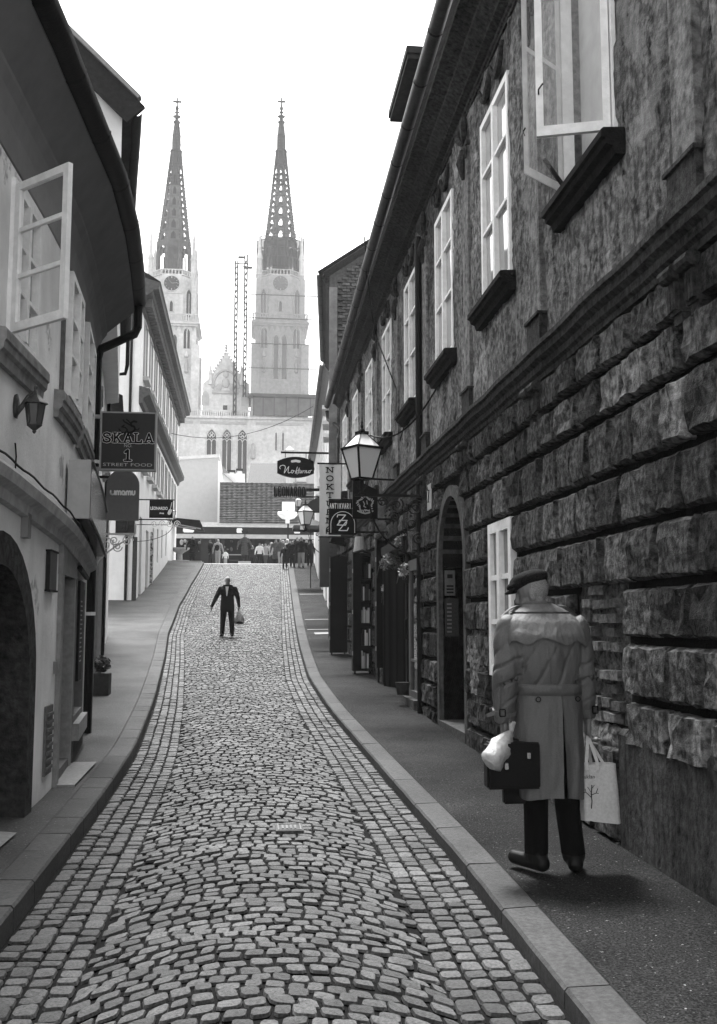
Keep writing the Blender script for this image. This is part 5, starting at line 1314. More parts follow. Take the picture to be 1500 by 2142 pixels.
# dark cloth and small display in the doorway
q = MB(); x0 = aty(806, 1300, 16.4).x; x1 = aty(856, 1300, 15.6).x
q.sheet([[(x0 + (x1 - x0) * i / 10, 16.6 - .9 * i / 10 + .03 * math.sin(i * 2.2), z) for i in range(11)] for z in (aty(820, 1440, 16).z, 1.6, aty(820, 1190, 16).z)])
o = q.build("door_curtain", mat("black_cloth", .001, .002, 6, .95)); tag(o, "black cloth hanging in the opening of the antique shop", "curtain")
def hanging_plant(px, py, Y, rr_, label, seed):
    c = aty(px, py, Y); r = root("hanging_plant", (c.x, c.y, c.z), label, "plant")
    q = MB(); q.lathe([(.02, -.16), (.08, -.15), (.11, -.03), (.115, 0)], c.x, c.y, 10, T=lambda a, b, z: (a, b, z + c.z - .03)); q.build("basket", mat("dark_planter", .03), r)
    q = MB()
    for k in range(3):
        w_ = k * 2.1; q.tube([(c.x + .1 * math.cos(w_), c.y + .1 * math.sin(w_), c.z), (c.x, c.y, c.z + .45)], .004, 4)
    q.tube([(c.x, c.y, c.z + .45), (XR, c.y, c.z + .5)], .01, 4); q.build("chain", M_iron, r)
    leafy("foliage", (c.x, c.y, c.z + .0), rr_, rr_, rr_ * .9, 420, .032, M_leafp, r, seed)
    n = MB()
    rr2 = random.Random(seed)
    for k in range(9):
        w_ = rr2.uniform(0, 6.28); L = rr2.uniform(.15, .3); n.tube([(c.x, c.y, c.z), (c.x + rr_ * math.cos(w_), c.y + rr_ * math.sin(w_), c.z - .02), (c.x + rr_ * 1.25 * math.cos(w_), c.y + rr_ * 1.25 * math.sin(w_), c.z - L)], .004, 4)
    n.build("stems", M_leaf, r, kind="stuff")
hanging_plant(818, 1178, 17.0, .20, "variegated leafy plant in a basket hung over the antique shop cloth", 1)
hanging_plant(845, 1135, 15.6, .15, "trailing plant hung highest at the antique shop door", 2)
hanging_plant(812, 1232, 17.2, .12, "small round leafy plant hung low before the black cloth", 3)
hanging_plant(856, 1195, 15.3, .17, "spiky drooping plant hung beside the pale shop door", 4)
q = MB(); c = aty(862, 1450, 14.5); q.lathe([(.08, 0), (.11, .16), (.115, .18)], 2.28, 14.9, 10, T=lambda a, b, z: (a, b, z + gz(14.9) + HKR + .16)); o = q.build("plant_pot", mat("dark_planter", .03)); tag(o, "dark flower pot on the step of the pale shop door", "pot")
# lantern-like dark signs and white shade further up
c0 = aty(700, 1128, 24.6)
q = MB(); q.prism([(c0.x - .12, c0.z - .06), (c0.x + .45, c0.z - .2), (c0.x + .5, c0.z - .05), (c0.x - .05, c0.z + .1)], 24.5, 24.9); o = q.build("folded_awning", mat("black_cloth", .006)); tag(o, "small folded black awning above the closed cabinet", "awning")
q = MB(); c0 = aty(752, 1140, 20.5); q.lathe([(.13, -.15), (.09, .17)], c0.x, 20.5, 12, T=lambda a, b, z: (a, b, z + c0.z)); o = q.build("lamp_shade", mat("white_shade", .4, .5, 12)); tag(o, "white conical shade fixed above the open book cabinet", "lamp")
# glazed case further up on the right pavement
x0, x1, z0, z1 = rect_px(668, 1122, 680, 1228, 27.5)
q = MB(); q.box(x0, x1 + .12, 27.4, 27.6, z0, z1); o = q.build("display_case", mat("case_dark", .02, .05, 6, .3, spec=.7)); tag(o, "tall narrow dark display case below the banner", "case")

# ------------------------------------------------------------------ wires
def wire(pts, r, label):
    q = MB(); q.tube(pts, r, 5); o = q.build("wire", M_iron); tag(o, label, "wire")
def sag(a, b, s, n=14): return [tuple(Vector(a).lerp(Vector(b), i / n) + Vector((0, 0, -s * 4 * (i / n) * (1 - i / n)))) for i in range(n + 1)]
wire(sag(aty(262, 870, 60), aty(655, 850, 58), 1.6), .018, "thin cable sagging across the street before the cathedral")
wire(sag((XR - .02, 12.9, 4.6), LP + Vector((.12, 0, .85)), .25), .012, "lamp cable looping from the plaster wall to the lantern")
wire([tuple(aty(x, y, 17.2)) for x, y in ((762, 495), (768, 560), (775, 640), (785, 700))] + [(XR - .04, 16.35, 5.4), (XR - .04, 16.4, 4.7), (XR - .05, 15.9, 4.45), (XR - .05, 15.2, 4.7)], .012, "loose cable hanging from the zinc gutter down the plaster wall")
# ------------------------------------------------------------------ the square at the top of the street
q = MB(); q.sheet([[(x, y, z) for x in (-30, -2.62, 2.3, 30)] for y, z in ((CREST, gz(CREST) + .005), (CREST + 1.5, PLAZA), (118, PLAZA))])
tag(q.build("market_square", M_plaza, origin=(0, 80, PLAZA), fixn=False), kind="structure")
q = MB(); q.box(-8, -2.75, CREST - .2, CREST + .25, 4, gz(CREST) + .16); tag(q.build("square_kerb", mat("plaza_kerb", .3, .4, 10), origin=(-5, CREST, 4.5)), kind="structure")
# market hall
YM = 76.0
def mx(px, py=1110, Y=YM): return aty(px, py, Y).x
def mz(py, Y=YM, px=520): return aty(px, py, Y).z
hall = root("market_hall", (1.0, YM, PLAZA), "low market hall with long tiled roof, dark sign fascia and shadowy stalls", "building")
xl, xr = mx(330), mx(668)
q = MB(); q.box(xl, xr, YM - .1, YM + .25, mz(1103), mz(1093.5)); q.build("gutter_board", mat("white_fascia", .35, .45, 6), hall)
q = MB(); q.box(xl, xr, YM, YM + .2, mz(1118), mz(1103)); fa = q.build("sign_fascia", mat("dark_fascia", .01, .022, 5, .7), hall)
q = MB(); q.box(xl, xr, YM - .05, YM + .3, mz(1126.5), mz(1118)); q.build("beam", mat("pale_beam", .28, .36, 5), hall)
for (a, b, c) in ((383, 406, 'o'), (495, 507, 'r'), (615, 628, 'o')):
    q = MB(); cx_, hw = (mx(a) + mx(b)) / 2, (mx(b) - mx(a)) / 2; zc_, hh = (mz(1115) + mz(1105)) / 2, (mz(1105) - mz(1115)) / 2
    q.prism([(cx_ + hw * sx, zc_ + hh * sz) for sx, sz in ((-1, -.5), (-.8, -1), (.8, -1), (1, -.5), (1, .5), (.8, 1), (-.8, 1), (-1, .5))], YM - .04, YM - .005); q.build("plate", mat("pale_plate", .55 if c == 'o' else .35), fa)
RY0, RY1 = YM - .3, YM + 7; z0r, z1r = mz(1094, RY0), mz(1010, RY1)
nrow = 25
for k in range(nrow):
    t0, t1 = k / nrow, (k + 1) / nrow; q = MB()
    ya, yb = RY0 + (RY1 - RY0) * t0, RY0 + (RY1 - RY0) * t1; za, zb = z0r + (z1r - z0r) * t0, z0r + (z1r - z0r) * t1
    xa = mx(459, 1090, ya); n_ = 40; xb = mx(665, 1050, ya)
    up = [(xa + (xb - xa) * i / n_, ya, za + .10 + .03 * (i % 2) + random.uniform(-.01, .02)) for i in range(n_ + 1)]
    dn = [(xa + (xb - xa) * i / n_, ya, za - .02) for i in range(n_ + 1)]
    bk = [(xa + (xb - xa) * i / n_, yb + .02, zb + .03) for i in range(n_ + 1)]
    q.sheet([dn, up, bk]); q.build("tile_course", mat("hall_tile", .03, .10, 2.5, .9, .3, 20, rnd=.15, contrast=1.3), hall, fixn=False)
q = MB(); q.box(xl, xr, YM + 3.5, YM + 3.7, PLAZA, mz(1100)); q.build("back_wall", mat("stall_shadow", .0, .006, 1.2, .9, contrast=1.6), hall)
for px in (430, 447, 466, 530, 560, 648):
    q = MB(); w_ = .35 if px in (430,) else .1; q.box(mx(px) - w_, mx(px) + w_, YM + .5, YM + .8, PLAZA, mz(1126)); q.build("post" if w_ < .2 else "stall_panel", mat("stall_grey", .012, .03, 3), hall)
rs = random.Random(4)
for k in range(26):
    px = rs.uniform(375, 640); py = rs.uniform(1128, 1150); c = aty(px, py, YM + 1.2); s_ = rs.uniform(.05, .16)
    q = MB(); q.ball((c.x, c.y, c.z), s_, s_, s_ * rs.uniform(.7, 1.6), 7, 5); o = q.build("stall_good", mat("goods_%d" % (k % 4), (.25, .1, .05, .15)[k % 4])); tag(o, "pale bundle hanging in the shadowy market stalls", "goods", "goods in the market stalls")
# grey block with pale coping
r = root("grey_block", (-4, 84, PLAZA), "plain grey rendered block with white coping beside the market roof", "building")
YG = 84.0; x0, x1 = aty(340, 1000, YG).x, aty(456, 1000, YG).x
zt0, zt1 = aty(370, 962, YG).z, aty(456, 957, YG).z
q = MB(); q.prism([(x0, PLAZA), (x1, PLAZA), (x1, zt1), (x0, zt0 - .1)], YG, YG + 9); q.build("wall", mat("grey_render", .36, .42, 3, .9, .15), r)
q = MB(); q.prism([(x0, zt0 - .1), (x1 + .12, zt1), (x1 + .12, zt1 + .28), (x0, zt0 + .18)], YG - .12, YG + 9); q.build("coping", mat("white_coping", .45, .55, 4), r)
q = MB(); q.prism([(YG, PLAZA), (YG + 9, PLAZA), (YG + 9, zt1 - 2), (YG, zt1 - .3)], x1, x1 + .25, axis=0); q.build("lit_side_wall", M_wht, r)  # side face made paler than the front: its light is put into the colour
# tiled house and chimneys between market and cathedral
r = root("tiled_house", (6, 112, PLAZA), "house with fine tiled roof and small skylights below the cathedral", "building")
YT = 112.0
q = MB(); a, b = aty(518, 1012, YT), aty(662, 1012, YT); c, d = aty(524, 969, YT + 4), aty(662, 969, YT + 4); q.add([tuple(a), tuple(b), tuple(d), tuple(c)], [(0, 1, 2, 3)]); q.build("roof", mat("fine_tile", .11, .18, 9, .9, .3), r)
q = MB(); q.box(a.x, b.x, YT + .2, YT + 4, PLAZA, a.z); q.build("wall", M_wht, r)
for px, py in ((606, 1004), (630, 1003)):
    q = MB(); c = aty(px, py, YT + .6); q.box(c.x - .55, c.x + .55, c.y - .3, c.y, c.z - .3, c.z + .45); q.build("skylight", mat("white_fascia", .6), r)
r2 = root("chimney_house", (-1, 118, PLAZA), "white gabled outbuilding with two chimneys behind the grey block", "building")
q = MB(); a, b = aty(462, 985, 118), aty(512, 1012, 118); q.box(a.x, b.x, 118, 124, PLAZA, b.z + 1.2); q.build("wall", M_wht, r2)
q = MB(); q.add([tuple(aty(458, 983, 117)), tuple(aty(492, 1013, 117)), tuple(aty(492, 1005, 123)), tuple(aty(466, 975, 123))], [(0, 1, 2, 3)]); q.build("roof", M_tile, r2)
for px, py, w_ in ((485, 988, 5), (501, 985, 5)):
    a = aty(px - w_, 1012, 119); b = aty(px + w_, py, 119); q = MB(); q.box(a.x, b.x, 119, 120, a.z - 1, b.z); c_ = q.build("chimney", M_wht, r2); q = MB(); q.box(a.x - .15, b.x + .15, 118.85, 120.15, b.z, b.z + .25); q.build("chimney_cap", M_iron, c_)
a = aty(598, 962, 112); b = aty(614, 941, 112); q = MB(); q.box(a.x, b.x, 112, 113, a.z - 3, b.z); c_ = q.build("chimney", mat("chimney_pale", .3), r); q = MB(); q.lathe([(.75, 0), (.1, .5)], (a.x + b.x) / 2, 112.5, 4, ph=math.pi / 4, T=lambda u, v, z: (u, v, z + b.z)); q.build("chimney_cap", mat("white_fascia", .6), c_)
# white board and tarpaulin on a post, parasol, awning
Y = 69.0; x0, x1, z0, z1 = rect_px(590, 1050, 617, 1068, Y)
r = root("white_board", ((x0 + x1) / 2, Y, PLAZA), "blank white board on a post above the market crowd", "board")
q = MB(); q.box(x0, x1, Y, Y + .06, z0, z1); q.build("panel", mat("bright_white", .7), r); q = MB(); q.bar(((x0 + x1) / 2, Y + .05, PLAZA), ((x0 + x1) / 2, Y + .05, z0), .08); q.build("post", M_iron, r)
Y = 68.4; c = aty(602, 1078, Y)
r = root("white_tarpaulin", (c.x, Y, PLAZA), "white tarpaulin bundle with a hanging tail below the white board", "tarpaulin")
q = MB(); k_ = 14
q.sheet([[(c.x + .65 * math.cos(w) * s_ * (1 + .18 * math.sin(3 * w)), Y + .25 * math.sin(w) * s_, c.z + dz + .05 * math.sin(5 * w)) for w in np.linspace(0, 2 * math.pi, k_)] for s_, dz in ((.3, .26), (.95, .20), (1.0, .02), (.7, -.2), (.2, -.26))]); q.build("cloth", mat("bright_white", .7), r, smooth=True)
q = MB(); a = aty(597, 1083, Y); b = aty(606, 1095, Y); q.box(a.x, b.x, Y - .05, Y, b.z, a.z); q.build("tail", mat("bright_white", .7), r); q = MB(); q.bar((c.x, Y, PLAZA), (c.x, Y, c.z), .06); q.build("pole", M_iron, r)
Y = 47.0; c = aty(646, 1090, Y); gzz = gz(Y) + HKR
r = root("parasol", (c.x + .1, Y, gzz), "grey square parasol with a pale label on its valance near the top of the street", "parasol")
q = MB(); hw = .85; zt_, ze = c.z + .12, c.z - .28
for i in range(4):
    cs = [(-1, -1), (1, -1), (1, 1), (-1, 1)]; a, b = cs[i], cs[(i + 1) % 4]
    q.add([(c.x + .1, Y, zt_), (c.x + .1 + hw * a[0], Y + hw * a[1], ze), (c.x + .1 + hw * b[0], Y + hw * b[1], ze)], [(0, 1, 2)])
    q.add([(c.x + .1 + hw * a[0], Y + hw * a[1], ze), (c.x + .1 + hw * b[0], Y + hw * b[1], ze), (c.x + .1 + hw * b[0], Y + hw * b[1], ze - .16), (c.x + .1 + hw * a[0], Y + hw * a[1], ze - .16)], [(0, 1, 2, 3)])
q.build("canopy", mat("grey_canvas", .08, .13, 6), r); q = MB(); q.tube([(c.x + .1, Y, gzz), (c.x + .1, Y, zt_)], .025, 6); q.build("pole", M_iron, r)
q = MB(); q.box(c.x - .45, c.x - .2, Y - hw - .02, Y - hw - .005, ze - .2, ze - .03); q.build("label", mat("pale_plate2", .55), r)
Y = 62.0
r = root("dark_awning", (-4.6, Y, 7.8), "sloping black awning at the far end of the cornice building", "awning")
a, b, c, d = aty(366, 1082, Y), aty(418, 1088, Y), aty(424, 1104, Y), aty(366, 1092, Y)
q = MB(); q.prism([(a.x - .3, a.z), (b.x, b.z), (c.x, c.z), (d.x - .3, d.z)], Y, Y + 3); q.build("canopy", mat("black_cloth", .006), r)
q = MB(); a, b = aty(368, 1096, Y), aty(420, 1106, Y); q.bar(tuple(a), tuple(b), .1, .05); a, b = aty(366, 1101, Y), aty(410, 1106, Y); q.bar(tuple(a), tuple(b), .06, .05); q.build("awning_arm", mat("pale_beam", .5), r, kind="stuff")
# fountain bowl
Y = 63.5; c = aty(376, 1172, Y)
r = root("fountain", (c.x, Y, PLAZA), "pale stone fountain bowl at the edge of the square", "fountain")
q = MB(); zb = PLAZA; q.lathe([(.75, zb), (.75, zb + .3), (.62, zb + .34)], c.x, Y, 16); q.build("basin", mat("pale_stone", .3, .4, 8), r)
q = MB(); q.lathe([(.18, zb + .34), (.16, zb + .75), (.30, zb + .85), (.62, zb + 1.05), (.66, zb + 1.12), (.58, zb + 1.12)], c.x, Y, 16); q.build("bowl", mat("pale_stone", .5), r)

# ------------------------------------------------------------------ cathedral
YC = 230.0
cz = lambda py, Y=YC, px=470: aty(px, py, Y).z
cxp = lambda px, Y=YC, py=700: aty(px, py, Y).x
cath = root("cathedral", (cxp(476), YC, 11), "pale stone cathedral with two tall openwork spires, the right one under repair", "cathedral")
M_lime2 = mat("limestone", .32, .54, 1.4, .9, .4, 6, streak=.3, blot=.3, bloscale=.14, contrast=1.2)
M_lime3 = mat("limestone_shadow", .26, .38, .9, .9, .3, 6)
M_spL = mat("weathered_limestone", .06, .12, .9, .9, .4, 5, blot=.35, bloscale=.15)
M_spD = mat("sooty_limestone", .008, .02, .9, .9, .4, 5)
M_void = mat("dark_opening", .012, .03, .4)
def oct8(ap, fr): return [(fr, -ap), (ap, -fr), (ap, fr), (fr, ap), (-fr, ap), (-ap, fr), (-ap, -fr), (-fr, -ap)]
def lancet(w, h, n=5):          # pointed arch outline, base centre at 0,0
    hw = w / 2; hs = h - w * .95
    L = [(-hw, 0), (-hw, hs)]; L += [(-hw + w * (1 - math.cos(t)), hs + w * .98 * math.sin(t)) for t in np.linspace(.2, 1.047, n)]
    Rr = [(-a, b) for a, b in reversed(L[:-1])]
    return L + Rr
def tower(px, Yc):
    xc = cxp(px, Yc, 450); Z = lambda py: aty(px, py, Yc).z
    T = lambda a, b, z: (xc + a, Yc + b, z)
    q = MB(T); hs = 5.7
    q.box(-hs, hs, -hs, hs, 10, Z(690)); 
    for sx in (-1, 1):
        for sy in (-1, 1): q.box(sx * hs - .9, sx * hs + .9, sy * hs - .9, sy * hs + .9, 10, Z(735))
    tw = q.build("tower", M_lime2, cath)
    q = MB(T)
    for d, p0, p1 in ((.5, 697, 693), (.9, 693, 689), (.6, 689, 687)): q.box(-hs - d, hs + d, -hs - d, hs + d, Z(p0), Z(p1))
    q.build("tower_cornice", M_lime2, tw)
    for k in range(9):
        q = MB(T); a = -hs + 2 * hs * (k + .5) / 9; q.add([(a - .45, -hs - .12, Z(697)), (a + .45, -hs - .12, Z(697)), (a, -hs - .12, Z(708))], [(0, 1, 2)]); q.build("corbel", M_lime3, tw)
    # belfry stage
    q = MB(T); oc = oct8(5.0, 2.65); z0, z1 = Z(687), Z(592)
    V = [(a, b, z0) for a, b in oc] + [(a, b, z1) for a, b in oc]; q.add(V, [tuple(range(8)), tuple(range(8, 16))] + [(i, (i + 1) % 8, 8 + (i + 1) % 8, 8 + i) for i in range(8)])
    for sx in (-1, 1):
        for sy in (-1, 1):
            q.box(sx * 5.1 - .55, sx * 5.1 + .55, sy * 5.1 - .55, sy * 5.1 + .55, z0, Z(600))
    bel = q.build("belfry", M_lime2, tw)
    for sx in (-1, 1):
        for sy in (-1, 1):
            q = MB(T); q.lathe([(.62, Z(600)), (.62, Z(560)), (.75, Z(558)), (.42, Z(545)), (.30, Z(520)), (.34, Z(518)), (.02, Z(498))], sx * 4.9, sy * 4.9, 6); q.build("pinnacle", M_lime2, tw)
    # balustrade on the cornice
    q = MB(T); q.box(-hs - .6, hs + .6, -hs - .7, -hs - .45, Z(674.5), Z(672.5)); q.box(-hs - .6, hs + .6, -hs - .7, -hs - .45, Z(688), Z(686.5))
    q.box(hs + .35, hs + .6, -hs - .45, hs, Z(674.5), Z(672.5)); q.build("balustrade_rail", M_lime2, tw)
    q = MB(T)
    for k in range(24): a = -hs - .5 + (2 * hs + 1) * k / 23; q.box(a - .14, a + .14, -hs - .65, -hs - .5, Z(686.5), Z(674.5))
    q.build("balusters", M_lime2, tw, kind="stuff")
    # clock
    q = MB(T); zc_ = Z(608); rc = 1.95; q.box(-2.25, 2.25, -5.15, -5.0, zc_ - 2.3, zc_ + 2.3); ck = q.build("clock_panel", M_lime2, tw)
    q = MB(T); q.prism([(rc * math.cos(t), zc_ + rc * math.sin(t)) for t in np.linspace(0, 2 * math.pi, 25)[:-1]], -5.25, -5.15); q.build("clock_face", mat("clock_dark", .03, .05, 1), tw)
    q = MB(T)
    for k in range(24): a, b = k * math.pi / 12, (k + 1) * math.pi / 12; q.add([(r_ * math.cos(t), -5.27, zc_ + r_ * math.sin(t)) for r_, t in ((rc, a), (rc, b), (rc * .9, b), (rc * .9, a))], [(0, 1, 2, 3)])
    for k in range(12): w = k * math.pi / 6; q.bar((1.2 * math.cos(w), -5.28, zc_ + 1.2 * math.sin(w)), (1.65 * math.cos(w), -5.28, zc_ + 1.65 * math.sin(w)), .16, .03)
    q.bar((0, -5.3, zc_), (-.7, -5.3, zc_ + .9), .14, .03); q.bar((0, -5.3, zc_), (1.3, -5.3, zc_ + .15), .12, .03); q.build("clock_hands_and_hours", M_lime2, tw, kind="stuff")
    def opening(a, b, z, w, h, nx=0, ny=-1, name="opening"):
        q = MB(T); tx, ty = -ny, nx
        pts = lancet(w, h); q.add([(a + u * tx + nx * .06, b + u * ty + ny * .06, z + v) for u, v in pts], [tuple(range(len(pts)))]); op = q.build(name, M_void, tw, fixn=False)
        q = MB(T); P = [(a + u * tx + nx * .1, b + u * ty + ny * .1, z + v) for u, v in pts]; q.tube(P, .16, 4, cap=False)
        if w > 1.4: q.tube([(a + nx * .1, b + ny * .1, z), (a + nx * .1, b + ny * .1, z + h * .8)], .12, 4)
        q.build("tracery", M_lime2, tw)
    opening(0, -5.0, Z(665), 1.0, 2.7)
    dg = 1 / math.sqrt(2)
    for sx in (-1, 1): opening(sx * 3.83, -3.83, Z(672), 1.9, 6.8, sx * dg, -dg)
    opening(-.95, -5.7, Z(805), 1.35, 10.6); opening(.95, -5.7, Z(805), 1.35, 10.6)
    for sx in (-1, 1): opening(sx * 3.7, -5.7, Z(742), 1.7, 5.2, name="blind_arch")
    for sy in (-1, 1): opening(5.7, sy * 1.2, Z(805), 1.2, 10.6, 1, 0)
    # statues under canopies on the shaft
    for sx in (-1, 1):
        q = MB(T); q.lathe([(.0, Z(795)), (.45, Z(791)), (.5, Z(790)), (.36, Z(786)), (.42, Z(776)), (.25, Z(769)), (.28, Z(766)), (.0, Z(763))], sx * 3.7, -6.0, 8); q.build("statue", M_lime3, tw)
        q = MB(T); q.lathe([(.5, Z(760)), (.55, Z(757)), (.0, Z(745))], sx * 3.7, -5.95, 6); q.build("canopy", M_lime2, tw)
    # upper gallery and open lantern
    q = MB(T); oc = oct8(4.6, 2.3); 
    for (za, zb, k) in ((596, 590, 1.0), (590, 588, 1.1), (579, 577, 1.04)):
        V = [(a * k, b * k, Z(za)) for a, b in oc] + [(a * k, b * k, Z(zb)) for a, b in oc]; q.add(V, [tuple(range(8)), tuple(range(8, 16))] + [(i, (i + 1) % 8, 8 + (i + 1) % 8, 8 + i) for i in range(8)])
    q.build("gallery", M_lime2, tw)
    q = MB(T)
    for i in range(8):
        a, b = oc[i], oc[(i + 1) % 8]
        for k in range(6): t = k / 6; q.box(a[0] + (b[0] - a[0]) * t - .12, a[0] + (b[0] - a[0]) * t + .12, a[1] + (b[1] - a[1]) * t - .12, a[1] + (b[1] - a[1]) * t + .12, Z(588), Z(579))
    q.build("gallery_balusters", M_lime2, tw, kind="stuff")
    q = MB(T); ol = oct8(3.6, 1.5); z0, z1 = Z(580), Z(512)
    for i in range(8):
        a, b = ol[i], ol[(i + 1) % 8]
        q.tube([(a[0], a[1], z0), (a[0], a[1], z1)], .42, 6)
        # arch head between the piers
        for k in range(6):
            t0, t1 = k / 6, (k + 1) / 6; h = lambda t: Z(540) + 2.0 * math.sin(math.pi * t)
            P = lambda t, z: (a[0] + (b[0] - a[0]) * t, a[1] + (b[1] - a[1]) * t, z); q.add([P(t0, h(t0)), P(t1, h(t1)), P(t1, z1), P(t0, z1)], [(0, 1, 2, 3)])
        m_ = ((a[0] + b[0]) / 2, (a[1] + b[1]) / 2); q.tube([(m_[0], m_[1], z0), (m_[0], m_[1], Z(530))], .13, 4)
    q.box(-1.6, 1.6, -1.6, 1.6, z0, z1); q.build("lantern_stage", M_spL, tw)
    # spire: eight ribs, tiers of pierced panels, crockets, finial
    tiers = [513, 490, 464, 440, 416, 393, 370, 346, 318]
    hwid = lambda py: float(np.interp(py, [222, 236, 285, 318, 400, 440, 490, 513], [.25, .55, .85, 1.2, 2.25, 2.8, 3.5, 3.9]))
    def ring(py, s=1.0): r_ = hwid(py) * s; return [(r_ * math.cos(math.pi / 8 + k * math.pi / 4), r_ * math.sin(math.pi / 8 + k * math.pi / 4), Z(py)) for k in range(8)]
    for ti in range(len(tiers) - 1):
        q = MB(T); A_, B_ = ring(tiers[ti]), ring(tiers[ti + 1])
        for k in range(8):
            a, b, c, d = [Vector(v) for v in (A_[k], A_[(k + 1) % 8], B_[(k + 1) % 8], B_[k])]
            P = lambda u, v: tuple((a.lerp(b, u)).lerp(d.lerp(c, u), v))
            if ti < 7:
                hole = [(.30, .12), (.70, .12), (.70, .55), (.5, .86), (.30, .55)]; out = [(0, 0), (1, 0), (1, .6), (.5, 1), (0, .6)]
                for i in range(5):
                    j = (i + 1) % 5; q.add([P(*out[i]), P(*out[j]), P(*hole[j]), P(*hole[i])], [(0, 1, 2, 3)])
                q.add([P(0, .6), P(.5, 1), P(0, 1)], [(0, 1, 2)]); q.add([P(1, .6), P(1, 1), P(.5, 1)], [(0, 1, 2)])
            else: q.add([P(0, 0), P(1, 0), P(1, 1), P(0, 1)], [(0, 1, 2, 3)])
            q.tube([tuple(a), tuple(d)], .17, 4)
        for k in range(8): q.bar(A_[k], A_[(k + 1) % 8], .34, .3)
        q.build("spire_tier", M_spL if ti < 5 else M_spD, tw, fixn=False)
    if px < 400:
        q = MB(T); q.lathe([(hwid(513) * .62, Z(513)), (hwid(400) * .62, Z(400)), (hwid(330) * .5, Z(330))], n=8); q.build("spire_dark_fill", M_void, tw)  # added dark cone, shade behind the pierced openings put into its colour
    q = MB(T)
    q.lathe([(1.45, Z(319)), (1.5, Z(316)), (1.0, Z(314)), (1.0, Z(285)), (1.15, Z(284)), (.9, Z(282)), (.62, Z(258)), (.85, Z(257)), (.9, Z(255)), (.45, Z(252)), (.40, Z(245)), (1.0, Z(244)), (.35, Z(242)), (.28, Z(237)), (.62, Z(235)), (.2, Z(233)), (.5, Z(227)), (.22, Z(221)), (.1, Z(219))], n=8)
    q.build("spire_head", M_spD, tw)
    q = MB(T); q.bar((0, 0, Z(221)), (0, 0, Z(204.5)), .36); q.bar((-1.0, 0, Z(212.5)), (1.0, 0, Z(212.5)), .40); q.build("cross", mat("dark_cross", .01), tw)
    q = MB(T)
    for k in range(8):
        w = math.pi / 8 + k * math.pi / 4; py = 508.
        while py > 262:
            r_ = hwid(py); s_ = .18 + .2 * r_ / 4; c, s2 = math.cos(w), math.sin(w)
            q.add([(r_ * c, r_ * s2, Z(py) - s_ * .7), ((r_ + s_ * 1.5) * c, (r_ + s_ * 1.5) * s2, Z(py) + s_ * .5), (r_ * c, r_ * s2, Z(py) + s_ * .8), ((r_ + .4 * s_) * c - s_ * .5 * s2, (r_ + .4 * s_) * s2 + s_ * .5 * c, Z(py)), ((r_ + .4 * s_) * c + s_ * .5 * s2, (r_ + .4 * s_) * s2 - s_ * .5 * c, Z(py))], [(0, 1, 3), (1, 2, 3), (0, 1, 4), (1, 2, 4)])
            py -= 6.5
    q.build("crockets", M_spL, tw, fixn=False, kind="stuff")
    return tw, T, Z
towL = tower(366, 232.0)
towR = tower(587, 232.0)
# facade between and below the towers
q = MB(); xa, xb = cxp(240), cxp(720); q.box(xa, xb, YC - 5, YC + 3, 9, cz(881)); q.build("facade", M_lime2, cath)
q = MB(); q.box(xa, xb, YC - 5.6, YC - 4.6, cz(885), cz(880)); q.box(xa, xb, YC - 5.3, YC - 5, cz(870), cz(867.5)); q.build("parapet_rail", M_lime2, cath)
q = MB()
for k in range(110): a = xa + (xb - xa) * k / 109; q.box(a - .16, a + .16, YC - 5.3, YC - 5.0, cz(880), cz(870))
q.build("parapet_balusters", M_lime2, cath, kind="stuff")
for a, b in ((424, 518), (537, 634), (340, 410)):
    q = MB(); q.box(cxp(a), cxp(b), YC - 5.15, YC - 5.0, cz(896), cz(891)); q.build("frieze_panel", M_lime3, cath)
gx_ = lambda px: cxp(px, YC - 4.6, 820)
q = MB(); q.prism([(gx_(424), cz(872)), (gx_(521), cz(872)), (gx_(521), cz(812)), (gx_(505), cz(800)), (gx_(472), cz(746)), (gx_(440), cz(800)), (gx_(424), cz(812))], YC - 4.6, YC + 3); q.build("gable", M_lime2, cath)
q = MB()
for k in range(10):
    t = k / 9
    for s_ in (-1, 1): c = Vector((gx_(472) + s_ * (gx_(505) - gx_(472)) * t, 0, cz(746) + (cz(800) - cz(746)) * t)); q.ball((c.x, YC - 4.6, c.z + .2), .35, n=5, m=4)
q.build("gable_crockets", M_lime2, cath, kind="stuff")
q = MB(); q.lathe([(.5, cz(746)), (.18, cz(741)), (.5, cz(739)), (.15, cz(736)), (.4, cz(734)), (.1, cz(731)), (.05, cz(723))], gx_(472), YC - 4.6, 6); q.bar((gx_(472) - .5, YC - 4.6, cz(727)), (gx_(472) + .5, YC - 4.6, cz(727)), .18); q.build("gable_finial", M_lime3, cath)
for px in (440, 505):
    q = MB(); q.lathe([(.5, cz(815)), (.4, cz(795)), (.5, cz(793)), (.02, cz(768))], gx_(px), YC - 4.8, 6); q.build("pinnacle", M_lime2, cath)
q = MB(); cx_, zz_ = gx_(472), cz(822); P = [(cx_ + 2.9 * math.cos(t), YC - 4.75, zz_ + 4.2 * math.sin(t)) for t in np.linspace(0, math.pi, 13)]; q.tube(P, .28, 5); q.bar((cx_ - 3, YC - 4.8, zz_ - .9), (cx_ + 3, YC - 4.8, zz_ - .9), .5, .7)
for (dx, dz, s_) in ((0, 1.2, .9), (-1.5, .2, .7), (1.5, .2, .7), (0, 3.2, .6), (-2.2, -.3, .5), (2.2, -.3, .5)): q.ball((cx_ + dx, YC - 4.75, zz_ + dz), s_, .3, s_ * 1.3, 8, 6)
q.build("tympanum_relief", M_lime3, cath, kind="stuff")
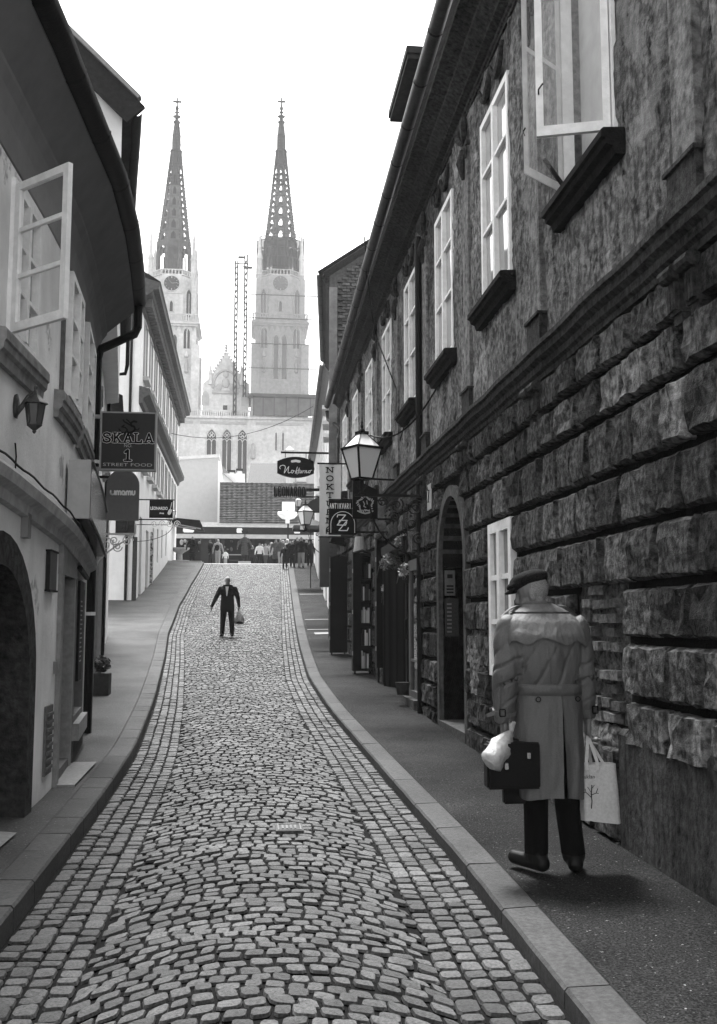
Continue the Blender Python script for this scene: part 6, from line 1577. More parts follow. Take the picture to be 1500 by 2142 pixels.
for px in (430, 513):
    q = MB(); P = lancet(1.7, 3.6); q.add([(gx_(px) + u, YC - 4.66, cz(858) + v) for u, v in P], [tuple(range(len(P)))]); q.build("niche", M_lime3, cath, fixn=False)
q = MB(); q.box(gx_(467), gx_(476), YC - 4.7, YC - 4.6, cz(866), cz(857)); q.build("small_door", M_void, cath)
def fwin(px0, px1, py0, py1, name="lancet_window"):
    a, b = cxp(px0, YC - 5, 950), cxp(px1, YC - 5, 950); w = b - a; z0, z1 = cz(py1), cz(py0); h = z1 - z0; P = lancet(w, h)
    q = MB(); q.add([((a + b) / 2 + u, YC - 5.02, z0 + v) for u, v in P], [tuple(range(len(P)))]); wv = q.build(name, mat("cathedral_glass", .02, .04, 1, .4), cath, fixn=False)
    q = MB(); q.tube([((a + b) / 2 + u, YC - 5.08, z0 + v) for u, v in P], .15, 4, cap=False)
    if w > 1:
        q.tube([((a + b) / 2, YC - 5.08, z0), ((a + b) / 2, YC - 5.08, z0 + h - w * 1.5)], .10, 4)
        hs = h - w * 1.45
        for s_ in (-1, 1): q.tube([((a + b) / 2 + s_ * w * .25 + .25 * w * math.cos(t), YC - 5.08, z0 + hs + .35 * w * math.sin(t)) for t in np.linspace(0, math.pi, 7)], .09, 4)
        for k in range(4): t0 = k * math.pi / 2; q.tube([((a + b) / 2 + .17 * w * math.cos(t0) + .15 * w * math.cos(t), YC - 5.08, z0 + h - w * .72 + .17 * w * math.sin(t0) + .15 * w * math.sin(t)) for t in np.linspace(0, 2 * math.pi, 8)], .08, 4)
    q.build("tracery", M_lime2, wv)
for a, b in ((431, 453), (463.5, 485), (496, 517.5)): fwin(a, b, 904, 1030)
fwin(574.5, 580, 909, 948, "slit_window"); fwin(589, 594.5, 909, 948, "slit_window")
q = MB(); q.lathe([(0, cz(968)), (.6, cz(965)), (.45, cz(958)), (.55, cz(948)), (.3, cz(940)), (.32, cz(937)), (0, cz(933))], cxp(529, YC - 5.3, 950), YC - 5.4, 8); q.build("statue", M_lime3, cath)

# ------------------------------------------------------------------ scaffolding on the right tower
xcR = cxp(587, 232, 450)
M_net = mat("scaffold_net", .22, .29, .5, .9, alpha=.5)
M_netd = mat("dark_scaffold_net", .02, .05, .6, .9, alpha=.86, blot=.3, bloscale=.4)
r = root("wrapped_scaffold", (xcR, 224, 45), "pale translucent netting wrapped round the right cathedral tower in lifts", "scaffolding")
Yf = 223.0; xa, xb = cxp(519.5, Yf), cxp(664, Yf); lifts = [575, 618, 667, 720, 771, 825]
for i in range(5):
    za, zb = aty(590, lifts[i + 1], Yf).z, aty(590, lifts[i], Yf).z; q = MB()
    q.sheet([[(xa + (xb - xa) * k / 12, Yf + .12 * math.sin(k * 1.9 + i), z) for k in range(13)] for z in (za + .08, (za + zb) / 2, zb)]); q.sheet([[(xa, y, z) for y in (Yf, Yf + 8, Yf + 16)] for z in (za + .08, zb)]); q.build("net_sheet", M_net, r, smooth=True, fixn=False)
    q = MB(); q.bar((xa, Yf - .1, za), (xb, Yf - .1, za), .14); q.build("ledger", mat("scaffold_tube", .04), r)
q = MB(); q.box(xa, xb, Yf - .2, Yf + 12, aty(590, 830, Yf).z, aty(590, 825.5, Yf).z); q.build("platform", mat("platform_grey", .05, .08, 1), r)
q = MB(); q.box(cxp(532, Yf), xb, Yf + .5, Yf + .7, aty(590, 868, Yf).z, aty(590, 832, Yf).z); q.build("hoarding", mat("hoarding_grey", .09, .15, .6, contrast=1.5), r)
for px in (532, 552, 575, 600, 625, 650):
    q = MB(); x = cxp(px, Yf); q.bar((x, Yf, aty(590, 870, Yf).z), (x, Yf, aty(590, 828, Yf).z), .18); q.build("prop", mat("scaffold_tube", .04), r)
r = root("crown_scaffold", (xcR, 232, 80), "dark netted scaffold crown with bare poles round the base of the right spire", "scaffolding")
Zc = lambda py: aty(587, py, 232).z
oc = [(6.05 * math.cos(math.pi / 8 + k * math.pi / 4), 6.05 * math.sin(math.pi / 8 + k * math.pi / 4)) for k in range(8)]
for (p0, p1) in ((575, 553), (553, 533), (533, 514)):
    for i in range(8):
        a, b = oc[i], oc[(i + 1) % 8]
        q = MB(); q.add([(xcR + a[0], 232 + a[1], Zc(p0)), (xcR + b[0], 232 + b[1], Zc(p0)), (xcR + b[0], 232 + b[1], Zc(p1 + .7)), (xcR + a[0], 232 + a[1], Zc(p1 + .7))], [(0, 1, 2, 3)]); q.build("net_panel", M_netd, r, fixn=False)
for i in range(8):
    a, b = oc[i], oc[(i + 1) % 8]
    for t in (0, .33, .66):
        x, y = xcR + a[0] + (b[0] - a[0]) * t, 232 + a[1] + (b[1] - a[1]) * t; q = MB(); q.bar((x, y, Zc(576)), (x, y, Zc(random.uniform(494, 503))), .16); q.build("standard", mat("scaffold_tube", .04), r)
    for py in (507, 514, 553, 533):
        q = MB(); q.bar((xcR + a[0], 232 + a[1], Zc(py)), (xcR + b[0], 232 + b[1], Zc(py)), .14); q.build("ledger", mat("scaffold_tube", .04), r)
for k, px in enumerate((493, 513)):
    Yh = 224.; x = cxp(px, Yh); zt_, zb_ = aty(500, 545 if k == 0 else 532, Yh).z, aty(500, 868 if k == 0 else 830, Yh).z
    r = root("hoist_mast", (x, Yh, zb_), ("thin builder's hoist mast with a cross beam beside the wrapped tower", "taller lattice hoist mast right against the wrapped tower netting")[k], "hoist")
    q = MB(); w = .28
    for sx in (-1, 1): q.bar((x + sx * w, Yh, zb_), (x + sx * w, Yh, zt_), .34)
    z = zb_; f_ = 1
    while z < zt_ - 1.5: q.bar((x - f_ * w, Yh, z), (x + f_ * w, Yh, z + 1.4), .22); z += 1.4; f_ = -f_
    q.build("mast", mat("mast_steel", .015), r)
    q = MB(); a, b = cxp(491, Yh), cxp(528, Yh); zz = aty(500, 552 if k == 0 else 558, Yh).z
    q.bar((a if k == 0 else cxp(506, Yh), Yh - .2, zz), (b, Yh - .2, zz), .22); q.box(cxp(496, Yh) if k == 0 else cxp(508, Yh), cxp(511, Yh) if k == 0 else cxp(526, Yh), Yh - .5, Yh, aty(500, 541 if k == 0 else 562, Yh).z, aty(500, 537 if k == 0 else 560, Yh).z); q.build("cross_beam", mat("mast_steel", .015), r)

# ------------------------------------------------------------------ damp air between here and the cathedral
q = MB(); q.box(-610, 610, -40, 810, -3, 128); hz = q.build("haze", mat("haze_air", .5), origin=(0, 0, -3)); hz["kind"] = "stuff"
hm = MATS["haze_air"]; nt_ = hm.node_tree; nt_.nodes.clear()
ou = nt_.nodes.new("ShaderNodeOutputMaterial"); pv = nt_.nodes.new("ShaderNodeVolumePrincipled")
pv.inputs["Color"].default_value = (.95, .95, .95, 1); pv.inputs["Density"].default_value = .00042; pv.inputs["Anisotropy"].default_value = .0
nt_.links.new(pv.outputs[0], ou.inputs["Volume"])
# ------------------------------------------------------------------ people
FS = bpy.data.scenes.new('workbench')
M_skin = mat("skin", .16, .23, 20, .6, .1, spec=.35)
M_hairw = mat("white_hair", .25, .4, 60, .8, .4, 120)
M_hairk = mat("dark_hair", .03, .06, 60, .7, .3)
def capsule(mb, a, b, ra, rb, n=10):
    a, b = Vector(a), Vector(b); mb.tube([a, a.lerp(b, .5), b], [ra, (ra + rb) / 2, rb], n); mb.ball(a, ra, n=n, m=6); mb.ball(b, rb, n=n, m=6)
def fuse(mb, voxel, name, mats, parent, pick=None, smooth=3, post=None):
    """One continuous skin grown over overlapping volumes."""
    off = WLOC[parent.name]
    me = mb.mesh("raw", mats[0], (0, 0, 0))
    ob = bpy.data.objects.new("raw", me); FS.collection.objects.link(ob)
    md = ob.modifiers.new("r", 'REMESH'); md.mode = 'VOXEL'; md.voxel_size = voxel; md.use_smooth_shade = True
    if smooth:
        sm = ob.modifiers.new("s", 'SMOOTH'); sm.factor = .5; sm.iterations = smooth
    vl = FS.view_layers[0]; vl.update()
    ev = ob.evaluated_get(vl.depsgraph); out = bpy.data.meshes.new_from_object(ev)
    bpy.data.objects.remove(ob); bpy.data.meshes.remove(me)
    out.materials.clear()
    for m_ in mats: out.materials.append(m_)
    if post: post(out)
    if pick:
        for p in out.polygons: p.material_index = pick(p.center, p.normal)
    for v in out.vertices: v.co -= off
    out.polygons.foreach_set("use_smooth", [True] * len(out.polygons)); out.update(); out.name = name
    o = bpy.data.objects.new(name, out); COL.objects.link(o); o.parent = parent; WLOC[o.name] = off
    return o
def hand(mb, w, d, side, s=1.0, curl=.6):
    """A palm and five bent fingers; w wrist, d direction down the hand, side the thumb's side."""
    w = Vector(w); d = Vector(d).normalized(); side = Vector(side); side = (side - d * side.dot(d)).normalized(); n = d.cross(side).normalized()
    for k in range(4):
        b = w + side * (.030 - .020 * k) * s; capsule(mb, b + d * .01 * s, b + d * .085 * s, .016 * s, .014 * s, 8)
        L = (.040, .045, .042, .033)[k] * s; p0 = b + d * .085 * s; p1 = p0 + (d * math.cos(curl * .6) + n * math.sin(curl * .6)) * L; p2 = p1 + (d * math.cos(curl * 1.6) + n * math.sin(curl * 1.6)) * L * .8; p3 = p2 + (d * math.cos(curl * 2.6) + n * math.sin(curl * 2.6)) * L * .6
        capsule(mb, p0, p1, .0095 * s, .009 * s, 6); capsule(mb, p1, p2, .009 * s, .0085 * s, 6); capsule(mb, p2, p3, .0085 * s, .008 * s, 6)
    t0 = w + side * .032 * s + d * .025 * s; t1 = t0 + (side * .6 + d * .7 + n * .3).normalized() * .04 * s; t2 = t1 + (d * .8 + n * .6).normalized() * .03 * s
    capsule(mb, t0, t1, .013 * s, .011 * s, 6); capsule(mb, t1, t2, .010 * s, .009 * s, 6)
def head(mb, c, s, yaw, pitch=0.0):
    """Skull, jaw, nose, ears; the face looks along yaw (0 = +Y, positive to the left)."""
    cy, sy, cp_, sp_ = math.cos(yaw), math.sin(yaw), math.cos(pitch), math.sin(pitch)
    def T(x, y, z):
        y, z = y * cp_ + z * sp_, -y * sp_ + z * cp_
        return (c[0] + s * (x * cy - y * sy), c[1] + s * (x * sy + y * cy), c[2] + s * z)
    mb.ball((0, -.012, .025), .076, .094, .098, 14, 10, T=T); mb.ball((0, .02, -.045), .058, .070, .075, 12, 8, T=T); mb.ball((0, .05, -.085), .034, .034, .030, 10, 6, T=T)
    mb.ball((0, .098, -.022), .014, .02, .022, 8, 6, T=T); mb.ball((0, .088, .0), .012, .016, .03, 8, 6, T=T)
    for sx in (-1, 1): mb.ball((sx * .078, -.012, -.018), .012, .022, .034, 8, 6, T=T)
    return T
TONES = {'k': mat("black_wool", .002, .005, 30, .9), 'd': mat("dark_cloth", .012, .022, 30, .9), 'g': mat("grey_cloth", .05, .09, 30, .9), 'l': mat("light_cloth", .22, .3, 30, .9), 'w': mat("white_cloth2", .45, .55, 30, .9)}
def person(P, h, yaw, top, bottom, hair, label, group=None, stride=.18, long=False, arm=.12, arm2=None, bag=None, vox=.03, hood=False, stance=.09, bulk=1.22):
    """A walking or standing figure; yaw 0 faces away from the camera, pi towards it."""
    r = root("person", P, label, "person", group)
    k = h / 1.72; c, s = math.cos(yaw), math.sin(yaw)
    def W(x, y, z): return Vector((P[0] + k * (x * c - y * s), P[1] + k * (x * s + y * c), P[2] + k * z))
    mb = MB(); st = stride
    arm1 = arm
    for sd, f in ((-1, st), (1, -st)):
        arm = arm2 if (sd > 0 and arm2 is not None) else arm1
        capsule(mb, W(sd * .09, 0, .88), W(sd * (.045 + stance * .6), f * .55, .48), .100 * k * bulk ** .5, .078 * k * bulk ** .5); capsule(mb, W(sd * (.045 + stance * .6), f * .55, .48), W(sd * (.01 + stance), f, .09), .076 * k * bulk ** .5, .062 * k * bulk ** .5)
        capsule(mb, W(sd * (.01 + stance), f - .04, .045), W(sd * (.03 + stance), f + .15, .035), .045 * k, .036 * k)
        capsule(mb, W(sd * .185 * bulk ** .7, -.01, 1.37), W(sd * (.23 + arm * .4) * bulk ** .5, -f * .4 - .03, 1.10), .068 * k * bulk ** .5, .060 * k * bulk ** .5); capsule(mb, W(sd * (.23 + arm * .4) * bulk ** .5, -f * .4 - .03, 1.10), W(sd * (.23 + arm), -f * .8 + .06, .86), .058 * k * bulk ** .5, .046 * k)
        if vox < .025: hand(mb, W(sd * (.23 + arm), -f * .8 + .06, .86), W(0, 0, 0) - W(0, -.1, 1), W(0, 1, 0) - W(0, 0, 0), k * 1.15, .5)
        else: capsule(mb, W(sd * (.23 + arm), -f * .8 + .06, .86), W(sd * (.23 + arm), -f * .8 + .08, .74), .036 * k, .026 * k)
    for z, rx, ry in ((.90, .155, .115), (1.05, .145, .11), (1.2, .165, .12), (1.33, .175, .115), (1.41, .14, .09)): mb.ball(tuple(W(0, 0, z)), rx * k * bulk, ry * k * bulk, .12 * k, 12, 8)
    if long:
        for z, rx in ((.85, .18), (.70, .19), (.55, .20), (.45, .20)): mb.ball(tuple(W(0, 0, z)), rx * k * bulk, .15 * k * bulk, .10 * k, 12, 6)
    capsule(mb, W(0, .0, 1.42), W(0, .03, 1.54), .055 * k, .05 * k); head(mb, W(0, .045, 1.60), k, yaw, .25)
    up = Vector((0, 0, 1))
    def pick(cn, nn):
        q = cn - Vector(P); zz = q.z / k; yl = (-q.x * s + q.y * c) / k; xl = (q.x * c + q.y * s) / k
        if zz > 1.49:
            if hair is None: return 2
            if zz > 1.655 or (yl < .02 and zz > 1.56): return 3
            return 2
        if zz < .10: return 4
        if zz < (.40 if long else .86) and abs(xl) < .25: return 1
        if zz < .86 and abs(xl) >= .25 and vox < .025 and zz < .85: return 2
        if zz < .79 and abs(xl) >= .25: return 2
        return 0
    o = fuse(mb, vox, "body", [TONES[top], TONES[bottom], M_skin, M_hairw if hair == 'w' else M_hairk, TONES['k']], r, pick, 2)
    if hood:
        q = MB(); q.ball(tuple(W(0, -.02, 1.62)), .115 * k, .115 * k, .135 * k, 10, 8); q.build("hood", TONES[top], r, smooth=True)
    if bag:
        q = MB(); b0 = W(.0, -.17, 1.15); q.ball(tuple(b0), .15 * k, .09 * k, .2 * k, 10, 8); q.build("backpack", TONES[bag], r, smooth=True)
    return r, W
PI = math.pi
def on(px, py): p = gnd(px, py); return (p.x, p.y, p.z)
def on_sq(px, Y): p = aty(px, 1150, Y); return (p.x, Y, PLAZA if Y > CREST + 1.5 else gz(Y))
G = "people at the top of the street"
person(on_sq(403, 60.6), 1.66, .1, 'k', 'k', 'w', "white-haired person in a long black coat seen from behind by the fountain", G, .08, True, .16)
person(on_sq(441, 64), 1.70, 1.4, 'k', 'd', 'k', "dark-jacketed person in profile before the stall panel", G, .06)
person(on_sq(456, 63), 1.66, -.3, 'l', 'l', 'w', "pale-clothed person with a black backpack before the stall panel", G, .05, bag='k')
person(on_sq(472, 64), 1.05, .5, 'w', 'l', 'k', "small child in white beside the market cart", G, .05)
person(on_sq(543, 62), 1.36, PI, 'w', 'k', 'k', "child in a white jacket with black leggings striding down from the square", G, .24)
person(on_sq(556, 64.5), 1.55, 2.5, 'l', 'g', 'k', "light-coated person stooping among the market crowd", G, .12)
person(on_sq(568, 65), 1.62, 3.4, 'l', 'd', 'w', "pale-haired person in a light coat deep in the crowd", G, .1, hood=True)
person(on_sq(577, 62), 1.62, PI, 'g', 'k', 'k', "person in a grey coat at the front left of the crowd", G, .15, True)
person(on_sq(587, 61.5), 1.58, 3.0, 'g', 'l', 'w', "person with grey top and pale trousers between two dark coats", G, .12)
person(on(596, 1190), 1.34, PI, 'k', 'k', 'k', "child in black walking on the kerb-side cobbles", G, .12)
person(on_sq(592, 63.5), 1.66, 3.3, 'l', 'g', None, "hooded person in a light coat behind the black-clad child", G, .1, hood=True)
person(on_sq(601, 63), 1.68, 2.9, 'w', 'g', None, "white-hooded person at the middle of the crowd", G, .1, hood=True)
person(on(612, 1188), 1.55, PI, 'k', 'k', 'w', "person in a zipped black jacket stepping over the kerb", G, .1)
person(on(630, 1189), 1.78, PI, 'k', 'l', 'k', "tall man in a black jacket and pale jeans leading the crowd", G, .16, arm=.18)
person(on(648, 1186), 1.50, PI, 'd', 'k', 'k', "person in a dark jacket close to the right house wall", G, .14)
person(on_sq(640, 64), 1.66, 3.0, 'k', 'd', 'w', "pale-haired person half hidden behind the tall man", G, .1)
person(on_sq(620, 64.5), 1.64, 2.8, 'd', 'd', 'w', "white-haired person glimpsed between the two black jackets", G, .1)
for (px, Yp, hh, tp, bt, hr_, lb) in ((549, 66, 1.6, 'd', 'k', 'w', "grey-haired person in dark clothes at the stalls behind the white-jacketed child"), (562, 67, 1.66, 'k', 'k', 'k', "black-clad shopper deep behind the light coats"), (583, 66, 1.7, 'k', 'd', 'w', "white-haired shopper in black behind the grey coat"), (606, 62.5, 1.6, 'k', 'k', 'k', "dark-haired person in black just behind the zipped jacket"), (622, 61.5, 1.68, 'k', 'k', 'k', "black-coated companion at the tall man's right hand"), (641, 61.8, 1.62, 'k', 'k', 'k', "black-coated companion at the tall man's left hand"), (655, 62.5, 1.6, 'd', 'k', 'w', "pale-haired person at the corner of the pale house"), (528, 68, 1.66, 'd', 'k', 'w', "shopper in grey standing behind the bronze statue")):
    person(on_sq(px, Yp), hh, 2.9, tp, bt, hr_, lb, G, .1)
# bronze market woman with a basket on her head
Pst = on_sq(512, 64.5); r, Wf = person((Pst[0], Pst[1], PLAZA + .35), 1.80, PI, 'g', 'd', 'k', "bronze market woman statue carrying a basket on her head", None, .1, True, .22)
r.name = "statue"; r["category"] = "statue"; WLOC[r.name] = Vector(r.location)
q = MB(); c = Wf(0, .03, 1.80); q.lathe([(.10, -.06), (.20, .02), (.23, .10), (.15, .11)], c.x, c.y, 12, T=lambda a, b, z: (a, b, z + c.z)); q.build("basket", TONES['d'], r)
q = MB(); q.box(Pst[0] - .4, Pst[0] + .4, Pst[1] - .4, Pst[1] + .4, PLAZA, PLAZA + .36); q.build("pedestal", mat("pale_stone", .5), r)
# market cart
cc = on_sq(490, 66)
r = root("market_cart", cc, "low dark market cart with a pale tray before the statue", "cart")
q = MB(); q.box(cc[0] - .75, cc[0] + .7, cc[1], cc[1] + .7, PLAZA + .55, PLAZA + .85); q.build("tray_box", TONES['d'], r); q = MB(); q.box(cc[0] - .8, cc[0] + .75, cc[1] - .03, cc[1] + .73, PLAZA + .85, PLAZA + .92); q.build("tray", TONES['l'], r)
for sx in (-.5, .5): q = MB(); q.lathe([(.3, -.03), (.3, .03)], 0, 0, 14, T=lambda a, b, z: (cc[0] + sx + a, cc[1] + z, PLAZA + .3 + b)); q.build("wheel", TONES['k'], r)

# ------------------------------------------------------------------ man with a carrier bag walking down the cobbles
pm = gnd(475, 1332); P = (pm.x, pm.y, pm.z + .005)
r, Wf = person(P, 1.72, PI - .12, 'k', 'k', 'w', "bald man in a black suit and open white collar walking down the cobbles", None, .12, arm=.10, arm2=.20, vox=.016, bulk=1.18, stance=.15)
q = MB(); q.add([tuple(Wf(-.045, .130, 1.43)), tuple(Wf(.045, .130, 1.43)), tuple(Wf(.010, .165, 1.16)), tuple(Wf(-.010, .165, 1.16))], [(0, 1, 2, 3)]); q.build("shirt_front", TONES['w'], r)
q = MB(); rows = []
for z, rx, ry in ((.74, .205, .16), (.82, .205, .165), (.95, .195, .16), (1.08, .185, .15), (1.16, .185, .148)): rows.append([tuple(Wf(rx * math.cos(a) * (1 + .02 * math.sin(5 * a)), ry * math.sin(a) + .01, z)) for a in np.linspace(0, 2 * PI, 25)])
q.sheet(rows); q.build("jacket_skirt", TONES['k'], r, smooth=True, fixn=False)
hb = Wf(-.33, .0, .72)
rb2 = root("carrier_bag", (hb.x, hb.y, hb.z - .5), "crumpled light carrier bag with dark contents in the suited man's hand", "bag")
q = MB(); rows = []
for t, rx in ((0, .015), (.12, .04), (.3, .09), (.55, .13), (.85, .145), (1, .11), (1.02, .02)):
    rows.append([(hb.x + .03 * t + rx * math.cos(w) * (1 + .15 * math.sin(3 * w + 5 * t)), hb.y + .06 * math.sin(w) * (rx / .14), hb.z - .36 * t + .012 * math.sin(4 * w)) for w in np.linspace(0, 2 * PI, 15)])
q.sheet(rows); q.build("sack", mat("carrier_plastic", .15, .45, 14, .35, .4, 30, contrast=1.6), rb2, smooth=True)
q = MB(); q.ball((hb.x + .03, hb.y - .01, hb.z - .31), .12, .062, .05, 10, 6); q.build("contents", TONES['d'], rb2, smooth=True)

# ------------------------------------------------------------------ elderly man in a trench coat
pn = gnd(1152, 1818, HKR + .02); PY = pn.y
man = root("person", (pn.x, PY, pn.z), "elderly man in a belted trench coat and flat cap seen from behind, carrying bags", "person")
def mp(px, py, dy=0.0): return aty(px, py, PY + dy)
SCL = PY / 2080.0                       # metres per pixel at his distance
M_trou = mat("dark_trousers", .002, .005, 40, .9, .2, fold=(7, .02, (1, 1, .8)))
M_coat = mat("trench_gabardine", .11, .15, 120, .5, .3, 200, blot=.14, bloscale=5, spec=.3, fold=(5.0, .05, (1.5, 1.5, .55)))
M_shoe = mat("black_leather", .003, .006, 30, .5, spec=.2)
gzm = pn.z
mb = MB()
# legs and shoes
for (hx, kx, ax, ay, kdy, ady) in ((1118, 1121, 1122, 1790, .03, .0), (1182, 1187, 1200, 1797, .04, -.04)):
    H0 = mp(hx, 1570); K0 = mp(kx, 1690, kdy); A0 = mp(ax, ay, ady); A0.z = gzm + .09
    capsule(mb, H0, K0, .090, .074, 12); capsule(mb, K0, A0, .074, .070, 12)
mb2shoe = []
for (ax, ady, tx, ty) in ((1120, .0, -.085, .15), (1201, -.04, .05, .13)):
    A0 = mp(ax, 1790, ady); h0 = Vector((A0.x - tx * .25, A0.y - ty * .45, gzm + .048)); t0 = Vector((A0.x + tx, A0.y + ty, gzm + .042))
    capsule(mb, h0, t0, .047, .042, 10); capsule(mb, h0, Vector((A0.x, A0.y, gzm + .11)), .045, .055, 10)
# torso core, neck, head turned left and bowed
for py, dy, rx in ((1560, 0, .16), (1480, 0, .15), (1400, 0, .15), (1330, 0, .16)): c = mp(1145, py, dy); mb.ball(tuple(c), rx, .12, .13, 12, 8)
nb, hd = mp(1128, 1294, .03), mp(1113, 1240, .075)
capsule(mb, nb, hd + Vector((.008, -.02, -.05)), .066, .062, 12)
HT = head(mb, hd, 1.03, R(62), .28)
# arms inside the sleeves, hands
armL = [mp(1064, 1312), mp(1057, 1412, -.03), mp(1055, 1508, .03)]; armR = [mp(1207, 1312), mp(1221, 1412, -.03), mp(1228, 1500, .03)]
for A_ in (armL, armR): capsule(mb, A_[0], A_[1], .05, .042); capsule(mb, A_[1], A_[2], .042, .03)
capsule(mb, mp(1145, 1330), armL[0], .07, .06); capsule(mb, mp(1145, 1330), armR[0], .07, .06)
hand(mb, armL[2], (0, .1, -1), (0, 1, 0), 1.05, .75); hand(mb, armR[2], (0, .1, -1), (0, 1, 0), 1.05, .75)
def pickm(c, n):
    if c.z > gzm + 1.44:
        q_ = c - hd; yl = -q_.x * math.sin(R(62)) * 1.0 + q_.y * math.cos(R(62))
        return 3 if (c.z > hd.z - .045 and yl < -.01) else 1
    if c.z < gzm + .095: return 2
    if c.z < gzm + .93 and (c.x < armL[2].x + .08 or c.x > armR[2].x - .055) and c.z > gzm + .62 and abs(c.y - PY) < .2: return 1
    return 0
fuse(mb, .0075, "body", [M_trou, M_skin, M_shoe, mat('stubble', .16, .34, 160, .9, .5, 300, contrast=1.6)], man, pickm, 2)
# flat cap with peak
q = MB(); q.ball((0, -.004, .084), .096, .120, .050, 18, 10, T=HT); q.ball((0, .03, .066), .090, .112, .034, 18, 8, T=HT); q.ball((0, -.02, .066), .086, .098, .028, 18, 8, T=HT)
M_tweed = mat("tweed", .0, .035, 130, .95, .5, 200, contrast=1.8)
fuse(q, .008, "flat_cap", [M_tweed], man, None, 3)
q = MB(); rows = []
for t in np.linspace(0, 1, 5): rows.append([HT((.07 + .012 * math.sin(PI * t)) * math.sin(a) * 1.02, .085 + .075 * t * math.cos(a) + .02 * (math.cos(a) - 1), .062 - .020 * t - .01 * (1 - math.cos(a))) for a in np.linspace(-1.25, 1.25, 11)])
q.sheet(rows); q.sheet([[(a, b, c - .008) for a, b, c in r_] for r_ in rows]); q.build("cap_peak", M_tweed, man, smooth=True, fixn=False)
# coat: rings (pixel row, centre, half width, depth, shift)
RG = [(1258, 1128, 24, .070, .055), (1268, 1130, 38, .085, .045), (1281, 1131, 62, .100, .03), (1298, 1133, 80, .122, .01), (1330, 1136, 82, .142, -.012), (1370, 1139, 78, .148, -.014), (1410, 1143, 71, .142, -.008), (1440, 1146, 66, .134, 0), (1480, 1147, 69, .146, 0), (1540, 1148, 70, .150, 0), (1600, 1150, 69, .152, 0), (1640, 1151, 68, .152, 0), (1664, 1152, 67, .150, 0)]
def ringat(py):
    ys_ = [g[0] for g in RG]
    return [float(np.interp(py, ys_, [g[i] for g in RG])) for i in (1, 2, 3, 4)]
def coatpt(py, ang, out=0.0):           # ang 0 = right, -pi/2 = towards the camera
    cx_, hw, ry, dy = ringat(py); c = mp(cx_, py, 0); rx = hw * SCL + out; ry += out
    ca, sa = math.cos(ang), math.sin(ang); e = .86
    return (c.x + rx * math.copysign(abs(ca) ** e, ca), PY + dy + ry * math.copysign(abs(sa) ** e, sa), c.z)
mb = MB(); NS = 40
pys = list(np.linspace(1258, 1452, 18))
rows = [[coatpt(py, 2 * PI * k / NS) for k in range(NS)] for py in pys]
V = [p for r_ in rows for p in r_]; Fc = []
for i in range(len(rows) - 1):
    for k in range(NS): Fc.append((i * NS + k, i * NS + (k + 1) % NS, (i + 1) * NS + (k + 1) % NS, (i + 1) * NS + k))
Fc += [tuple(range(NS)), tuple(range((len(rows) - 1) * NS, len(rows) * NS))[::-1]]
mb.add(V, Fc)
for A_, rr_ in ((armL, (.080, .078, .064)), (armR, (.076, .074, .056))):
    pts = []; rs_ = []
    for t in np.linspace(0, 1, 7): pts.append(A_[0].lerp(A_[1], t)); rs_.append(rr_[0] + (rr_[1] - rr_[0]) * t)
    for t in np.linspace(.15, 1.0, 7): pts.append(A_[1].lerp(A_[2], t)); rs_.append(rr_[1] + (rr_[2] - rr_[1]) * t)
    mb.tube(pts, rs_, 16); mb.ball(A_[0], rr_[0], n=16, m=10)
def folds(me):
    zbelt = mp(1146, 1440).z; xl_, xr_ = mp(1083, 1400).x, mp(1203, 1400).x
    for v in me.vertices:
        c = v.co; n = v.normal; d = 0
        if c.x < xl_ or c.x > xr_:        # sleeves: long soft creases, closer at the elbow
            A_ = armL if c.x < xl_ else armR
            t = (A_[0].z - c.z) / (A_[0].z - A_[2].z); ang = math.atan2(c.y - PY, c.x - A_[1].x)
            el = math.exp(-((t - .52) / .22) ** 2)
            d = -.013 * (.25 + el) * max(0., math.sin(t * 30 + 2.4 * ang + 2 * mnoise.noise(c * 6))) ** 5 + .006 * mnoise.noise(Vector((c.x * 9, c.y * 9, c.z * 6 + 5))) + .004 * math.sin(t * 13 + ang * 2)
        else:                              # back drapes diagonally into the belt
            t = max(0, 1 - (c.z - zbelt) / .32); d = .006 * t * math.sin(c.x * 44 + c.z * 18) - .014 * t * max(0., math.sin(c.x * 52 - c.z * 30 + 2 * mnoise.noise(c * 5))) ** 6 + .007 * mnoise.noise(Vector((c.x * 7 + 3, c.y * 7, c.z * 5)))
        v.co = c + n * d
    me.update()
fuse(mb, .0085, "trench_coat", [M_coat], man, None, 4, folds)
# skirt of the coat, open at the back vent
q = MB(); av = -1.40; rows = []; rows2 = []
for py in np.linspace(1438, 1664, 16):
    t = (py - 1438) / 226; g = .012 + .075 * max(0, t - .12); r1 = []; r2 = []
    for a in np.linspace(av + g, av + 2 * PI - g, 91):
        e = min(a - av - g, av + 2 * PI - g - a)
        o_ = .004 + t * (.007 * math.sin(7 * a + .6) + .005 * math.sin(13 * a + 2 * t) + .004 * mnoise.noise(Vector((a * 3, t * 6, 1)))) + .004 * mnoise.noise(Vector((a * 5, t * 9, 4)))
        if e < .22 and t > .1: o_ += .012 * t * (1 - e / .22)
        p = coatpt(py, a, o_); z_ = p[2] + (.010 * math.sin(3 * a) * t)
        r1.append((p[0], p[1], z_)); pi_ = coatpt(py, a, o_ - .008); r2.append((pi_[0], pi_[1], z_))
    rows.append(r1); rows2.append(r2)
q.sheet(rows); q.sheet(rows2); q.sheet([rows[-1], rows2[-1]]); q.build("coat_skirt", M_coat, man, smooth=True, fixn=False)
q = MB(); q.sheet([[coatpt(py, a, -.03) for a in np.linspace(0, 2 * PI, 33)] for py in np.linspace(1440, 1640, 6)]); q.build("coat_lining", mat("dark_lining", .003), man, smooth=True, fixn=False)
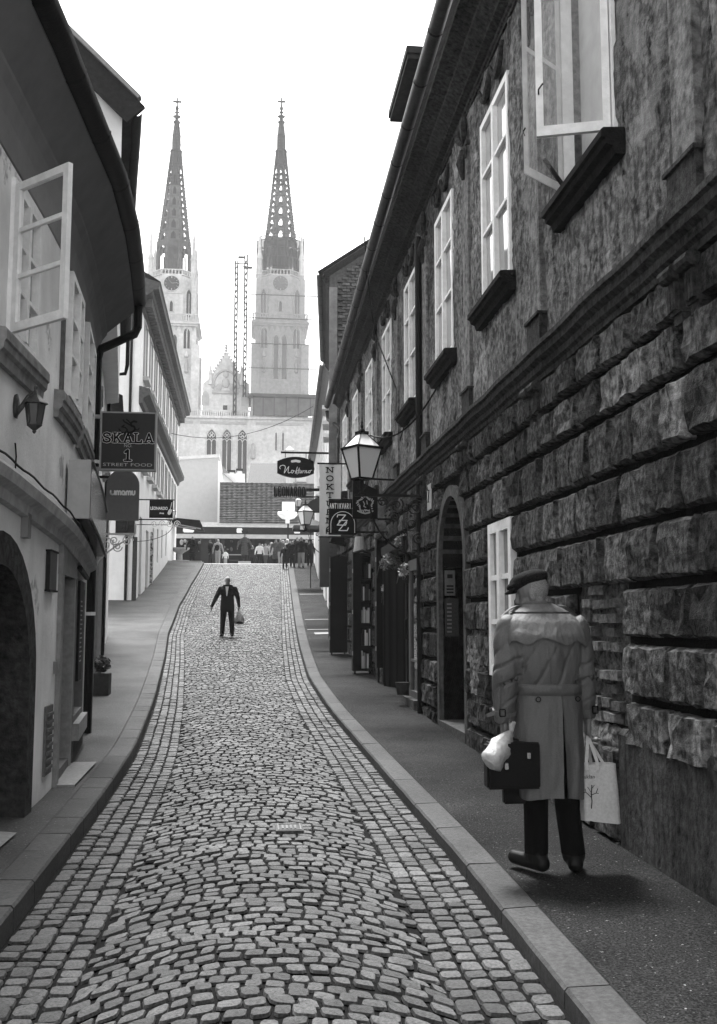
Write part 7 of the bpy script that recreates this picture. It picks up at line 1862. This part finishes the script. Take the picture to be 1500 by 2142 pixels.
# storm flap across the shoulders with a wavy free edge
q = MB(); rows = []; na = 48
for j in range(9):
    row_ = []
    for i in range(na + 1):
        a = PI + .30 + (PI - .60) * i / na; u = i / na
        bot = 1352 - 12 * math.sin(u * PI * 3.2 + .2) ** 2 + 6 * math.cos(u * 7) - 6 * abs(2 * u - 1)
        py = 1284 + (bot - 1284) * j / 8
        row_.append(coatpt(py, a, .005 + .019 * (j / 8) + .006 * (j / 8) * math.sin(u * 15)))
    rows.append(row_)
q.sheet(rows); q.sheet([[(a, b + .007, c) for a, b, c in r_] for r_ in rows]); q.build("storm_flap", M_coat, man, smooth=True, fixn=False)
q = MB(); q.tube([coatpt(py, -PI / 2 - .06, .004) for py in np.linspace(1352, 1428, 8)], .0028, 5); q.build("back_seam", M_coat, man)
q = MB(); q.tube([tuple(armL[0].lerp(armL[1], t) + Vector((-.045, -.062, 0))) for t in np.linspace(.1, 1, 6)] + [tuple(armL[1].lerp(armL[2], t) + Vector((-.040, -.058, 0))) for t in np.linspace(.2, .8, 4)], .0025, 5); q.build("sleeve_seam", M_coat, man)
# collar
q = MB(); rows = []
for py, o_ in ((1280, .006), (1273, .010), (1265, .010), (1261, .005), (1265, -.004)): rows.append([coatpt(max(1258, py), a, o_ + (.006 if py > 1270 else 0)) if py >= 1258 else tuple(Vector(coatpt(1258, a, o_)) + Vector((-.012 * (1258 - py) / 10, .02 * (1258 - py) / 10, (1258 - py) * SCL))) for a in np.linspace(PI - .5, 2 * PI + .5, 31)])
q.sheet(rows); q.build("collar", M_coat, man, smooth=True, fixn=False)
# belt, loops, rings
q = MB(); q.sheet([[coatpt(py, a, o_) for a in np.linspace(0, 2 * PI, 49)] for py, o_ in ((1452, .002), (1451.5, .010), (1440, .0115), (1429.5, .010), (1429, .0))]); q.build("belt", M_coat, man, smooth=True, fixn=False)
for px in (1117, 1190):
    q = MB(); cx_, hw, ry, dy = ringat(1456); a = math.acos(max(-1, min(1, (px - cx_) / hw))); c = Vector(coatpt(1459, -a, .014)); q.tube([(c.x + .014 * math.cos(t), c.y - .004, c.z + .014 * math.sin(t)) for t in np.linspace(0, 2 * PI, 11)], .003, 5); q.build("belt_ring", M_iron, man)
# epaulettes, cuff strap and buckle
for A_, sx in ((armL, -1), (armR, 1)):
    n0 = mp(1130 + sx * 36, 1272, .02); e0 = mp(1130 + sx * 84 - (4 if sx > 0 else 0), 1297, .0); q = MB()
    rows = [[tuple(n0.lerp(e0, t) + Vector((0, -.022 + .044 * s_, .020 + .022 * math.sin(PI * t) - .004 * abs(2 * s_ - 1)))) for t in np.linspace(0, 1, 9)] for s_ in (0, .5, 1)]
    q.sheet(rows); q.sheet([[(a, b, c - .006) for a, b, c in r_] for r_ in rows]); q.build("epaulette", M_coat, man, smooth=True, fixn=False)
    w_ = A_[1].lerp(A_[2], .80); d_ = (A_[2] - A_[1]).normalized(); q = MB(); q.tube([w_ - d_ * .014, w_ + d_ * .014], .073 if sx < 0 else .066, 18); q.build("cuff_strap", M_coat, man, smooth=False)
    c = w_ + Vector((sx * .030, -.070, 0)); q = MB()
    for (a0, b0, a1, b1) in ((-.016, -.02, .016, -.02), (.016, -.02, .016, .02), (.016, .02, -.016, .02), (-.016, .02, -.016, -.02)): q.bar((c.x + a0, c.y, c.z + b0), (c.x + a1, c.y, c.z + b1), .007)
    q.build("buckle", M_iron, man)
q = MB(); w_ = armL[1].lerp(armL[2], .80); q.add([(w_.x - .06, w_.y - .03, w_.z + .015), (w_.x - .115, w_.y - .02, w_.z - .010), (w_.x - .112, w_.y - .02, w_.z - .03), (w_.x - .06, w_.y - .03, w_.z - .015)], [(0, 1, 2, 3)]); q.build("strap_end", M_coat, man)
# briefcase in his left hand
hl = armL[2] + Vector((0, .01, -.11)); dyb = -.10
a, b = mp(1016, 1650, dyb), mp(1128, 1551, dyb)
bc = root("briefcase", ((a.x + b.x) / 2, PY + dyb, a.z), "black leather briefcase with silver locks in the trench-coated man's left hand", "briefcase")
M_leath = mat("black_hide", .002, .004, 40, .5, .3, 90, spec=.15)
bm = bmesh.new(); bmesh.ops.create_cube(bm, size=1); bmesh.ops.scale(bm, vec=(b.x - a.x, .10, b.z - a.z), verts=bm.verts); bmesh.ops.bevel(bm, geom=bm.edges[:], offset=.014, segments=3, affect='EDGES')
me = bpy.data.meshes.new("case"); bm.to_mesh(me); bm.free(); me.materials.append(M_leath); o = bpy.data.objects.new("case", me); COL.objects.link(o); o.parent = bc; o.location = (0, 0, (b.z - a.z) / 2); WLOC[o.name] = WLOC[bc.name]
q = MB(); q.box(a.x + .02, b.x - .02, PY + dyb - .058, PY + dyb - .05, a.z + .11, b.z - .004); q.build("flap", M_leath, bc)
for px, py in ((1054, 1598), (1100, 1576)): q = MB(); c = mp(px, py, dyb); q.box(c.x - .010, c.x + .010, PY + dyb - .066, PY + dyb - .058, c.z - .022, c.z + .012); q.build("lock", mat("chrome", .55, rough=.25, metal=1.0), bc)
hx = hl.x; q = MB(); q.tube([(hx - .05, PY + dyb + .05, b.z), (hx - .045, PY + .0, hl.z + .01), (hx + .045, PY + .0, hl.z + .01), (hx + .07, PY + dyb + .05, b.z)], .009, 7); q.build("handle", M_leath, bc)
a, b = mp(1052, 1681, .02), mp(1128, 1600, .02)
fb = root("document_bag", ((a.x + b.x) / 2, PY + .02, a.z), "flat black document bag hanging behind the briefcase", "bag")
bm = bmesh.new(); bmesh.ops.create_cube(bm, size=1); bmesh.ops.scale(bm, vec=(b.x - a.x, .05, b.z - a.z), verts=bm.verts); bmesh.ops.bevel(bm, geom=bm.edges[:], offset=.008, segments=2, affect='EDGES')
me = bpy.data.meshes.new("pouch"); bm.to_mesh(me); bm.free(); me.materials.append(M_leath); o = bpy.data.objects.new("pouch", me); COL.objects.link(o); o.parent = fb; o.location = (0, 0, (b.z - a.z) / 2); WLOC[o.name] = WLOC[fb.name]
q = MB(); q.tube([(a.x + .05, PY + .02, b.z), (hl.x + .0, PY + .02, hl.z + .015), (b.x - .05, PY + .02, b.z)], .006, 6); q.build("strap", M_leath, fb)
# white plastic bag round a bundle
ax0, ax1 = mp(1070, 1530, -.06), mp(1024, 1600, -.20)
pb2 = root("plastic_bag", tuple(ax1), "crumpled white plastic bag clutched with the briefcase", "bag")
q = MB(); rows = []
dv = (ax1 - ax0); L_ = dv.length; dn = dv.normalized(); sx_ = dn.cross(Vector((0, 1, 0))).normalized(); sy_ = dn.cross(sx_)
for i, t in enumerate(np.linspace(0, 1, 13)):
    rr_ = .010 + .058 * min(1, t * 2.2) ** .8
    if i == 12: rr_ *= .55
    rows.append([tuple(ax0 + dn * (L_ * t) + sx_ * (rr_ * (1 + .22 * mnoise.noise(Vector((3 * math.cos(w), 3 * math.sin(w), t * 5)))) * math.cos(w)) + sy_ * (rr_ * .75 * (1 + .25 * mnoise.noise(Vector((4 * math.cos(w) + 9, 4 * math.sin(w), t * 6)))) * math.sin(w))) for w in np.linspace(0, 2 * PI, 21)])
q.sheet(rows); q.add(rows[-1][:-1], [tuple(range(20))]); q.build("wrapping", mat("white_plastic", .25, .45, 30, .3, .6, 25, spec=.6), pb2, smooth=True, fixn=False)
q = MB(); t0 = ax0; q.sheet([[tuple(t0 + Vector((.012 * math.cos(w), .008 * math.sin(w), 0))) for w in np.linspace(0, 2 * PI, 9)], [tuple(t0 + Vector((.022 * math.cos(w) + .006, .012 * math.sin(w), .05 + .012 * math.sin(3 * w)))) for w in np.linspace(0, 2 * PI, 9)]]); q.build("gathered_neck", mat("white_plastic", .6), pb2, smooth=True, fixn=False)
# canvas tote in his right hand
hr = armR[2] + Vector((.0, .01, -.105)); dyt = -.02
tl, tr, br, bl = mp(1212, 1600, dyt), mp(1285, 1594, dyt), mp(1294, 1710, dyt), mp(1216, 1718, dyt)
tb = root("tote_bag", tuple((br + bl) / 2), "pale canvas tote bag with a small printed tree and lettering", "bag")
q = MB(); nz_, nu_ = 9, 25; rows = []
for j in range(nz_):
    t = j / (nz_ - 1); row_ = []
    L0, R0 = bl.lerp(tl, t), br.lerp(tr, t); w_ = (R0 - L0).length / 2; dep = .075 * (1 - .35 * t)
    for i in range(nu_):
        w = 2 * PI * i / (nu_ - 1); cxx = math.copysign(abs(math.cos(w)) ** .45, math.cos(w)); sxx = math.copysign(abs(math.sin(w)) ** .5, math.sin(w))
        c = (L0 + R0) / 2; wob = .010 * mnoise.noise(Vector((cxx * 2.2, sxx * 2 + 5, t * 3))) * (1.4 - t)
        row_.append((c.x + w_ * cxx + wob, c.y + dep * sxx + wob, c.z - .018 * (1 - t) * (sxx < 0) * (.3 + cxx * .5) + wob * .5))
    rows.append(row_)
q.sheet(rows); q.add(rows[0][:-1], [tuple(range(nu_ - 1))]); q.build("sack", mat("canvas", .42, .55, 60, .85, .35, 110, blot=.12, bloscale=6), tb, smooth=True, fixn=False)
q = MB()
for (px, dy) in ((1228, -.07), (1250, -.07)): 
    c = mp(px, 1600, dyt + dy)
    q.sheet([[(c.x - .010, c.y, c.z - .03), (c.x + .010, c.y, c.z - .03)], [(c.x - .010, c.y + .01, c.z + .02), (c.x + .010, c.y + .01, c.z + .02)], [(hr.x - .010, hr.y - .02, hr.z + .0), (hr.x + .010, hr.y - .02, hr.z + .0)]])
for (px, dy) in ((1238, .05), (1268, .05)):
    c = mp(px, 1600, dyt + dy); q.sheet([[(c.x - .010, c.y, c.z - .02), (c.x + .010, c.y, c.z - .02)], [(hr.x - .010, hr.y + .02, hr.z + .0), (hr.x + .010, hr.y + .02, hr.z + .0)]])
q.build("handles", mat("canvas_strap", .4, .5, 60, .85), tb, fixn=False, kind="stuff")
FTt = lambda u, w, d: (u, PY + dyt - .086 - d, w)
c = mp(1232, 1628, dyt - .08); font_text("uklan", .032, lambda a, b, d: FTt(c.x + a, c.z + b, d), M_letk, tb, d=.003)
q = MB(); c = mp(1236, 1690, dyt - .08)
def TB_(pts, w): ribbon(q, [(c.x + a, c.z + b) for a, b in pts], w, FTt, .003)
TB_([(0, 0), (.004, .04), (0, .08), (.006, .13)], .006); TB_([(.002, .06), (-.03, .09), (-.035, .11)], .004); TB_([(.002, .075), (.03, .085), (.04, .11)], .004); TB_([(.0, .09), (-.02, .12)], .003); TB_([(-.03, .09), (-.045, .088)], .003); TB_([(.03, .085), (.045, .082)], .003); TB_([(.004, .11), (.02, .13)], .003)
q.build("tree_print", M_letk, tb, fixn=False)

bpy.data.scenes.remove(FS)
